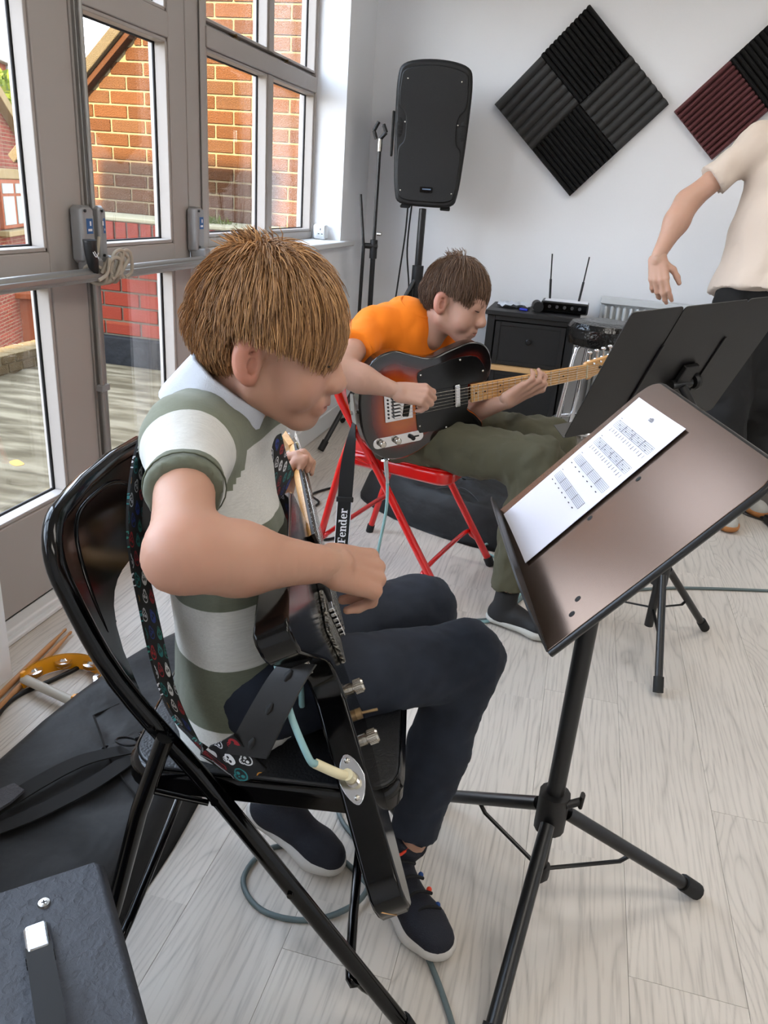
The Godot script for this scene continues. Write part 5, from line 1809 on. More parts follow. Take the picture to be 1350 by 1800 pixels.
var head_mesh: MB
func head_local() -> MB:
	# face towards +z, up +y, the person's left +x; about a child's size
	if head_mesh:
		return head_mesh
	var p := [
		egg(Vector3(0, 0.045, -0.008), Vector3(0.0735, 0.081, 0.083)),
		egg(Vector3(0, -0.002, 0.032), Vector3(0.060, 0.074, 0.058)),
		egg(Vector3(0, 0.050, 0.040), Vector3(0.060, 0.046, 0.044)),
		egg(Vector3(0, -0.030, -0.010), Vector3(0.056, 0.050, 0.060)),
		cone(Vector3(0, -0.074, 0.067), Vector3(0, -0.064, 0.060), 0.016, 0.020),
		cone(Vector3(0, 0.024, 0.086), Vector3(0, -0.012, 0.099), 0.0072, 0.0078),
		egg(Vector3(0, -0.016, 0.1005), Vector3(0.0095, 0.0088, 0.0095)),
		cone(Vector3(-0.017, -0.047, 0.083), Vector3(0.017, -0.047, 0.083), 0.0050, 0.0050),
		cone(Vector3(0, -0.046, 0.089), Vector3(0, -0.047, 0.0885), 0.0055, 0.0055),
		cone(Vector3(-0.014, -0.0575, 0.083), Vector3(0.014, -0.0575, 0.083), 0.0055, 0.0055),
		cone(Vector3(0, -0.055, -0.028), Vector3(0, -0.105, -0.036), 0.045, 0.042),
	]
	for s in [-1.0, 1.0]:
		p.append(cone(Vector3(0.046 * s, -0.040, 0.000), Vector3(0.012 * s, -0.074, 0.056), 0.021, 0.017))
		p.append(egg(Vector3(0.034 * s, -0.026, 0.054), Vector3(0.027, 0.032, 0.027)))
		p.append(egg(Vector3(0.0105 * s, -0.021, 0.097), Vector3(0.0075, 0.0065, 0.0085)))
		p.append(cone(Vector3(0.014 * s, 0.038, 0.085), Vector3(0.044 * s, 0.037, 0.072), 0.0065, 0.006))
		p.append(egg(Vector3(0.0315 * s, 0.019, 0.073), Vector3(0.0165, 0.0135, 0.0135)))
		# ear: rim, lobe and bowl
		var e := []
		for i in 9:
			var a := deg_to_rad(-105.0 - i * 21.5)
			var back := (1.0 - cos(a)) * 0.5
			e.append(Vector3(0.0725 + 0.012 * back, 0.024 * sin(a) + 0.003 * (1.0 - back), -0.004 + 0.0145 * cos(a) - 0.004 * sin(a)))
		for i in 8:
			p.append(cone(e[i] * Vector3(s, 1, 1), e[i + 1] * Vector3(s, 1, 1), 0.0052 if i == 0 else 0.0034, 0.0034))
		p.append(cone(Vector3(0.077 * s, -0.013, -0.006), Vector3(0.079 * s, 0.012, -0.010), 0.0026, 0.0026))
		p.append(egg(Vector3(0.0725 * s, -0.001, -0.005), Vector3(0.0050, 0.021, 0.011)))
		p.append(egg(Vector3(0.0835 * s, -0.003, -0.0025), Vector3(0.0065, 0.012, 0.0065), Basis(), true))
		p.append(egg(Vector3(0.0835 * s, 0.0125, -0.006), Vector3(0.004, 0.004, 0.006), Basis(), true))
		p.append(egg(Vector3(0.0345 * s, 0.012, 0.0935), Vector3(0.012, 0.004, 0.004), Basis(), true))
		p.append(egg(Vector3(0.006 * s, -0.0255, 0.1035), Vector3(0.003, 0.0025, 0.004), Basis(), true))
	p.append(egg(Vector3(0, -0.0522, 0.092), Vector3(0.019, 0.0013, 0.008), Basis(), true))
	head_mesh = nets(MB.new(), p, 0.0034, 190.0)
	return head_mesh

func skin_at(q: Vector3, base: Color) -> Color:
	# in head coordinates: lips and ears are redder, cheeks a little
	var c := base
	var lip := exp(-pow((q.y + 0.0515) / 0.008, 2.0) - pow(q.x / 0.020, 2.0)) * smoothstep(0.072, 0.084, q.z)
	c = c.lerp(Color(0.36, 0.11, 0.09), 0.6 * lip)
	var ear := smoothstep(0.072, 0.080, absf(q.x)) * (1.0 - smoothstep(0.02, 0.035, absf(q.z + 0.008)))
	c = c.lerp(Color(0.46, 0.15, 0.10), 0.5 * ear)
	var ck := exp(-pow((q.y + 0.02) / 0.03, 2.0) - pow((absf(q.x) - 0.04) / 0.025, 2.0)) * smoothstep(0.02, 0.06, q.z)
	return c.lerp(Color(0.45, 0.19, 0.14), 0.25 * ck)

func add_head(mb: MB, f: Transform3D, base: Color) -> void:
	var h := head_local()
	var first := mb.v.size()
	var nb := f.basis.orthonormalized()
	for i in h.v.size():
		mb.v.append(f * h.v[i])
		mb.n.append((nb * h.n[i]).normalized())
		mb.t.append(Vector2.ZERO)
		mb.c.append(skin_at(h.v[i], base))
	for i in h.ix:
		mb.ix.append(first + i)

func hair(parent: Node3D, f: Transform3D, tone: Array, count: int, spec: Dictionary, sd: int) -> void:
	# strands that run out from the whorl over the skull; lengths by region
	var r := RandomNumberGenerator.new()
	r.seed = sd
	var C := Vector3(0, 0.045, -0.008)
	var R := Vector3(0.0765, 0.085, 0.086)
	var whorl := Vector3(0.10, 0.90, -0.42).normalized()
	var mb := MB.new()
	var nz := FastNoiseLite.new()
	nz.seed = sd
	nz.frequency = 2.2
	var i := 0
	var tries := 0
	while i < count and tries < count * 6:
		tries += 1
		var d := Vector3(r.randfn(0, 1), r.randfn(0, 1), r.randfn(0, 1)).normalized()
		var p := C + d * R
		# hairline: forehead, temples, nape
		var lowest: float = lerpf(spec.nape, spec.front, smoothstep(-0.5, 0.75, d.z))
		if absf(d.x) > 0.7 and absf(p.z + 0.008) < 0.026:
			lowest = maxf(lowest, 0.030)
		if p.y < lowest + r.randf_range(-0.004, 0.004):
			continue
		i += 1
		var top := smoothstep(0.02, 0.10, p.y)
		var fr := smoothstep(-0.1, 0.55, d.z)
		var hi := smoothstep(-0.035, 0.075, p.y)
		var ln: float = lerpf(spec.side, spec.top, top)
		ln = lerpf(ln, spec.fringe, top * fr)
		ln *= r.randf_range(0.75, 1.15)
		var away := d - whorl
		var tan := (away - d * away.dot(d)).normalized()
		var down := Vector3(0, -1, 0.10)
		down = (down - d * down.dot(d)).normalized()
		var dir := (tan * 1.0 + down * lerpf(1.6, 0.35, top)).normalized()
		var clump := Vector3(nz.get_noise_3d(d.x * 9.0, d.y * 9.0, d.z * 9.0), 0, nz.get_noise_3d(d.x * 9.0 + 40.0, d.y * 9.0, d.z * 9.0)) * 0.55
		dir = (dir + clump + Vector3(r.randfn(0, 0.13), r.randfn(0, 0.13), r.randfn(0, 0.13))).normalized()
		var lift: float = spec.lift * r.randf_range(0.45, 1.15) * lerpf(0.18, 1.0, hi)
		var rear: float = 0.010 * smoothstep(-0.05, -0.7, d.z) * (1.0 - smoothstep(0.01, 0.08, p.y))
		var jag := r.randf_range(-0.005, 0.006)
		var seg := 6
		var pts := []
		var rad := []
		var q := p
		var w := r.randf_range(0.0006, 0.0012)
		for s in seg + 1:
			var u := float(s) / seg
			var e := (q - C) / R
			var dn := e.normalized()
			var h: float = lift * (1.0 - pow(1.0 - u, 2.0)) + (0.005 * u if top < 0.5 else 0.0) + rear
			var low: float = lerpf(spec.nape, 0.022, smoothstep(-0.06, 0.02, q.z)) - 0.006
			if q.z > 0.02:
				low = 0.020 - 0.020 * smoothstep(0.035, 0.075, q.z)
			if absf(q.x) > 0.055 and q.z > -0.030 and q.z < 0.020:
				low = maxf(low, 0.027)
			if s >= 2 and q.y < low + jag:
				break
			pts.append(f * (C + dn * R * (1.0 + h / 0.085)))
			rad.append(w * (1.0 - 0.75 * u * u) * f.basis.x.length())
			var g := (dir * (1.0) + Vector3(0, -0.55 * u * top, 0))
			g = (g - dn * g.dot(dn)).normalized()
			q = q + g * ln / seg
			dir = g
		var b: float = pow(r.randf(), 1.35) * 0.75 + 0.25 * (0.5 + 0.5 * nz.get_noise_3d(d.x * 14.0, d.y * 14.0, d.z * 14.0 + 9.0))
		mb.col = (tone[0] as Color).lerp(tone[1], b)
		mb.tube(pts, rad, 3, false)
	# spikes at the crown
	for s in spec.get("spikes", 0):
		var d := (whorl + Vector3(r.randfn(0, 0.16), r.randfn(0, 0.10), r.randfn(0, 0.16))).normalized()
		var p := C + d * R
		var dd := (d + Vector3(r.randfn(0, 0.3), 0.35, -0.45 + r.randfn(0, 0.25))).normalized()
		var l := r.randf_range(0.020, 0.038)
		mb.col = (tone[0] as Color).lerp(tone[1], r.randf())
		mb.tube([f * p, f * (p + dd * l * 0.6 + d * 0.004), f * (p + dd * l + Vector3(0, -0.003, -0.004))], [0.0012, 0.001, 0.0004], 3, false)
	# the mass under the strands
	mb.col = (tone[0] as Color).lerp(tone[1], 0.25)
	var st := mb.v.size()
	var rows := 22
	var cols := 40
	var grid := []
	for a in rows + 1:
		var row := []
		for b in cols + 1:
			var az := TAU * b / cols
			var dz := cos(az)
			var dx := sin(az)
			var ymin: float = lerpf(spec.nape, spec.front, smoothstep(-0.5, 0.75, dz))
			if absf(dx) > 0.75 and absf(dz) < 0.35:
				ymin = maxf(ymin, 0.024)
			var la0 := asin(clampf((ymin - C.y) / R.y, -0.95, 0.95))
			var la := lerpf(la0, PI / 2, float(a) / rows)
			var dd := Vector3(dx * cos(la), sin(la), dz * cos(la))
			var k: float = 0.99 + spec.lift * 0.55 / 0.085 * smoothstep(0.0, 0.75, float(a) / rows)
			k += 0.010 * smoothstep(-0.05, -0.7, dd.z) * (1.0 - smoothstep(0.01, 0.08, (C + dd * R).y)) / 0.085
			row.append(mb.vert(f * (C + dd * R * k), f.basis * (dd / R)))
		grid.append(row)
	for a in rows:
		for b in cols:
			mb.quad(grid[a][b], grid[a][b + 1], grid[a + 1][b + 1], grid[a + 1][b])
	var m := mat(Color.WHITE, 0.48)
	m.vertex_color_use_as_albedo = true
	wpart(mb, "hair", m, parent)

func skin_material(wet := 0.55) -> StandardMaterial3D:
	var m := mat(Color.WHITE, wet)
	m.vertex_color_use_as_albedo = true
	m.subsurf_scatter_enabled = true
	m.subsurf_scatter_strength = 0.12
	return m

func folds(sd: int, amp: float, freq: float, stretch := Vector3.ONE) -> Callable:
	var n := FastNoiseLite.new()
	n.seed = sd
	n.frequency = freq
	n.fractal_octaves = 2
	n.fractal_type = FastNoiseLite.FRACTAL_RIDGED
	return func(p: Vector3) -> float: return (n.get_noise_3dv(p * stretch)) * amp

func head_frame(o: Vector3, fwd: Vector3, up: Vector3, s: float) -> Transform3D:
	var z := fwd.normalized()
	var y := (up - z * up.dot(z)).normalized()
	return Transform3D(Basis(y.cross(z), y, z).scaled(Vector3.ONE * s), o)

func collar(center: Vector3, axis: Vector3, fwd: Vector3, r0: float, h: float, flare: float) -> MB:
	var y := axis.normalized()
	var z := (fwd - y * fwd.dot(y)).normalized()
	var x := y.cross(z)
	var g := []
	for i in 9:
		var u := i / 8.0
		var row := []
		for j in 33:
			var a := lerpf(0.32, TAU - 0.32, j / 32.0)
			var fr := pow(absf(cos(a * 0.5)), 6.0)      # near the opening in front
			var rr: float
			var hh: float
			if u < 0.45:
				rr = r0 + 0.004 * u
				hh = h * (0.25 + 1.65 * u) * (1.0 - 0.25 * fr)
			else:
				var w := (u - 0.45) / 0.55
				rr = r0 + 0.006 + flare * w
				hh = h * (1.0 - 1.75 * w) * (1.0 - 0.25 * fr) - 0.012 * fr * w
			rr += 0.0015 * sin(a * 9.0)
			row.append(center + x * sin(a) * rr + z * cos(a) * rr + y * hh)
		g.append(row)
	return sheet(MB.new(), g, 0.0035)

# ------------------------------------------------------------------ the people
func shoe(parent: Node3D, heel: Vector3, toe: Vector3, ank: Vector3, upm: Material, solem: Material, w := 1.0) -> Node3D:
	# sole runs heel to toe on the ground line given; upper rises to the ankle
	var d := (toe - heel)
	var L := d.length()
	d = d.normalized()
	var side := d.cross(Vector3.UP).normalized()
	var up := side.cross(d).normalized()
	var P := func(x: float, y: float, z: float) -> Vector3: return heel + d * x * L + up * y + side * z
	var so := MB.new()
	var sp := [
		cone(P.call(0.13, 0.020, 0), P.call(0.40, 0.019, 0.0), 0.036 * w, 0.034 * w, 0, up, 1.9),
		cone(P.call(0.40, 0.019, 0), P.call(0.74, 0.019, 0.004), 0.034 * w, 0.044 * w, 0, up, 2.2),
		cone(P.call(0.74, 0.019, 0.004), P.call(0.86, 0.020, 0.003), 0.044 * w, 0.036 * w, 0, up, 2.0),
	]
	var o := wpart(nets(so, sp, 0.0055, 220.0), "shoe_sole", solem, parent)
	var ub := [
		cone(P.call(0.14, 0.036, 0), P.call(0.40, 0.042, 0), 0.033 * w, 0.031 * w),
		cone(P.call(0.40, 0.042, 0), P.call(0.75, 0.030, 0.004), 0.032 * w, 0.033 * w, 0, up, 1.25),
		cone(P.call(0.75, 0.030, 0.004), P.call(0.86, 0.028, 0.003), 0.036 * w, 0.031 * w, 0, up, 1.2),
		cone(P.call(0.20, 0.04, 0), ank, 0.034 * w, 0.036 * w, 2),
	]
	return wpart(nets(MB.new(), ub, 0.0055, 150.0), "shoe_upper", upm, parent)

func stripe_texture() -> ImageTexture:
	# bands of the rugby shirt, from s = 0.40 m (bottom) to 1.00 m (top)
	var im := Image.create(16, 600, false, Image.FORMAT_RGB8)
	var gr := Color(0.415, 0.43, 0.36)
	var gr2 := Color(0.37, 0.385, 0.325)
	var wh := Color(0.76, 0.755, 0.73)
	var bands := [[0.872, gr], [0.765, wh], [0.665, gr2], [0.583, wh], [0.500, gr2], [0.452, wh], [0.0, gr2]]
	var r := RandomNumberGenerator.new()
	r.seed = 4
	for y in 600:
		var s := 1.0 - y / 1000.0
		var c := gr2
		for b in bands:
			if s >= b[0]:
				c = b[1]
				break
		for x in 16:
			var f := r.randf_range(0.96, 1.04)
			im.set_pixel(x, y, Color(c.r * f, c.g * f, c.b * f))
	return ImageTexture.create_from_image(im)

func lash(hf: Transform3D, s: float) -> MB:
	var pts := []
	for k in 7:
		var u := -1.0 + k / 3.0
		pts.append(hf * Vector3(0.0325 * s + 0.0125 * u, 0.0115 - 0.0015 * (1.0 - u * u), 0.0885 - 0.0035 * u * u - 0.003 * u * s))
	return MB.new().tube(pts, [0.0004, 0.0011, 0.0014, 0.0015, 0.0014, 0.0011, 0.0004], 5)

func people() -> void:
	M.lash = mat(Color(0.10, 0.06, 0.04), 0.7)
	boy_striped()
	boy_orange()
	adult()

const CAM_R := Vector3(0.965444, 0.070163, -0.250987)
const CAM_D := Vector3(0.157995, -0.923487, 0.349585)
const CAM_V := Vector3(-0.207255, -0.37716, -0.90266)

func boy_striped() -> void:
	var skin := Color(0.42, 0.225, 0.150)
	var t := thing("person", "boy in green and white striped shirt and jeans playing a black guitar", "person", Vector3(-0.34, 0.0, -0.97))
	var fw := Vector3(0.978, 0, -0.208)
	var rt := Vector3(0.208, 0, 0.978)
	var pel := Vector3(-0.405, 0.525, -0.965)
	var mid := Vector3(-0.452, 0.68, -0.970)
	var chest := Vector3(-0.492, 0.815, -0.982)
	var neck := Vector3(-0.492, 0.900, -0.990)
	var rsh := Vector3(-0.466, 0.885, -0.868)
	var lsh := Vector3(-0.478, 0.878, -1.110)
	var relb := Vector3(-0.357, 0.846, -0.646)
	var rwri := Vector3(-0.245, 0.782, -0.811)
	var lelb := Vector3(-0.610, 0.700, -1.235)
	var lwri := Vector3(-0.548, 0.610, -1.415)
	var rhip := pel + rt * 0.078 + Vector3(0, -0.02, 0)
	var lhip := pel - rt * 0.078 + Vector3(0, -0.02, 0)
	var rkn := Vector3(-0.100, 0.475, -1.150)
	var lkn := Vector3(-0.205, 0.480, -1.280)
	var ran := Vector3(-0.150, 0.115, -1.085)
	var lan := Vector3(-0.400, 0.150, -1.105)
	# head
	var fwd := (CAM_R * 0.96 + CAM_D * 0.24 + CAM_V * 0.02).normalized()
	var hup := (CAM_R * 0.23 - CAM_D * 0.90 - CAM_V * 0.36).normalized()
	var hs := 1.03
	var hf := head_frame(Vector3.ZERO, fwd, hup, hs)
	# the right ear is at 1.00 m from the camera
	var ear := Vector3(-0.399, 0.988, -0.9275)
	hf.origin = ear + hf.basis.x.normalized() * 0.083
	# body
	var nb := hf * Vector3(0, -0.05, -0.030)
	var b := [
		cone(pel, mid, 0.088, 0.086, 0, fw, 1.3), cone(mid, chest, 0.086, 0.092, 0, fw, 1.5),
		cone(rsh, lsh, 0.040, 0.040), cone(neck + Vector3(0, -0.03, 0), nb, 0.049, 0.043),
		cone(rsh, relb, 0.039, 0.032), cone(relb, relb.lerp(rwri, 0.35), 0.0335, 0.035), cone(relb.lerp(rwri, 0.35), rwri, 0.035, 0.0215),
		cone(lsh, lelb, 0.040, 0.033), cone(lelb, lwri, 0.034, 0.022),
		cone(rhip, rkn, 0.062, 0.046), cone(lhip, lkn, 0.062, 0.046), cone(rkn, ran, 0.044, 0.030), cone(lkn, lan, 0.044, 0.030),
	]
	var sk := func(_p: Vector3) -> Color: return skin
	var mb := nets(MB.new(), b, 0.009, 85.0, null, func(p: Vector3) -> Color:
		var e := exp(-pow((p - relb).length() / 0.035, 2.0))
		return skin.lerp(Color(0.46, 0.20, 0.15), 0.4 * e))
	add_head(mb, hf, skin)
	# right hand: closed over a plectrum, back of the hand towards the camera
	var ry := (Vector3(-0.210, 0.755, -0.862) - rwri).normalized()
	var rz := (-CAM_V + Vector3.UP * 0.75).normalized()
	nets(mb, hand_bones(Transform3D(Basis(rz.cross(ry), ry, rz), rwri), false, 1.06, [[1.0, 1.25, 0.5], [1.0, 1.2, 0.5], [1.0, 1.2, 0.5], [1.0, 1.1, 0.5]], [Vector3(0.5, 0.8, -0.5), Vector3(0.0, 0.9, -0.6), Vector3(-0.3, 0.8, -0.6)], relb), 0.0030, 420.0, null, sk)
	# left hand round the neck of the guitar
	var ly := (CAM_D * -0.97 + CAM_R * 0.22).normalized()
	var lz := (CAM_R * -0.9 + CAM_V * 0.35).normalized()
	nets(mb, hand_bones(Transform3D(Basis(ly.cross(lz), ly, lz), lwri), true, 1.0, [[1.25, 1.1, 0.9], [1.2, 1.1, 0.9], [1.1, 1.1, 0.9], [1.1, 1.0, 0.9]], [Vector3(0.35, 0.9, -0.35), Vector3(-0.05, 0.9, -0.7), Vector3(-0.15, 0.6, -1.0)], lelb), 0.0030, 420.0, null, sk)
	wpart(mb, "body", skin_material(), t)
	for s in [-1.0, 1.0]:
		wpart(lash(hf, s), "eyelashes", M.lash, t)
	# shirt
	var tex := stripe_texture()
	var sm := mat(Color.WHITE, 0.9)
	sm.albedo_texture = tex
	sm.rim_enabled = true
	sm.rim = 0.3
	var arm := (relb - rsh).normalized()
	var larm := (lelb - lsh).normalized()
	var rhem := rsh + arm * 0.128
	var lhem := lsh + larm * 0.115
	var sp := [
		cone(pel + Vector3(-0.012, -0.085, 0.0), mid, 0.182, 0.126, 1, fw, 1.62), cone(mid, chest, 0.126, 0.122, 0, fw, 1.48),
		cone(chest, chest + Vector3(0, 0.03, 0), 0.118, 0.10, 0, fw, 1.48),
		cone(rsh.lerp(lsh, 0.10), rsh.lerp(lsh, 0.9), 0.052, 0.052), cone(neck + Vector3(0, -0.045, 0), rsh, 0.050, 0.046), cone(neck + Vector3(0, -0.045, 0), lsh, 0.050, 0.046),
		cone(rsh - arm * 0.015, rhem, 0.049, 0.0475, 2), cone(lsh - larm * 0.015, lhem, 0.050, 0.050, 2),
	]
	var suv := func(p: Vector3) -> Vector2:
		var s := p.y
		var h := (p - rsh).dot(arm)
		var lat := (p - chest).dot(rt)
		if h > -0.03 and lat > 0.080 and ((p - rsh) - arm * h).length() < 0.085:
			s = 0.892 - h * 1.30
		var h2 := (p - lsh).dot(larm)
		if h2 > 0.01 and lat < -0.085:
			s = 0.886 - h2 * 1.3
		return Vector2(fposmod(p.x * 30.0 + p.z * 30.0, 1.0), clampf((1.0 - s) / 0.6, 0.0, 0.999))
	var wr := folds(7, 0.0035, 6.0, Vector3(1.0, 0.7, 1.0))
	wpart(nets(MB.new(), sp, 0.0085, 75.0, suv, null, wr), "shirt", sm, t)
	# stitched sleeve hem
	var ring := []
	var ax := arm.cross(Vector3.UP).normalized()
	var ay := ax.cross(arm)
	for k in 25:
		var a := TAU * k / 24.0
		ring.append(rhem - arm * 0.016 + (ax * cos(a) + ay * sin(a)) * 0.0480)
	wpart(MB.new().tube(ring, 0.0011, 4, false), "hem_stitching", mat(Color(0.36, 0.375, 0.31), 0.9), t)
	# pale turned collar
	var cl := mat(Color(0.73, 0.745, 0.77), 0.9)
	bump(cl, noise_tex(0.2, 2), 0.08, 8.0)
	var cax := (fw * 0.52 + Vector3.UP * 0.85).normalized()
	wpart(collar(Vector3(-0.474, 0.918, -0.985), cax, fw, 0.057, 0.044, 0.014), "collar", cl, t)
	# jeans
	var jm := mat(Color(0.10, 0.135, 0.19), 0.85)
	jm.albedo_texture = noise_tex(0.02, 4, 0.2, 0.85, 256, FastNoiseLite.TYPE_SIMPLEX_SMOOTH, 3, Color(0.72, 0.74, 0.78), Color(1.0, 1.0, 1.0))
	jm.uv1_triplanar = true
	jm.uv1_scale = Vector3(3, 3, 3)
	var jp := [
		cone(rhip + Vector3(0, 0.0, 0), lhip + Vector3(0, 0.0, 0), 0.078, 0.078), cone(rhip, rkn, 0.076, 0.062), cone(lhip, lkn, 0.076, 0.062),
		cone(rkn, rkn.lerp(ran, 0.5), 0.061, 0.052), cone(rkn.lerp(ran, 0.5), ran + Vector3(0, 0.012, 0), 0.052, 0.045, 2),
		cone(lkn, lkn.lerp(lan, 0.5), 0.060, 0.051), cone(lkn.lerp(lan, 0.5), lan + Vector3(0, 0.012, 0), 0.051, 0.044, 2),
	]
	wpart(nets(MB.new(), jp, 0.0095, 90.0, null, null, folds(12, 0.004, 9.0, Vector3(1, 1.5, 1))), "jeans", jm, t)
	# shoes
	var navy := mat(Color(0.045, 0.062, 0.115), 0.75)
	bump(navy, noise_tex(0.2, 2), 0.08, 8.0)
	var sole := mat(Color(0.74, 0.72, 0.69), 0.6)
	var rheel := Vector3(-0.245, 0.0, -1.125)
	var rtoe := Vector3(-0.045, 0.0, -0.945)
	var rs := shoe(t, rheel, rtoe, ran + Vector3(0, 0.005, 0.0), navy, sole, 1.06)
	shoe(t, Vector3(-0.475, 0.062, -1.105), Vector3(-0.285, 0.0, -1.075), lan + Vector3(0, 0.0, 0), navy, sole, 1.06)
	# laces, eyelets and emblem on the near shoe
	var d := (rtoe - rheel).normalized()
	var sd := d.cross(Vector3.UP).normalized()
	var lm := mat(Color(0.02, 0.022, 0.03), 0.8)
	var orange := mat(Color(0.85, 0.22, 0.08), 0.6)
	var blue := mat(Color(0.05, 0.25, 0.50), 0.6)
	for k in 4:
		var c := rheel + d * (0.115 + 0.027 * k) + Vector3(0, 0.094 - 0.010 * k, 0)
		wpart(MB.new().tube(curve([c + sd * 0.024 - Vector3(0, 0.010, 0), c + sd * 0.008, c - sd * 0.008 + d * 0.006, c - sd * 0.024 + d * 0.010 - Vector3(0, 0.010, 0)], 4), 0.0032, 6), "lace", lm, rs)
		for s in [-1.0, 1.0]:
			part(MB.new().ball(c + sd * 0.026 * s - Vector3(0, 0.012, 0), Vector3(0.005, 0.006, 0.005)), "eyelet", orange if k % 2 == 0 else blue, rs)
	wpart(MB.new().tube(curve([rheel + d * 0.06 + Vector3(0, 0.118, 0) + sd * 0.034, rheel + d * 0.095 + Vector3(0, 0.108, 0) + sd * 0.036, rheel + d * 0.118 + Vector3(0, 0.115, 0) + sd * 0.01, rheel + d * 0.112 + Vector3(0, 0.118, 0) - sd * 0.02], 5), 0.0028, 6), "collar_piping", orange, rs)
	var sl := MB.new()
	var sc := rheel + d * 0.150 + sd * 0.0425 + Vector3(0, 0.044, 0)
	var upv := (Vector3.UP - sd * 0.25).normalized()
	var sp2 := []
	for k in 17:
		var a := -PI * 0.25 + 3.0 * PI / 2 * k / 16.0
		var yy := 0.011 - 0.022 * k / 16.0
		sp2.append(sc + d * 0.011 * cos(k / 16.0 * TAU - 0.4) + upv * yy)
	sl.tube(sp2, 0.0028, 6)
	wpart(sl, "shoe_emblem", mat(Color(0.78, 0.50, 0.42), 0.6), rs)
	# hair
	hair(t, hf, [Color(0.115, 0.050, 0.019), Color(0.66, 0.36, 0.15)], 10500, {"nape": -0.030, "front": 0.062, "side": 0.020, "top": 0.046, "fringe": 0.120, "lift": 0.023, "spikes": 220}, 5)

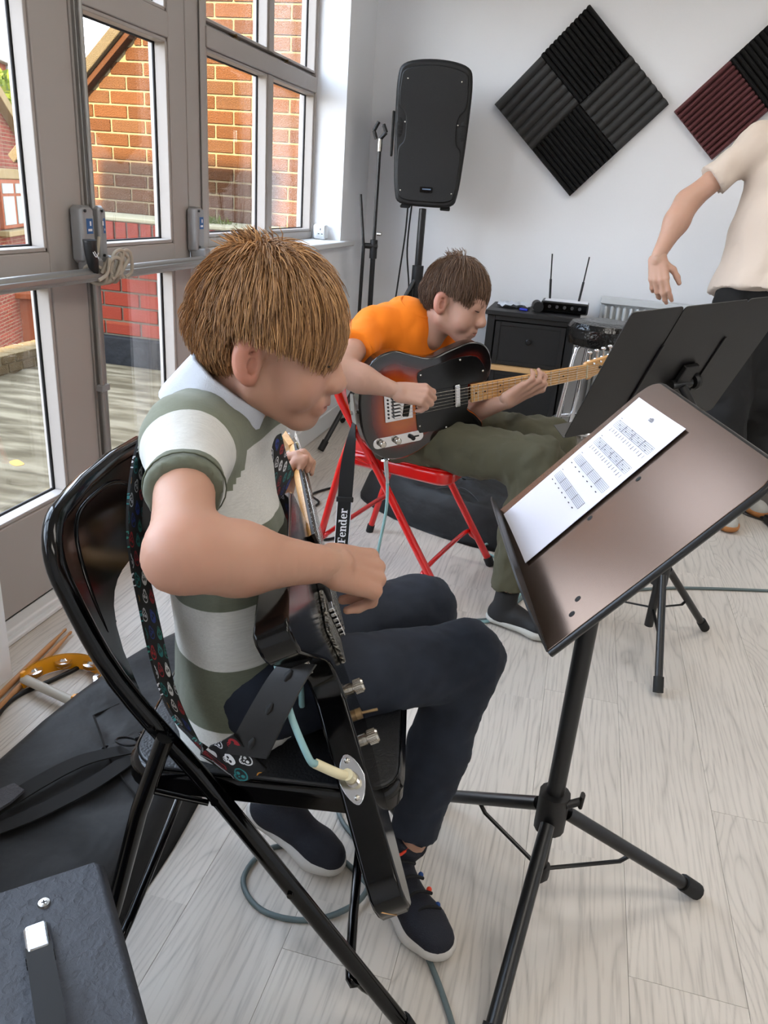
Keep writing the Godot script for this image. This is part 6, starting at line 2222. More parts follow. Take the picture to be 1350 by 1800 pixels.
func boy_orange() -> void:
	var skin := Color(0.45, 0.255, 0.185)
	var t := thing("person", "boy in orange T-shirt and khaki trousers playing a sunburst guitar", "person", Vector3(-0.42, 0, -2.37))
	var fw := Vector3(0.93, 0, 0.36)
	var rt := Vector3(-0.36, 0, 0.93)
	var pel := Vector3(-0.485, 0.525, -2.365)
	var mid := Vector3(-0.515, 0.68, -2.35)
	var chest := Vector3(-0.520, 0.79, -2.335)
	var neck := Vector3(-0.490, 0.880, -2.320)
	var rsh := Vector3(-0.590, 0.838, -2.225)
	var lsh := Vector3(-0.445, 0.838, -2.440)
	var relb := Vector3(-0.616, 0.757, -1.985)
	var rwri := Vector3(-0.452, 0.713, -2.018)
	var lelb := Vector3(-0.285, 0.600, -2.335)
	var lwri := Vector3(-0.176, 0.668, -2.245)
	var cfw := Vector3(0.979, 0, 0.206)
	var crt := Vector3(-0.206, 0, 0.979)
	var rhip := pel + crt * 0.085 + Vector3(0, -0.02, 0)
	var lhip := pel - crt * 0.085 + Vector3(0, -0.02, 0)
	var rkn := Vector3(-0.055, 0.525, -2.165)
	var lkn := Vector3(-0.035, 0.530, -2.375)
	var ran := Vector3(-0.085, 0.13, -2.13)
	var lan := Vector3(-0.10, 0.13, -2.50)
	var fwd := (CAM_R * 0.82 + CAM_D * 0.40 - CAM_V * 0.30).normalized()
	var hup := (CAM_R * 0.38 - CAM_D * 0.86 - CAM_V * 0.34).normalized()
	var hf := head_frame(Vector3.ZERO, fwd, hup, 1.02)
	hf.origin = Vector3(-0.388, 0.926, -2.252) + hf.basis.x.normalized() * 0.078
	var nb := hf * Vector3(0, -0.09, -0.045)
	var b := [
		cone(pel, mid, 0.088, 0.086), cone(mid, chest, 0.086, 0.09), cone(rsh, lsh, 0.04, 0.04), cone(neck + Vector3(0, -0.03, 0), nb, 0.047, 0.043),
		cone(rsh, relb, 0.040, 0.033), cone(relb, relb.lerp(rwri, 0.4), 0.034, 0.034), cone(relb.lerp(rwri, 0.4), rwri, 0.034, 0.022),
		cone(lsh, lelb, 0.040, 0.033), cone(lelb, lwri, 0.033, 0.021),
		cone(rhip, rkn, 0.062, 0.048), cone(lhip, lkn, 0.062, 0.048), cone(rkn, ran, 0.044, 0.03), cone(lkn, lan, 0.044, 0.03),
	]
	var sk := func(_p: Vector3) -> Color: return skin
	var mb := nets(MB.new(), b, 0.011, 85.0, null, sk)
	add_head(mb, hf, skin)
	var ry := (CAM_R * 0.96 + CAM_D * 0.10).normalized()
	var rz := (-CAM_V * 0.9 - CAM_D * 0.35).normalized()
	nets(mb, hand_bones(Transform3D(Basis(rz.cross(ry), ry, rz), rwri), false, 1.0, [[0.9, 1.3, 0.6], [1.0, 1.3, 0.6], [1.0, 1.3, 0.6], [1.0, 1.2, 0.6]], [Vector3(0.3, 0.9, -0.5), Vector3(-0.1, 0.9, -0.6), Vector3(-0.3, 0.8, -0.6)], relb), 0.0034, 380.0, null, sk)
	# left hand: under the neck, fingers up over the strings
	var ly := (CAM_R * 0.80 - CAM_D * 0.45 - CAM_V * 0.10).normalized()
	var lz := (CAM_R * 0.35 + CAM_D * 0.70 - CAM_V * 0.62).normalized()
	nets(mb, hand_bones(Transform3D(Basis(ly.cross(lz), ly, lz), lwri), true, 1.0, [[-0.15, 0.9, 0.6], [0.0, 0.9, 0.6], [0.05, 0.85, 0.5], [0.1, 0.8, 0.5]], [Vector3(0.7, 0.6, -0.5), Vector3(0.5, 0.8, -0.4), Vector3(0.4, 0.9, -0.3)], lelb), 0.0034, 380.0, null, sk)
	wpart(mb, "body", skin_material(), t)
	for s in [-1.0, 1.0]:
		wpart(lash(hf, s), "eyelashes", M.lash, t)
	var om := mat(Color(0.95, 0.49, 0.02), 0.88)
	om.rim_enabled = true
	om.rim = 0.25
	var arm := (relb - rsh).normalized()
	var larm := (lelb - lsh).normalized()
	var sp := [
		cone(pel + Vector3(-0.01, -0.05, 0), mid, 0.140, 0.130, 1, fw, 1.25), cone(mid, chest, 0.130, 0.122, 0, fw, 1.22), cone(chest, chest + Vector3(0.01, 0.03, 0), 0.118, 0.10, 0, fw, 1.2),
		cone(rsh.lerp(lsh, 0.1), rsh.lerp(lsh, 0.9), 0.054, 0.054), cone(neck + Vector3(0, -0.028, 0), rsh, 0.054, 0.050), cone(neck + Vector3(0, -0.028, 0), lsh, 0.054, 0.050),
		cone(rsh - arm * 0.01, rsh + arm * 0.135, 0.055, 0.060, 2), cone(lsh - larm * 0.01, lsh + larm * 0.13, 0.055, 0.058, 2),
	]
	wpart(nets(MB.new(), sp, 0.0095, 70.0, null, null, folds(31, 0.0075, 5.0, Vector3(1.2, 0.8, 1.2))), "tee_shirt", om, t)
	var ring := []
	var cax := (fw * 0.45 + Vector3.UP * 0.9).normalized()
	var cx := cax.cross(fw).normalized()
	var cz := cx.cross(cax)
	for k in 29:
		var a := TAU * k / 28.0
		ring.append(neck + cax * 0.022 + cx * sin(a) * 0.053 + cz * cos(a) * 0.053)
	wpart(MB.new().tube(ring, 0.0055, 8, false), "neckband", om, t)
	var km := mat(Color(0.285, 0.275, 0.205), 0.9)
	km.rim_enabled = true
	km.rim = 0.2
	var kp := [
		cone(rhip + Vector3(0, 0.01, 0), lhip + Vector3(0, 0.01, 0), 0.095, 0.095), cone(rhip, rkn, 0.088, 0.075), cone(lhip, lkn, 0.088, 0.075),
		cone(rkn, rkn.lerp(ran, 0.5), 0.072, 0.066), cone(rkn.lerp(ran, 0.5), ran, 0.066, 0.060, 2), cone(lkn, lkn.lerp(lan, 0.5), 0.072, 0.064), cone(lkn.lerp(lan, 0.5), lan, 0.064, 0.058, 2),
	]
	wpart(nets(MB.new(), kp, 0.0105, 75.0, null, null, folds(23, 0.010, 6.5, Vector3(1.6, 1.0, 1.2))), "trousers", km, t)
	var dk := mat(Color(0.08, 0.08, 0.09), 0.7)
	var sole := mat(Color(0.70, 0.69, 0.66), 0.6)
	shoe(t, Vector3(-0.135, 0.0, -2.15), Vector3(0.075, 0.0, -2.09), ran + Vector3(0, 0.0, 0), dk, sole)
	shoe(t, Vector3(-0.15, 0.0, -2.51), Vector3(0.06, 0.0, -2.47), lan + Vector3(0, 0.0, 0), dk, sole)
	hair(t, hf, [Color(0.050, 0.026, 0.015), Color(0.225, 0.125, 0.070)], 6000, {"nape": -0.020, "front": 0.060, "side": 0.030, "top": 0.055, "fringe": 0.095, "lift": 0.016, "spikes": 60}, 17)
	# printed back label at the nape of the shirt
	wpart(MB.new().box(neck + Vector3(-0.045, 0.012, 0.018), Vector3(0.020, 0.004, 0.012), 0.001), "neck_label", mat(Color(0.25, 0.12, 0.08), 0.8), t)

func adult() -> void:
	var skin := Color(0.45, 0.26, 0.185)
	var t := thing("person", "standing adult in beige T-shirt and black trousers with lowered hand", "person", Vector3(0.70, 0, -3.6))
	var pel := Vector3(0.70, 0.93, -3.60)
	var chest := Vector3(0.735, 1.34, -3.70)
	var neck := Vector3(0.76, 1.55, -3.72)
	var rsh := Vector3(0.575, 1.50, -3.72)
	var lsh := Vector3(0.93, 1.50, -3.75)
	var relb := Vector3(0.345, 1.265, -3.655)
	var rwri := Vector3(0.262, 1.045, -3.54)
	var lelb := Vector3(1.10, 1.24, -3.72)
	var lwri := Vector3(1.06, 1.02, -3.55)
	var rhip := pel + Vector3(-0.09, -0.02, 0.01)
	var lhip := pel + Vector3(0.09, -0.02, -0.01)
	var rkn := Vector3(0.64, 0.50, -3.50)
	var lkn := Vector3(0.80, 0.50, -3.62)
	var ran := Vector3(0.70, 0.10, -3.40)
	var lan := Vector3(0.86, 0.10, -3.66)
	var fw := Vector3(-0.35, 0, 0.94)
	var hf := head_frame(Vector3(0.775, 1.72, -3.68), Vector3(-0.4, -0.35, 0.85), Vector3.UP, 1.16)
	var nb := hf * Vector3(0, -0.09, -0.045)
	var b := [
		cone(pel, chest, 0.11, 0.13, 0, fw, 1.25), cone(rsh, lsh, 0.055, 0.055), cone(neck + Vector3(0, -0.05, 0), nb, 0.06, 0.055),
		cone(rsh, relb, 0.052, 0.042), cone(relb, relb.lerp(rwri, 0.35), 0.043, 0.045), cone(relb.lerp(rwri, 0.35), rwri, 0.045, 0.028),
		cone(lsh, lelb, 0.052, 0.042), cone(lelb, lwri, 0.043, 0.028),
		cone(rhip, rkn, 0.085, 0.055), cone(lhip, lkn, 0.085, 0.055), cone(rkn, ran, 0.055, 0.038), cone(lkn, lan, 0.055, 0.038),
	]
	var sk := func(_p: Vector3) -> Color: return skin
	var mb := nets(MB.new(), b, 0.013, 65.0, null, sk)
	add_head(mb, hf, skin)
	var ry := (CAM_D * 0.97 + CAM_R * 0.05).normalized()
	var rz := (-CAM_V * 0.85 - CAM_R * 0.55).normalized()
	nets(mb, hand_bones(Transform3D(Basis(rz.cross(ry), ry, rz), rwri), false, 1.27, [[0.25, 0.35, 0.25], [0.35, 0.5, 0.3], [0.45, 0.65, 0.4], [0.55, 0.75, 0.4]], [Vector3(0.75, 0.75, -0.4), Vector3(0.35, 0.9, -0.35), Vector3(0.2, 0.95, -0.3)], relb), 0.004, 320.0, null, sk)
	nets(mb, hand_bones(Transform3D(Basis(Vector3.RIGHT, Vector3(-0.5, -0.5, 0.7).normalized(), Vector3(0.6, 0.3, 0.6)), lwri), true, 1.27, [[0.4, 0.5, 0.3], [0.4, 0.6, 0.3], [0.5, 0.7, 0.4], [0.6, 0.8, 0.4]], [Vector3(0.75, 0.75, -0.4), Vector3(0.35, 0.9, -0.35), Vector3(0.2, 0.95, -0.3)], lelb), 0.005, 190.0, null, sk)
	wpart(mb, "body", skin_material(), t)
	var bm := mat(Color(0.76, 0.705, 0.655), 0.9)
	bm.rim_enabled = true
	bm.rim = 0.25
	var arm := (relb - rsh).normalized()
	var larm := (lelb - lsh).normalized()
	var sp := [
		cone(pel + Vector3(0.0, -0.01, 0.02), pel.lerp(chest, 0.5), 0.215, 0.185, 1, fw, 1.4), cone(pel.lerp(chest, 0.5), chest, 0.178, 0.182, 0, fw, 1.35),
		cone(rsh.lerp(lsh, 0.06), rsh.lerp(lsh, 0.94), 0.066, 0.066), cone(neck + Vector3(0, -0.03, 0), rsh, 0.062, 0.062), cone(neck + Vector3(0, -0.03, 0), lsh, 0.062, 0.062),
		cone(rsh - arm * 0.02, rsh + arm * 0.215, 0.068, 0.070, 2), cone(lsh - larm * 0.02, lsh + larm * 0.215, 0.068, 0.070, 2),
	]
	wpart(nets(MB.new(), sp, 0.012, 60.0, null, null, folds(41, 0.011, 3.6, Vector3(1.3, 0.7, 1.3))), "tee_shirt", bm, t)
	var km := mat(Color(0.020, 0.020, 0.022), 0.85)
	var kp := [
		cone(rhip + Vector3(0.015, 0.02, 0), lhip + Vector3(0, 0.02, 0), 0.102, 0.102, 0, fw, 1.05), cone(rhip + Vector3(0.015, -0.05, 0), rkn, 0.102, 0.10), cone(lhip, lkn, 0.104, 0.10),
		cone(rkn, ran, 0.100, 0.085, 2), cone(lkn, lan, 0.100, 0.085, 2),
	]
	wpart(nets(MB.new(), kp, 0.013, 60.0, null, null, folds(43, 0.012, 5.0)), "trousers", km, t)
	var wh := mat(Color(0.66, 0.65, 0.62), 0.7)
	var tan := mat(Color(0.62, 0.40, 0.20), 0.7)
	shoe(t, Vector3(0.73, 0.0, -3.48), Vector3(0.735, 0.0, -3.24), ran, wh, tan, 1.15)
	shoe(t, Vector3(0.885, 0.0, -3.74), Vector3(0.90, 0.0, -3.48), lan, wh, tan, 1.15)
	hair(t, hf, [Color(0.04, 0.025, 0.015), Color(0.14, 0.085, 0.05)], 900, {"nape": -0.020, "front": 0.062, "side": 0.03, "top": 0.05, "fringe": 0.06, "lift": 0.012}, 23)

# ------------------------------------------------------------------ guitars
func neck_parts(t: Node3D, f: Transform3D, nut: float, w_body: float, body_end: float, board: Material, k: float) -> void:
	# f: x along the neck from the saddles, y towards the treble side, z out of the face
	var L := nut
	var x0 := body_end - 0.06
	var bk := MB.new()
	var rows := 14
	var prev := []
	for i in rows + 1:
		var x := lerpf(x0, L, float(i) / rows)
		var hw := lerpf(w_body, 0.0215, clampf((x - body_end) / (L - body_end), 0.0, 1.0))
		var row := []
		for j in 11:
			var a := PI + PI * j / 10.0
			row.append(bk.vert(f * Vector3(x, cos(a) * hw, sin(a) * 0.0165 + 0.0055), f.basis * Vector3(0, cos(a), sin(a) * 1.3)))
		row.append(bk.vert(f * Vector3(x, hw, 0.0055), f.basis * Vector3(0, 0, 1)))
		row.append(bk.vert(f * Vector3(x, -hw, 0.0055), f.basis * Vector3(0, 0, 1)))
		if prev:
			for j in 10:
				bk.quad(prev[j], prev[j + 1], row[j + 1], row[j])
			bk.quad(prev[11], prev[12], row[12], row[11])
		prev = row
	wpart(bk, "neck", M.maple, t, "maple neck")
	var o := PackedVector2Array([Vector2(x0, -w_body), Vector2(L, -0.0215), Vector2(L, 0.0215), Vector2(x0, w_body)])
	var fb := wpart(MB.new().slab(o, f, 0.0055, 0.0115, 0.001), "fretboard", board, t)
	for i in range(1, 22):
		var x := L * pow(2.0, -i / 12.0)
		if x < x0 + 0.004:
			break
		var hw := lerpf(w_body, 0.0215, clampf((x - x0) / (L - x0), 0.0, 1.0))
		part(MB.new().box(f * Vector3(x, 0, 0.0118), Vector3(0.0022, hw * 2.0 - 0.001, 0.0016) * k, 0.0004, f.basis.orthonormalized()), "fret", M.nickel, fb)
		if i in [3, 5, 7, 9, 12, 15, 17, 19, 21]:
			var xm := (x + L * pow(2.0, -(i - 1) / 12.0)) * 0.5
			for y in ([-0.010, 0.010] if i == 12 else [0.0]):
				part(MB.new().tube([f * Vector3(xm, y, 0.0110), f * Vector3(xm, y, 0.0119)], 0.0030 * k, 10), "dot_marker", M.rubber if board == M.maple else M.label_white, fb)
	wpart(MB.new().box(f * Vector3(L + 0.002, 0, 0.0115), Vector3(0.004, 0.043, 0.006) * k, 0.001, f.basis.orthonormalized()), "nut", M.cream, t)
	for s in 6:
		var ya := -0.026 + 0.0105 * s
		var yb := -0.0175 + 0.007 * s
		wpart(MB.new().tube([f * Vector3(0.0, ya, 0.0185), f * Vector3(L + 0.002, yb, 0.0155), f * Vector3(L + 0.05 + 0.022 * s, yb * 0.9, 0.009)], (0.0007 - 0.00007 * s) * 1.1, 5), "string", M.nickel, t)

func tuner(t: Node3D, p: Vector3, out: Vector3, up: Vector3, k: float) -> void:
	var m := MB.new()
	m.tube([p - up * 0.012 * k, p + up * 0.012 * k], 0.0032 * k, 8)
	m.tube([p - up * 0.012 * k, p - up * 0.012 * k + out * 0.024 * k], 0.0028 * k, 6)
	m.ball(p - up * 0.012 * k + out * 0.030 * k, Vector3(0.008, 0.0055, 0.0075) * k, Basis(), 10, 6)
	m.tube([p - up * 0.007 * k, p - up * 0.017 * k], 0.0075 * k, 8)
	wpart(m, "tuning_peg", M.chrome, t)

func knob(t: Node3D, f: Transform3D, x: float, y: float, r: float, h: float) -> void:
	var b := f.basis.orthonormalized()
	var bs := Basis(b.x, b.z, -b.y)
	var m := MB.new()
	m.lathe([Vector2(r * 0.86, 0.0), Vector2(r * 0.86, h * 0.22), Vector2(r * 0.70, h * 0.24), Vector2(r * 0.70, h * 0.32), Vector2(r, h * 0.34), Vector2(r, h * 0.85), Vector2(r * 0.80, h * 0.97), Vector2(0, h)], f * Vector3(x, y, 0), bs, 20)
	var o := wpart(m, "control_knob", M.nickel, t)
	var kn := MB.new()
	for i in 24:
		var a := TAU * i / 24
		var d := b.x * cos(a) + b.y * sin(a)
		kn.tube([f * Vector3(x, y, 0) + d * r + b.z * h * 0.36, f * Vector3(x, y, 0) + d * r + b.z * h * 0.84], r * 0.09, 4, false)
	part(kn, "knurling", M.nickel, o)

func instruments() -> void:
	guitar_v()
	guitar_sunburst()

func guitar_v() -> void:
	var k := 0.95
	var b := Basis(Vector3(-0.4283, 0.1039, -0.8977), Vector3(0.3103, -0.9161, -0.254), Vector3(0.8487, 0.3873, -0.3601)).orthonormalized()
	var f := Transform3D(b.scaled(Vector3.ONE * k), Vector3(-0.2952, 0.6054, -0.9689))
	f.basis = Basis(b.x * k, b.y * k, b.z * k)
	var t := thing("electric_guitar", "glossy black V-shaped electric guitar held by the boy in stripes", "guitar", f * Vector3(-0.3, 0.24, -0.02))
	var o := PackedVector2Array()
	for q in [Vector2(0.285, -0.030), Vector2(0.282, -0.085), Vector2(0.275, -0.100), Vector2(0.255, -0.108), Vector2(-0.265, -0.232), Vector2(-0.288, -0.236), Vector2(-0.300, -0.226), Vector2(-0.300, -0.206), Vector2(-0.292, -0.188), Vector2(-0.165, -0.062), Vector2(-0.148, -0.040), Vector2(-0.143, -0.020), Vector2(-0.148, 0.0), Vector2(-0.165, 0.014), Vector2(-0.372, 0.118), Vector2(-0.392, 0.130), Vector2(-0.398, 0.145), Vector2(-0.394, 0.172), Vector2(-0.380, 0.186), Vector2(-0.360, 0.188), Vector2(0.250, 0.108), Vector2(0.272, 0.100), Vector2(0.282, 0.085), Vector2(0.285, 0.030)]:
		o.append(q)
	wpart(MB.new().slab(o, f, -0.043, 0.0, 0.005), "body", M.black_gloss, t)
	neck_parts(t, f, 0.648, 0.027, 0.285, mat(Color(0.09, 0.055, 0.04), 0.5), k)
	# forked headstock, tipped back
	var hb := Transform3D(f.basis * Basis(Vector3(0, 1, 0), 0.20), f * Vector3(0.652, 0, 0.004))
	var ho := PackedVector2Array([Vector2(0, -0.021), Vector2(0.03, -0.030), Vector2(0.19, -0.052), Vector2(0.20, -0.040), Vector2(0.12, 0.0), Vector2(0.20, 0.040), Vector2(0.19, 0.052), Vector2(0.03, 0.030), Vector2(0, 0.021)])
	wpart(MB.new().slab(ho, hb, -0.012, 0.003, 0.002), "headstock", M.maple, t)
	for s in [-1.0, 1.0]:
		for i in 3:
			var x := 0.055 + 0.042 * i
			tuner(t, hb * Vector3(x, (0.022 + 0.005 * i) * s, -0.004), hb.basis.y.normalized() * s, hb.basis.z.normalized(), k)
	# hardware
	var eng := mat(Color(0.50, 0.49, 0.46), 0.35, 0.9)
	bump(eng, noise_tex(0.06, 2, 0.35, 0.65, 256, FastNoiseLite.TYPE_CELLULAR, 6), 0.4, 9.0)
	var n := b.z
	wpart(MB.new().box(f * Vector3(-0.015, 0.0, 0.004), Vector3(0.105, 0.072, 0.008) * k, 0.002, b), "bridge_plate", eng, t, "engraved metal bridge plate")
	for s in 6:
		wpart(MB.new().box(f * Vector3(-0.002, -0.026 + 0.0105 * s, 0.013), Vector3(0.020, 0.008, 0.010) * k, 0.002, b), "saddle", M.chrome, t)
	wpart(MB.new().box(f * Vector3(0.060, 0.0, 0.006), Vector3(0.036, 0.074, 0.014) * k, 0.003, b), "pickup", M.rubber, t)
	wpart(MB.new().box(f * Vector3(0.150, 0.0, 0.007), Vector3(0.036, 0.074, 0.016) * k, 0.004, b), "pickup", M.chrome, t)
	knob(t, f, -0.098, 0.060, 0.0105 * k, 0.024 * k)
	knob(t, f, -0.180, 0.085, 0.0105 * k, 0.024 * k)
	wpart(MB.new().tube([f * Vector3(-0.139, 0.074, 0.0), f * Vector3(-0.139, 0.074, 0.008)], 0.008, 12).tube([f * Vector3(-0.139, 0.074, 0.006), f * Vector3(-0.141, 0.077, 0.032)], 0.0022, 6), "selector_switch", mat(Color(0.60, 0.50, 0.36), 0.35, 0.7), t)
	# oval jack plate on the inner edge of the lower wing
	var e := (b.x * -0.207 + b.y * 0.104).normalized()
	var jn := (b.x * -0.104 - b.y * 0.207).normalized()
	var jc := f * Vector3(-0.262, 0.0627, -0.0215)
	var jf := Transform3D(Basis(e, b.z, e.cross(b.z)), jc)
	var jo := PackedVector2Array()
	for i in 24:
		var a := TAU * i / 24
		jo.append(Vector2(cos(a) * 0.033, sin(a) * 0.017 * (1.0 - 0.25 * absf(cos(a)))))
	var s0 := signf(jf.basis.z.dot(jn))
	var jp := wpart(MB.new().slab(jo, jf, minf(0.0, 0.003 * s0), maxf(0.0, 0.003 * s0), 0.0008), "jack_plate", M.chrome, t)
	for s in [-1.0, 1.0]:
		part(MB.new().ball(jc + e * 0.024 * s + jn * 0.003, Vector3.ONE * 0.0038), "screw", M.nickel, jp)
	part(MB.new().tube([jc, jc + jn * 0.010], 0.009, 12), "jack_socket", M.nickel, jp)
	# chipped paint at the lower tip
	wpart(MB.new().tube([f * Vector3(-0.397, 0.150, -0.034), f * Vector3(-0.393, 0.172, -0.020), f * Vector3(-0.380, 0.185, -0.006)], 0.0012, 5), "chipped_edge", M.maple, t, "bare wood chip in the paint")
	# strap button
	var sb := f * Vector3(-0.215, -0.112, -0.02)
	wpart(MB.new().tube([sb, sb + jn * 0.0 + (b.x * -0.6 + b.y * 0.75).normalized() * 0.014], 0.007, 10), "strap_button", M.nickel, t)
	# strap
	var st := thing("guitar_strap", "black guitar strap printed with coloured skulls round the boy's back", "strap", Vector3(-0.33, 0.52, -0.72))
	var pts := curve([Vector3(-0.308, 0.560, -0.712), Vector3(-0.345, 0.527, -0.720), Vector3(-0.395, 0.524, -0.742), Vector3(-0.452, 0.563, -0.776), Vector3(-0.505, 0.652, -0.822), Vector3(-0.548, 0.755, -0.866), Vector3(-0.575, 0.845, -0.945), Vector3(-0.575, 0.900, -1.03), Vector3(-0.535, 0.943, -1.07), Vector3(-0.475, 0.946, -1.080), Vector3(-0.432, 0.900, -1.060), Vector3(-0.418, 0.84, -1.050), Vector3(-0.424, 0.78, -1.09), Vector3(-0.440, 0.728, -1.16)], 6)
	var wid := []
	var m := pts.size()
	for i in m:
		var u := float(i) / (m - 1)
		var a := (CAM_R * 0.9 - CAM_V * 0.35).normalized()
		var c := Vector3(0.30, 0.05, 0.95).normalized()
		var d := Vector3(0.05, 0.0, 1.0).normalized()
		var wv: Vector3 = a.lerp(c, smoothstep(0.0, 0.30, u)).lerp(d, smoothstep(0.35, 0.65, u)).normalized()
		var dir: Vector3 = (pts[mini(i + 1, m - 1)] - pts[maxi(i - 1, 0)]).normalized()
		wid.append((wv - dir * wv.dot(dir)).normalized() * 0.060)
	var sm := mat(Color.WHITE, 0.75)
	sm.albedo_texture = skull_texture()
	wpart(MB.new().ribbon(pts, wid, 0.0035, 6.5), "webbing", sm, st, "black webbing with coloured skulls")
	# leather end, buttoned to the tail
	var lp := curve([Vector3(-0.262, 0.676, -0.748), Vector3(-0.274, 0.655, -0.738), Vector3(-0.292, 0.610, -0.722), Vector3(-0.312, 0.555, -0.709)], 5)
	var lw := []
	for i in lp.size():
		var u := float(i) / (lp.size() - 1)
		lw.append((CAM_R * 0.9 - CAM_V * 0.35).normalized() * lerpf(0.046, 0.058, u))
	wpart(MB.new().ribbon(lp, lw, 0.005, 1.0), "leather_end", M.leather, st, "black leather strap end with slots")
	for u in [4, 9, 13]:
		var dir: Vector3 = (lp[mini(u + 1, lp.size() - 1)] - lp[u - 1]).normalized()
		var nn: Vector3 = dir.cross(lw[u]).normalized()
		if nn.dot(CAM_V) > 0:
			nn = -nn
		wpart(MB.new().tube([lp[u] + nn * 0.0022 - dir * 0.008, lp[u] + nn * 0.0030, lp[u] + nn * 0.0022 + dir * 0.008], [0.002, 0.0045, 0.002], 8), "slot", M.rubber, st)
	# lead with cream plug
	var cb := thing("guitar_lead", "grey-green lead plugged into the black guitar looping on the floor", "cable", Vector3(-0.3, 0, -1.0))
	wpart(MB.new().tube([jc + jn * 0.008, jc + jn * 0.030], 0.0075, 10).tube(curve([jc + jn * 0.022, jc + jn * 0.034 - CAM_R * 0.010, jc + jn * 0.038 - CAM_R * 0.038 - CAM_D * 0.012], 4), 0.0062, 10), "plug", M.cream, cb)
	var q0 := jc + jn * 0.038 - CAM_R * 0.036 - CAM_D * 0.012
	wpart(MB.new().tube(curve([q0, Vector3(-0.232, 0.568, -0.713), Vector3(-0.260, 0.606, -0.728), Vector3(-0.283, 0.624, -0.758), Vector3(-0.297, 0.660, -0.765), Vector3(-0.303, 0.645, -0.807), Vector3(-0.30, 0.57, -0.86), Vector3(-0.298, 0.52, -0.87)], 7), 0.0046, 8), "lead", M.cable_teal, cb)
	var fl := []
	for p in [Vector2(0.02, -0.74), Vector2(-0.03, -0.86), Vector2(-0.11, -0.98), Vector2(-0.215, -1.055), Vector2(-0.315, -1.11), Vector2(-0.42, -1.085), Vector2(-0.445, -1.0), Vector2(-0.385, -0.945), Vector2(-0.29, -0.955), Vector2(-0.22, -1.02), Vector2(-0.235, -1.12), Vector2(-0.33, -1.22), Vector2(-0.36, -1.4)]:
		fl.append(Vector3(p.x, 0.0055, p.y))
	fl[9].y = 0.014
	wpart(MB.new().tube(curve(fl, 7), 0.0052, 8), "floor_lead", M.cable_grey, cb)

func skull_texture() -> ImageTexture:
	var im := Image.create(512, 512, false, Image.FORMAT_RGB8)
	var bg := Color(0.022, 0.022, 0.026)
	im.fill(bg)
	var r := RandomNumberGenerator.new()
	r.seed = 77
	var cols := [Color(0.10, 0.42, 0.42), Color(0.62, 0.07, 0.10), Color(0.70, 0.46, 0.12), Color(0.80, 0.80, 0.80), Color(0.12, 0.20, 0.50), Color(0.75, 0.76, 0.78), Color(0.15, 0.45, 0.40), Color(0.55, 0.08, 0.12)]
	var disc := func(cx: float, cy: float, rx: float, ry: float, c: Color):
		for y in range(int(cy - ry) - 1, int(cy + ry) + 2):
			for x in range(int(cx - rx) - 1, int(cx + rx) + 2):
				var dx := (x - cx) / rx
				var dy := (y - cy) / ry
				if dx * dx + dy * dy <= 1.0:
					im.set_pixel(posmod(x, 512), posmod(y, 512), c)
	var n := 0
	for gy in 6:
		for gx in 6:
			var cx := gx * 85.3 + (42.0 if gy % 2 else 0.0) + r.randf_range(-7, 7) + 40
			var cy := gy * 85.3 + r.randf_range(-7, 7) + 40
			var c: Color = cols[r.randi() % cols.size()]
			var s := r.randf_range(0.85, 1.1)
			var a := r.randf_range(-0.5, 0.5)
			var R := func(x: float, y: float) -> Vector2: return Vector2(cx, cy) + Vector2(x, y).rotated(a) * s
			var outline := n % 3 != 0
			var p: Vector2 = R.call(0, 0)
			disc.call(p.x, p.y, 31 * s, 27 * s, c)
			p = R.call(0, 24)
			disc.call(p.x, p.y, 17 * s, 17 * s, c)
			if outline:
				p = R.call(0, 0)
				disc.call(p.x, p.y, 25 * s, 21 * s, bg)
				p = R.call(0, 24)
				disc.call(p.x, p.y, 11 * s, 11 * s, bg)
			for e in [-11.0, 11.0]:
				p = R.call(e, 2)
				disc.call(p.x, p.y, 8 * s, 8 * s, c if outline else bg)
			p = R.call(0, 14)
			disc.call(p.x, p.y, 4 * s, 5 * s, c if outline else bg)
			for e in [-8.0, 0.0, 8.0]:
				p = R.call(e, 32)
				disc.call(p.x, p.y, 2 * s, 7 * s, c if outline else bg)
			n += 1
	im.generate_mipmaps()
	return ImageTexture.create_from_image(im)

func sunburst(o: PackedVector2Array) -> ImageTexture:
	var w := 104
	var h := 80
	var im := Image.create(w, h, false, Image.FORMAT_RGB8)
	for y in h:
		for x in w:
			var p := Vector2(x * 0.52 / (w - 1) - 0.2, y * 0.4 / (h - 1) - 0.2)
			var d := 1.0
			for i in o.size():
				var q := Geometry2D.get_closest_point_to_segment(p, o[i], o[(i + 1) % o.size()])
				d = minf(d, q.distance_to(p))
			if not Geometry2D.is_point_in_polygon(p, o):
				d = 0.0
			var c := Color(0.02, 0.014, 0.012)
			var st := [[0.004, Color(0.02, 0.014, 0.012)], [0.018, Color(0.055, 0.015, 0.012)], [0.036, Color(0.33, 0.055, 0.02)], [0.060, Color(0.62, 0.22, 0.035)], [0.095, Color(0.74, 0.36, 0.06)], [0.2, Color(0.80, 0.42, 0.08)]]
			for i in st.size() - 1:
				if d >= st[i][0]:
					c = (st[i][1] as Color).lerp(st[i + 1][1], clampf((d - st[i][0]) / (st[i + 1][0] - st[i][0]), 0, 1))
			im.set_pixel(x, y, c)
	return ImageTexture.create_from_image(im)

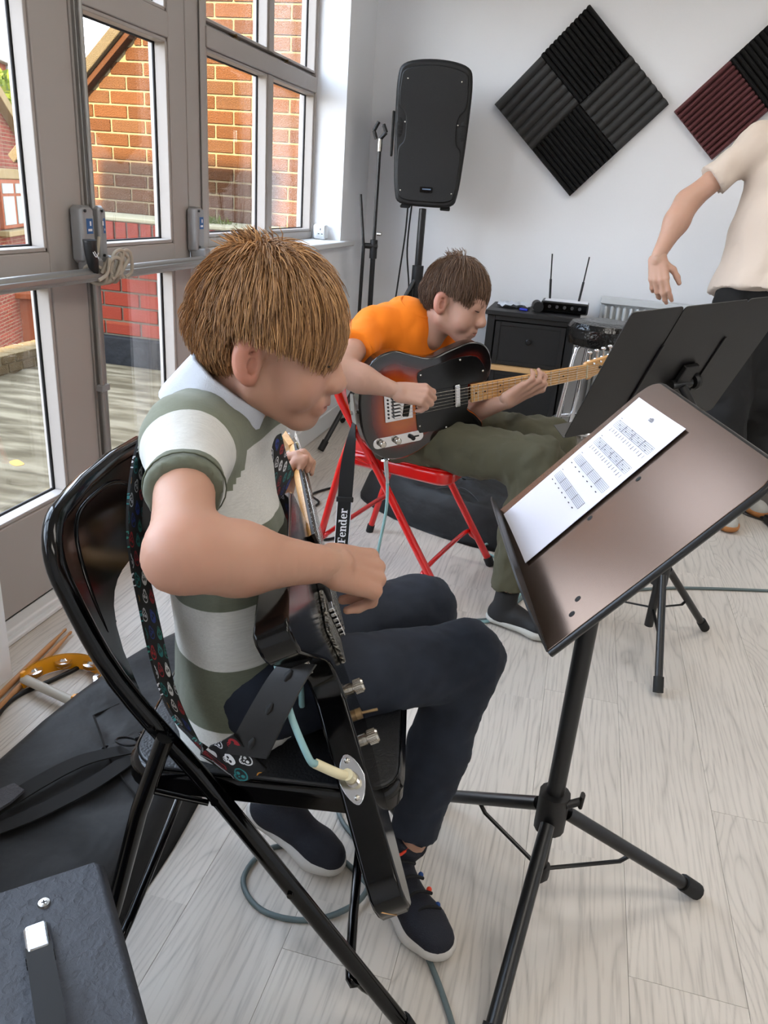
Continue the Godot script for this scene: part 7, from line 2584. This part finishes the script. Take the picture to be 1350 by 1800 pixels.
func guitar_sunburst() -> void:
	var u := Vector3(0.7769, 0.14, -0.6139).normalized()
	var w := -(Vector3.UP - u * u.y).normalized()
	var n := w.cross(u) if w.cross(u).z > 0 else u.cross(w)
	w = w.rotated(u, 0.0)
	var f := Transform3D(Basis(u, w, n), Vector3(-0.4642, 0.6495, -2.1006))
	var t := thing("electric_guitar", "sunburst electric guitar with black scratchplate held by the boy in orange", "guitar", f * Vector3(0, 0.15, -0.02))
	var o := curve2([Vector2(-0.118, 0), Vector2(-0.114, 0.055), Vector2(-0.095, 0.108), Vector2(-0.055, 0.146), Vector2(0.0, 0.160), Vector2(0.055, 0.150), Vector2(0.105, 0.128), Vector2(0.155, 0.120), Vector2(0.205, 0.131), Vector2(0.245, 0.136), Vector2(0.272, 0.122), Vector2(0.276, 0.098), Vector2(0.252, 0.068), Vector2(0.228, 0.048), Vector2(0.226, 0.030), Vector2(0.292, -0.030), Vector2(0.306, -0.060), Vector2(0.305, -0.100), Vector2(0.282, -0.136), Vector2(0.235, -0.150), Vector2(0.172, -0.138), Vector2(0.112, -0.124), Vector2(0.055, -0.140), Vector2(0.0, -0.160), Vector2(-0.055, -0.150), Vector2(-0.095, -0.112), Vector2(-0.114, -0.055)], 4)
	var mb := MB.new().slab(o, f, -0.044, 0.0, 0.005)
	var inv := f.affine_inverse()
	for i in mb.v.size():
		var p := inv * mb.v[i]
		mb.t[i] = Vector2((p.x + 0.2) / 0.52, (p.y + 0.2) / 0.4) if p.z > -0.004 else Vector2(0.01, 0.01)
	var bm := mat(Color.WHITE, 0.18)
	bm.albedo_texture = sunburst(o)
	bm.clearcoat_enabled = true
	bm.clearcoat = 0.8
	bm.clearcoat_roughness = 0.06
	wpart(mb, "body", bm, t, "sunburst lacquered body")
	neck_parts(t, f, 0.640, 0.027, 0.292, M.maple, 1.0)
	var pg := curve2([Vector2(0.065, -0.088), Vector2(0.12, -0.100), Vector2(0.19, -0.112), Vector2(0.255, -0.105), Vector2(0.286, -0.06), Vector2(0.286, -0.029), Vector2(0.226, -0.027), Vector2(0.226, 0.030), Vector2(0.222, 0.050), Vector2(0.246, 0.076), Vector2(0.262, 0.102), Vector2(0.250, 0.120), Vector2(0.20, 0.112), Vector2(0.14, 0.095), Vector2(0.085, 0.092), Vector2(0.056, 0.078), Vector2(0.056, -0.044), Vector2(0.066, -0.046)], 3)
	var pk := wpart(MB.new().slab(pg, f, 0.0, 0.0025, 0.0006), "scratchplate", mat(Color(0.022, 0.022, 0.024), 0.22), t, "black scratchplate")
	for q in [[0.073, -0.080], [0.20, -0.104], [0.275, -0.06], [0.245, 0.108], [0.15, 0.090], [0.064, 0.070]]:
		part(MB.new().ball(f * Vector3(q[0], q[1], 0.0025), Vector3(0.0035, 0.0035, 0.0035)), "screw", M.nickel, pk)
	var br := wpart(MB.new().box(f * Vector3(0.0, 0.0, 0.002), Vector3(0.088, 0.080, 0.004), 0.0015, f.basis), "bridge_plate", M.chrome, t)
	for s in 6:
		part(MB.new().box(f * Vector3(-0.008, -0.026 + 0.0105 * s, 0.010), Vector3(0.024, 0.0085, 0.009), 0.002, f.basis), "saddle", M.chrome, br)
		part(MB.new().ball(f * Vector3(-0.033, -0.026 + 0.0105 * s, 0.005), Vector3.ONE * 0.003), "saddle_screw", M.rubber, br)
	part(MB.new().box(f * Vector3(0.026, 0.0, 0.005), Vector3(0.020, 0.066, 0.006), 0.003, f.basis * Basis(Vector3(0, 0, 1), 0.22)), "pickup", M.rubber, br)
	wpart(MB.new().box(f * Vector3(0.188, 0.0, 0.006), Vector3(0.020, 0.070, 0.010), 0.005, f.basis), "pickup", M.chrome, t)
	var cp := PackedVector2Array()
	for q in rounded(0.160, 0.032, 0.0155, 6):
		cp.append(q + Vector2(-0.005, 0.098))
	var co := wpart(MB.new().slab(cp, f, 0.0, 0.0022, 0.0006), "control_plate", M.chrome, t)
	knob(t, f, -0.060, 0.098, 0.0095, 0.020)
	knob(t, f, -0.012, 0.098, 0.0095, 0.020)
	part(MB.new().box(f * Vector3(0.045, 0.098, 0.003), Vector3(0.030, 0.004, 0.001), 0.0, f.basis).tube([f * Vector3(0.038, 0.098, 0.002), f * Vector3(0.036, 0.098, 0.016)], 0.0065, 10), "selector_switch", M.rubber, co)
	# headstock with one row of pegs
	var hb := Transform3D(f.basis, f * Vector3(0.643, 0, 0.0))
	var ho := curve2([Vector2(0.0, -0.021), Vector2(0.02, -0.026), Vector2(0.05, -0.030), Vector2(0.11, -0.036), Vector2(0.165, -0.042), Vector2(0.180, -0.034), Vector2(0.178, -0.016), Vector2(0.160, 0.004), Vector2(0.13, 0.012), Vector2(0.08, 0.014), Vector2(0.04, 0.020), Vector2(0.015, 0.030), Vector2(0.0, 0.022)], 3)
	wpart(MB.new().slab(ho, hb, -0.012, 0.003, 0.002), "headstock", M.maple, t)
	for i in 6:
		tuner(t, hb * Vector3(0.028 + 0.0255 * i, -0.020 - 0.0028 * i, -0.003), -f.basis.y, f.basis.z, 1.0)
	wpart(MB.new().lathe([Vector2(0.0, 0.004), Vector2(0.005, 0.004), Vector2(0.006, 0.0)], hb * Vector3(0.055, -0.004, 0.003), Basis(u, n, -w), 10), "string_tree", M.rubber, t)
	# strap hanging from the tail pin, with lettering
	var st := thing("guitar_strap", "black guitar strap with white lettering hanging from the sunburst guitar", "strap", Vector3(-0.55, 0.1, -1.95))
	var tail := f * Vector3(-0.120, 0.0, -0.022)
	wpart(MB.new().tube([tail, tail - u * 0.016], 0.006, 8), "strap_pin", M.nickel, t)
	var le := [tail - u * 0.010 - w * 0.055 + n * 0.004, tail - u * 0.010 + n * 0.004, tail - u * 0.008 + w * 0.03 + n * 0.004]
	wpart(MB.new().ribbon(curve(le, 4), [n * 0.02, n * 0.024, n * 0.028, n * 0.030, n * 0.032, n * 0.033, n * 0.034, n * 0.033, n * 0.030], 0.004), "leather_end", mat(Color(0.45, 0.43, 0.40), 0.6), st, "grey leather strap end")
	var q0 := tail - u * 0.008 + w * 0.028
	var pts := curve([q0, q0 + Vector3(-0.004, -0.05, 0.008), q0 + Vector3(-0.006, -0.11, 0.02), q0 + Vector3(-0.006, -0.18, 0.03), q0 + Vector3(-0.006, -0.26, 0.035), q0 + Vector3(-0.008, -0.37, 0.035), q0 + Vector3(-0.01, -0.49, 0.03), q0 + Vector3(-0.02, -0.58, 0.02)], 5)
	var wd := []
	for i in pts.size():
		var a := smoothstep(0.0, 8.0, float(i))
		wd.append((n.lerp((CAM_R + n * 0.15).normalized(), a)).normalized() * lerpf(0.022, 0.042, smoothstep(0.0, 14.0, float(i))))
	wpart(MB.new().ribbon(pts, wd, 0.003), "webbing", M.webbing, st)
	var li := mini(17, pts.size() - 2)
	var c: Vector3 = pts[li + 5]
	var wdir: Vector3 = wd[li].normalized()
	var dn: Vector3 = (pts[li + 8] - pts[li + 2]).normalized()
	var nn := wdir.cross(dn).normalized()
	if nn.dot(CAM_V) > 0:
		nn = -nn
	wpart(MB.new().ribbon([c - dn * 0.075 + nn * 0.002, c + dn * 0.10 + nn * 0.002], [wdir * 0.043, wdir * 0.043], 0.003), "strap_patch", M.rubber, st)
	for s in [-1.0, 1.0]:
		wpart(MB.new().tube([c - dn * 0.072 + wdir * 0.0205 * s + nn * 0.004, c + dn * 0.10 + wdir * 0.0205 * s + nn * 0.004], 0.0009, 4), "edge_piping", M.label_white, st)
	wpart(MB.new().box(c - dn * 0.078, Vector3(0.050, 0.018, 0.009), 0.003, Basis(wdir, dn, wdir.cross(dn))), "buckle", M.rubber, st)
	var tx := TextMesh.new()
	var fo := SystemFont.new()
	fo.font_names = PackedStringArray(["Droid Serif"])
	fo.font_italic = true
	fo.font_weight = 700
	tx.font = fo
	tx.text = "Fender"
	tx.font_size = 40
	tx.pixel_size = 0.00078
	tx.depth = 0.0006
	for q in [0.012]:
		var s := part(tx, "lettering", M.label_white, st)
		s.transform = st.global_transform.affine_inverse() * Transform3D(Basis(-dn, wdir if (-dn).cross(wdir).dot(nn) > 0 else -wdir, nn), c - dn * 0.008 + dn * q + nn * 0.0045)
		if q > 0.05:
			s.scale = s.scale * 0.9
	# jack cup and teal lead
	var jk := f * Vector3(-0.040, 0.158, -0.022)
	wpart(MB.new().lathe([Vector2(0.012, 0.0), Vector2(0.014, 0.004), Vector2(0.010, 0.006), Vector2(0.006, 0.0)], jk, Basis(u, w, u.cross(w)), 14), "jack_cup", M.chrome, t)
	var cb := thing("guitar_lead", "pale teal lead from the sunburst guitar running down to the floor", "cable", Vector3(-0.4, 0, -2.0))
	wpart(MB.new().tube([jk, jk + w * 0.055 + n * 0.004], 0.0065, 10).tube([jk + w * 0.055 + n * 0.004, jk + w * 0.075 + n * 0.006], 0.005, 8), "plug", mat(Color(0.72, 0.74, 0.74), 0.3, 0.5), cb)
	wpart(MB.new().tube(curve([jk + w * 0.07 + n * 0.005, jk + w * 0.16 - u * 0.012 + n * 0.01, jk + w * 0.28 - u * 0.05 + n * 0.02, jk + w * 0.40 - u * 0.085 + n * 0.03, Vector3(-0.575, 0.03, -2.0), Vector3(-0.55, 0.006, -1.9), Vector3(-0.44, 0.006, -1.86), Vector3(-0.30, 0.006, -2.0), Vector3(-0.235, 0.006, -2.085), Vector3(-0.12, 0.006, -2.14), Vector3(-0.05, 0.006, -2.35), Vector3(-0.03, 0.006, -2.47)], 7), 0.0048, 8), "lead", M.cable_teal, cb)
	var lp := []
	for k in 29:
		var a := TAU * k / 28.0
		lp.append(Vector3(-0.155 + 0.075 * cos(a), 0.0055 + 0.004 * (k % 2), -2.665 + 0.06 * sin(a)))
	wpart(MB.new().tube(lp, 0.0048, 8, false), "lead_coil", M.cable_teal, cb)

# ------------------------------------------------------------------ small things
func details() -> void:
	# tambourine: yellow crescent with pairs of jingles
	var tc := Vector3(-1.105, 0.002, -1.385)
	var t := thing("tambourine", "yellow crescent tambourine with silver jingles lying by the gig bag", "tambourine", tc)
	var R := 0.100
	var arcs := MB.new()
	var g := []
	var a0 := deg_to_rad(-10)
	var a1 := deg_to_rad(215)
	for i in 3:
		var row := []
		for k in 37:
			var a := lerpf(a0, a1, k / 36.0)
			row.append(tc + Vector3(-cos(a) * R * 0.95, 0.002 + 0.044 * i / 2.0, -sin(a) * R))
		g.append(row)
	wpart(sheet(arcs, g, 0.006), "frame", M.yellow, t)
	for e in [a0, a1]:
		var p := tc + Vector3(-cos(e) * R * 0.95, 0.024, -sin(e) * R)
		wpart(MB.new().box(p, Vector3(0.012, 0.046, 0.016), 0.003), "frame_end", M.yellow, t)
	for k in 5:
		var a := lerpf(a0 + 0.35, a1 - 0.35, k / 4.0)
		var p := tc + Vector3(-cos(a) * R * 0.95, 0.024, -sin(a) * R)
		for dy in [-0.007, 0.007]:
			wpart(MB.new().lathe([Vector2(0.0, 0.005), Vector2(0.007, 0.0045), Vector2(0.013, 0.0), Vector2(0.0225, -0.001), Vector2(0.0225, -0.002), Vector2(0.0, 0.001)], p + Vector3(0, dy, 0), Basis(Vector3.RIGHT, 0.0 if dy > 0 else PI), 18), "jingle", M.chrome, t)
		wpart(MB.new().tube([p - Vector3(0, 0.020, 0), p + Vector3(0, 0.020, 0)], 0.0013, 6), "jingle_pin", M.nickel, t)
	wpart(MB.new().tube([tc + Vector3(-cos(a0) * R * 0.95, 0.026, -sin(a0) * R), tc + Vector3(-cos(a1) * R * 0.95, 0.026, -sin(a1) * R)], 0.012, 12), "grip", mat(Color(0.72, 0.70, 0.66), 0.5), t)
	# drumsticks
	for q in [[Vector3(-1.265, 0.010, -1.625), Vector3(-1.215, 0.010, -1.225)], [Vector3(-1.243, 0.010, -1.618), Vector3(-1.185, 0.010, -1.218)]]:
		var a: Vector3 = q[0]
		var b: Vector3 = q[1]
		var d := (b - a).normalized()
		var pts := []
		var rr := []
		for k in [[-0.004, 0.0022], [0.0, 0.004], [0.008, 0.0045], [0.014, 0.0030], [0.07, 0.0062], [0.12, 0.0072], [0.39, 0.0072], [0.40, 0.0055]]:
			pts.append(a + d * k[0])
			rr.append(k[1])
		one(MB.new().tube(pts, rr, 12), "drumstick", M.stick, "brown wooden drumstick, " + ["the one on the threshold side of the pair", "the one on the gig bag side of the pair"][int(a.x > -1.25)], "drumstick", "pair of drumsticks by the threshold")
	var bc := MB.new()
	bc.tube(curve([Vector3(-1.17, 0.006, -1.72), Vector3(-1.145, 0.006, -1.60), Vector3(-1.125, 0.006, -1.5), Vector3(-1.15, 0.006, -1.42), Vector3(-1.19, 0.006, -1.32), Vector3(-1.17, 0.006, -1.22), Vector3(-1.10, 0.006, -1.08)], 6), 0.006, 8)
	one(bc, "floor_cable", M.cable_black, "black cable on the floor beside the drumsticks", "cable")
	# plug-in timer on the window board
	var pt := thing("plug_adaptor", "white plug adaptor standing on the window board", "plug adaptor", Vector3(-1.355, 0.972, -3.975))
	wpart(MB.new().span(Vector3(-1.388, 0.972, -4.005), Vector3(-1.322, 1.046, -3.955), 0.009), "case", M.white_paint, pt)
	wpart(MB.new().span(Vector3(-1.368, 0.985, -3.956), Vector3(-1.328, 1.036, -3.953), 0.001), "socket_face", mat(Color(0.78, 0.79, 0.80), 0.5), pt)
	for q in [[-1.348, 1.022, 0.004, 0.009], [-1.357, 1.000, 0.008, 0.004], [-1.339, 1.000, 0.008, 0.004]]:
		wpart(MB.new().span(Vector3(q[0] - q[2] * 0.5, q[1] - q[3] * 0.5, -3.9535), Vector3(q[0] + q[2] * 0.5, q[1] + q[3] * 0.5, -3.9522), 0.0), "socket_hole", M.rubber, pt)
	# rope tied round the panic bar and a black handle
	var rp := MB.new()
	var rc := Vector3(-1.345, 0.938, -2.045)
	for k in 5:
		var ring := []
		var zc := rc.z - 0.045 + k * 0.022
		for j in 17:
			var a := TAU * j / 16.0
			ring.append(Vector3(rc.x + cos(a) * 0.027, 0.938 + sin(a) * 0.027, zc + 0.016 * cos(a + k) ))
		rp.tube(ring, 0.0055, 7, false)
	var r2 := RandomNumberGenerator.new()
	r2.seed = 6
	for k in 6:
		var z := rc.z - 0.06 + k * 0.022
		var p0 := Vector3(rc.x + 0.025, 0.945, z)
		rp.tube(curve([p0, p0 + Vector3(0.012, 0.03 + r2.randf() * 0.025, r2.randf_range(-0.03, 0.02)), p0 + Vector3(0.020, 0.035 + r2.randf() * 0.02, r2.randf_range(-0.05, 0.0)), p0 + Vector3(0.016, 0.0, r2.randf_range(-0.05, 0.02)), p0 + Vector3(0.004, -0.018, r2.randf_range(-0.03, 0.03))], 5), 0.0052, 7)
	rp.tube(curve([Vector3(-1.36, 0.965, -2.03), Vector3(-1.355, 1.0, -2.035), Vector3(-1.362, 1.035, -2.055)], 4), 0.005, 7)
	one(rp, "rope", M.rope, "cream cord knotted round the panic bars of the doors", "rope")
	var hd := thing("black_handle", "short black handle tied upright to the panic bar with cord", "baton", Vector3(-1.335, 0.93, -1.965))
	wpart(MB.new().tube(curve([Vector3(-1.335, 0.945, -1.985), Vector3(-1.330, 0.975, -1.970), Vector3(-1.328, 1.005, -1.962), Vector3(-1.327, 1.03, -1.958)], 4), [0.010, 0.011, 0.013, 0.015, 0.016, 0.016, 0.0165, 0.017, 0.017, 0.0175, 0.0175, 0.0175, 0.0175], 14), "grip", M.black_plastic, hd)
	wpart(MB.new().tube([Vector3(-1.3272, 1.0288, -1.9582), Vector3(-1.327, 1.0335, -1.958)], 0.0185, 14), "cap", mat(Color(0.10, 0.10, 0.105), 0.4), hd)
	wpart(MB.new().tube(curve([Vector3(-1.314, 1.0, -1.975), Vector3(-1.311, 0.99, -1.96), Vector3(-1.313, 1.003, -1.95)], 3), 0.0012, 5).tube([Vector3(-1.312, 0.985, -1.972), Vector3(-1.312, 1.005, -1.955)], 0.0012, 5), "tie", M.label_white, hd)
	# things on the floor by the radiator
	var bl := curve2([Vector2(0.86, 3.55), Vector2(1.1, 3.50), Vector2(1.45, 3.62), Vector2(1.5, 3.95), Vector2(1.2, 4.08), Vector2(0.95, 3.98), Vector2(0.84, 3.75)], 5)
	var gm := mat(Color(0.33, 0.31, 0.29), 0.95)
	bump(gm, noise_tex(0.1, 3), 0.3, 3.0)
	one(soft_slab(bl, Transform3D(Basis(Vector3(1, 0, 0), Vector3(0, 0, -1), Vector3(0, 1, 0)), Vector3(0, 0.002, 0)), 0.10, 0.03, 14), "grey_blanket", gm, "crumpled grey-brown blanket on the floor below the radiator", "blanket")
	var pb := thing("effects_pedal", "flat black pedal with cable on the floor by the grey blanket", "pedal", Vector3(1.0, 0, -3.42))
	wpart(MB.new().box(Vector3(1.02, 0.022, -3.42), Vector3(0.22, 0.035, 0.12), 0.006, Basis(Vector3.UP, 0.25)), "base", M.black_plastic, pb)
	wpart(MB.new().box(Vector3(1.02, 0.045, -3.42), Vector3(0.20, 0.014, 0.10), 0.005, Basis(Vector3.UP, 0.25) * Basis(Vector3.RIGHT, 0.06)), "treadle", M.rubber, pb)
	wpart(MB.new().tube(curve([Vector3(0.93, 0.02, -3.45), Vector3(0.86, 0.008, -3.52), Vector3(0.80, 0.006, -3.62), Vector3(0.82, 0.006, -3.8)], 5), 0.005, 7), "cable", M.cable_black, pb)
	# grey lead across the floor to the rear stand
	var gl := MB.new()
	gl.tube(curve([Vector3(-0.30, 0.0055, -2.02), Vector3(-0.20, 0.0055, -2.10), Vector3(-0.10, 0.0055, -2.17), Vector3(-0.035, 0.0055, -2.34), Vector3(0.06, 0.0055, -2.46), Vector3(0.25, 0.0055, -2.5), Vector3(0.5, 0.0055, -2.62), Vector3(0.9, 0.0055, -2.75)], 7), 0.0055, 8)
	one(gl, "floor_cable", M.cable_grey, "grey cable curving across the floor by the red chair", "cable")
	var bl2 := MB.new()
	bl2.tube(curve([Vector3(-0.93, 0.006, -3.05), Vector3(-0.99, 0.006, -2.92), Vector3(-0.93, 0.006, -2.83), Vector3(-0.98, 0.006, -2.62), Vector3(-0.82, 0.006, -2.5), Vector3(-0.75, 0.006, -2.55)], 6), 0.005, 7)
	one(bl2, "floor_cable", M.cable_black, "thin black cable squiggling on the floor behind the red chair", "cable")
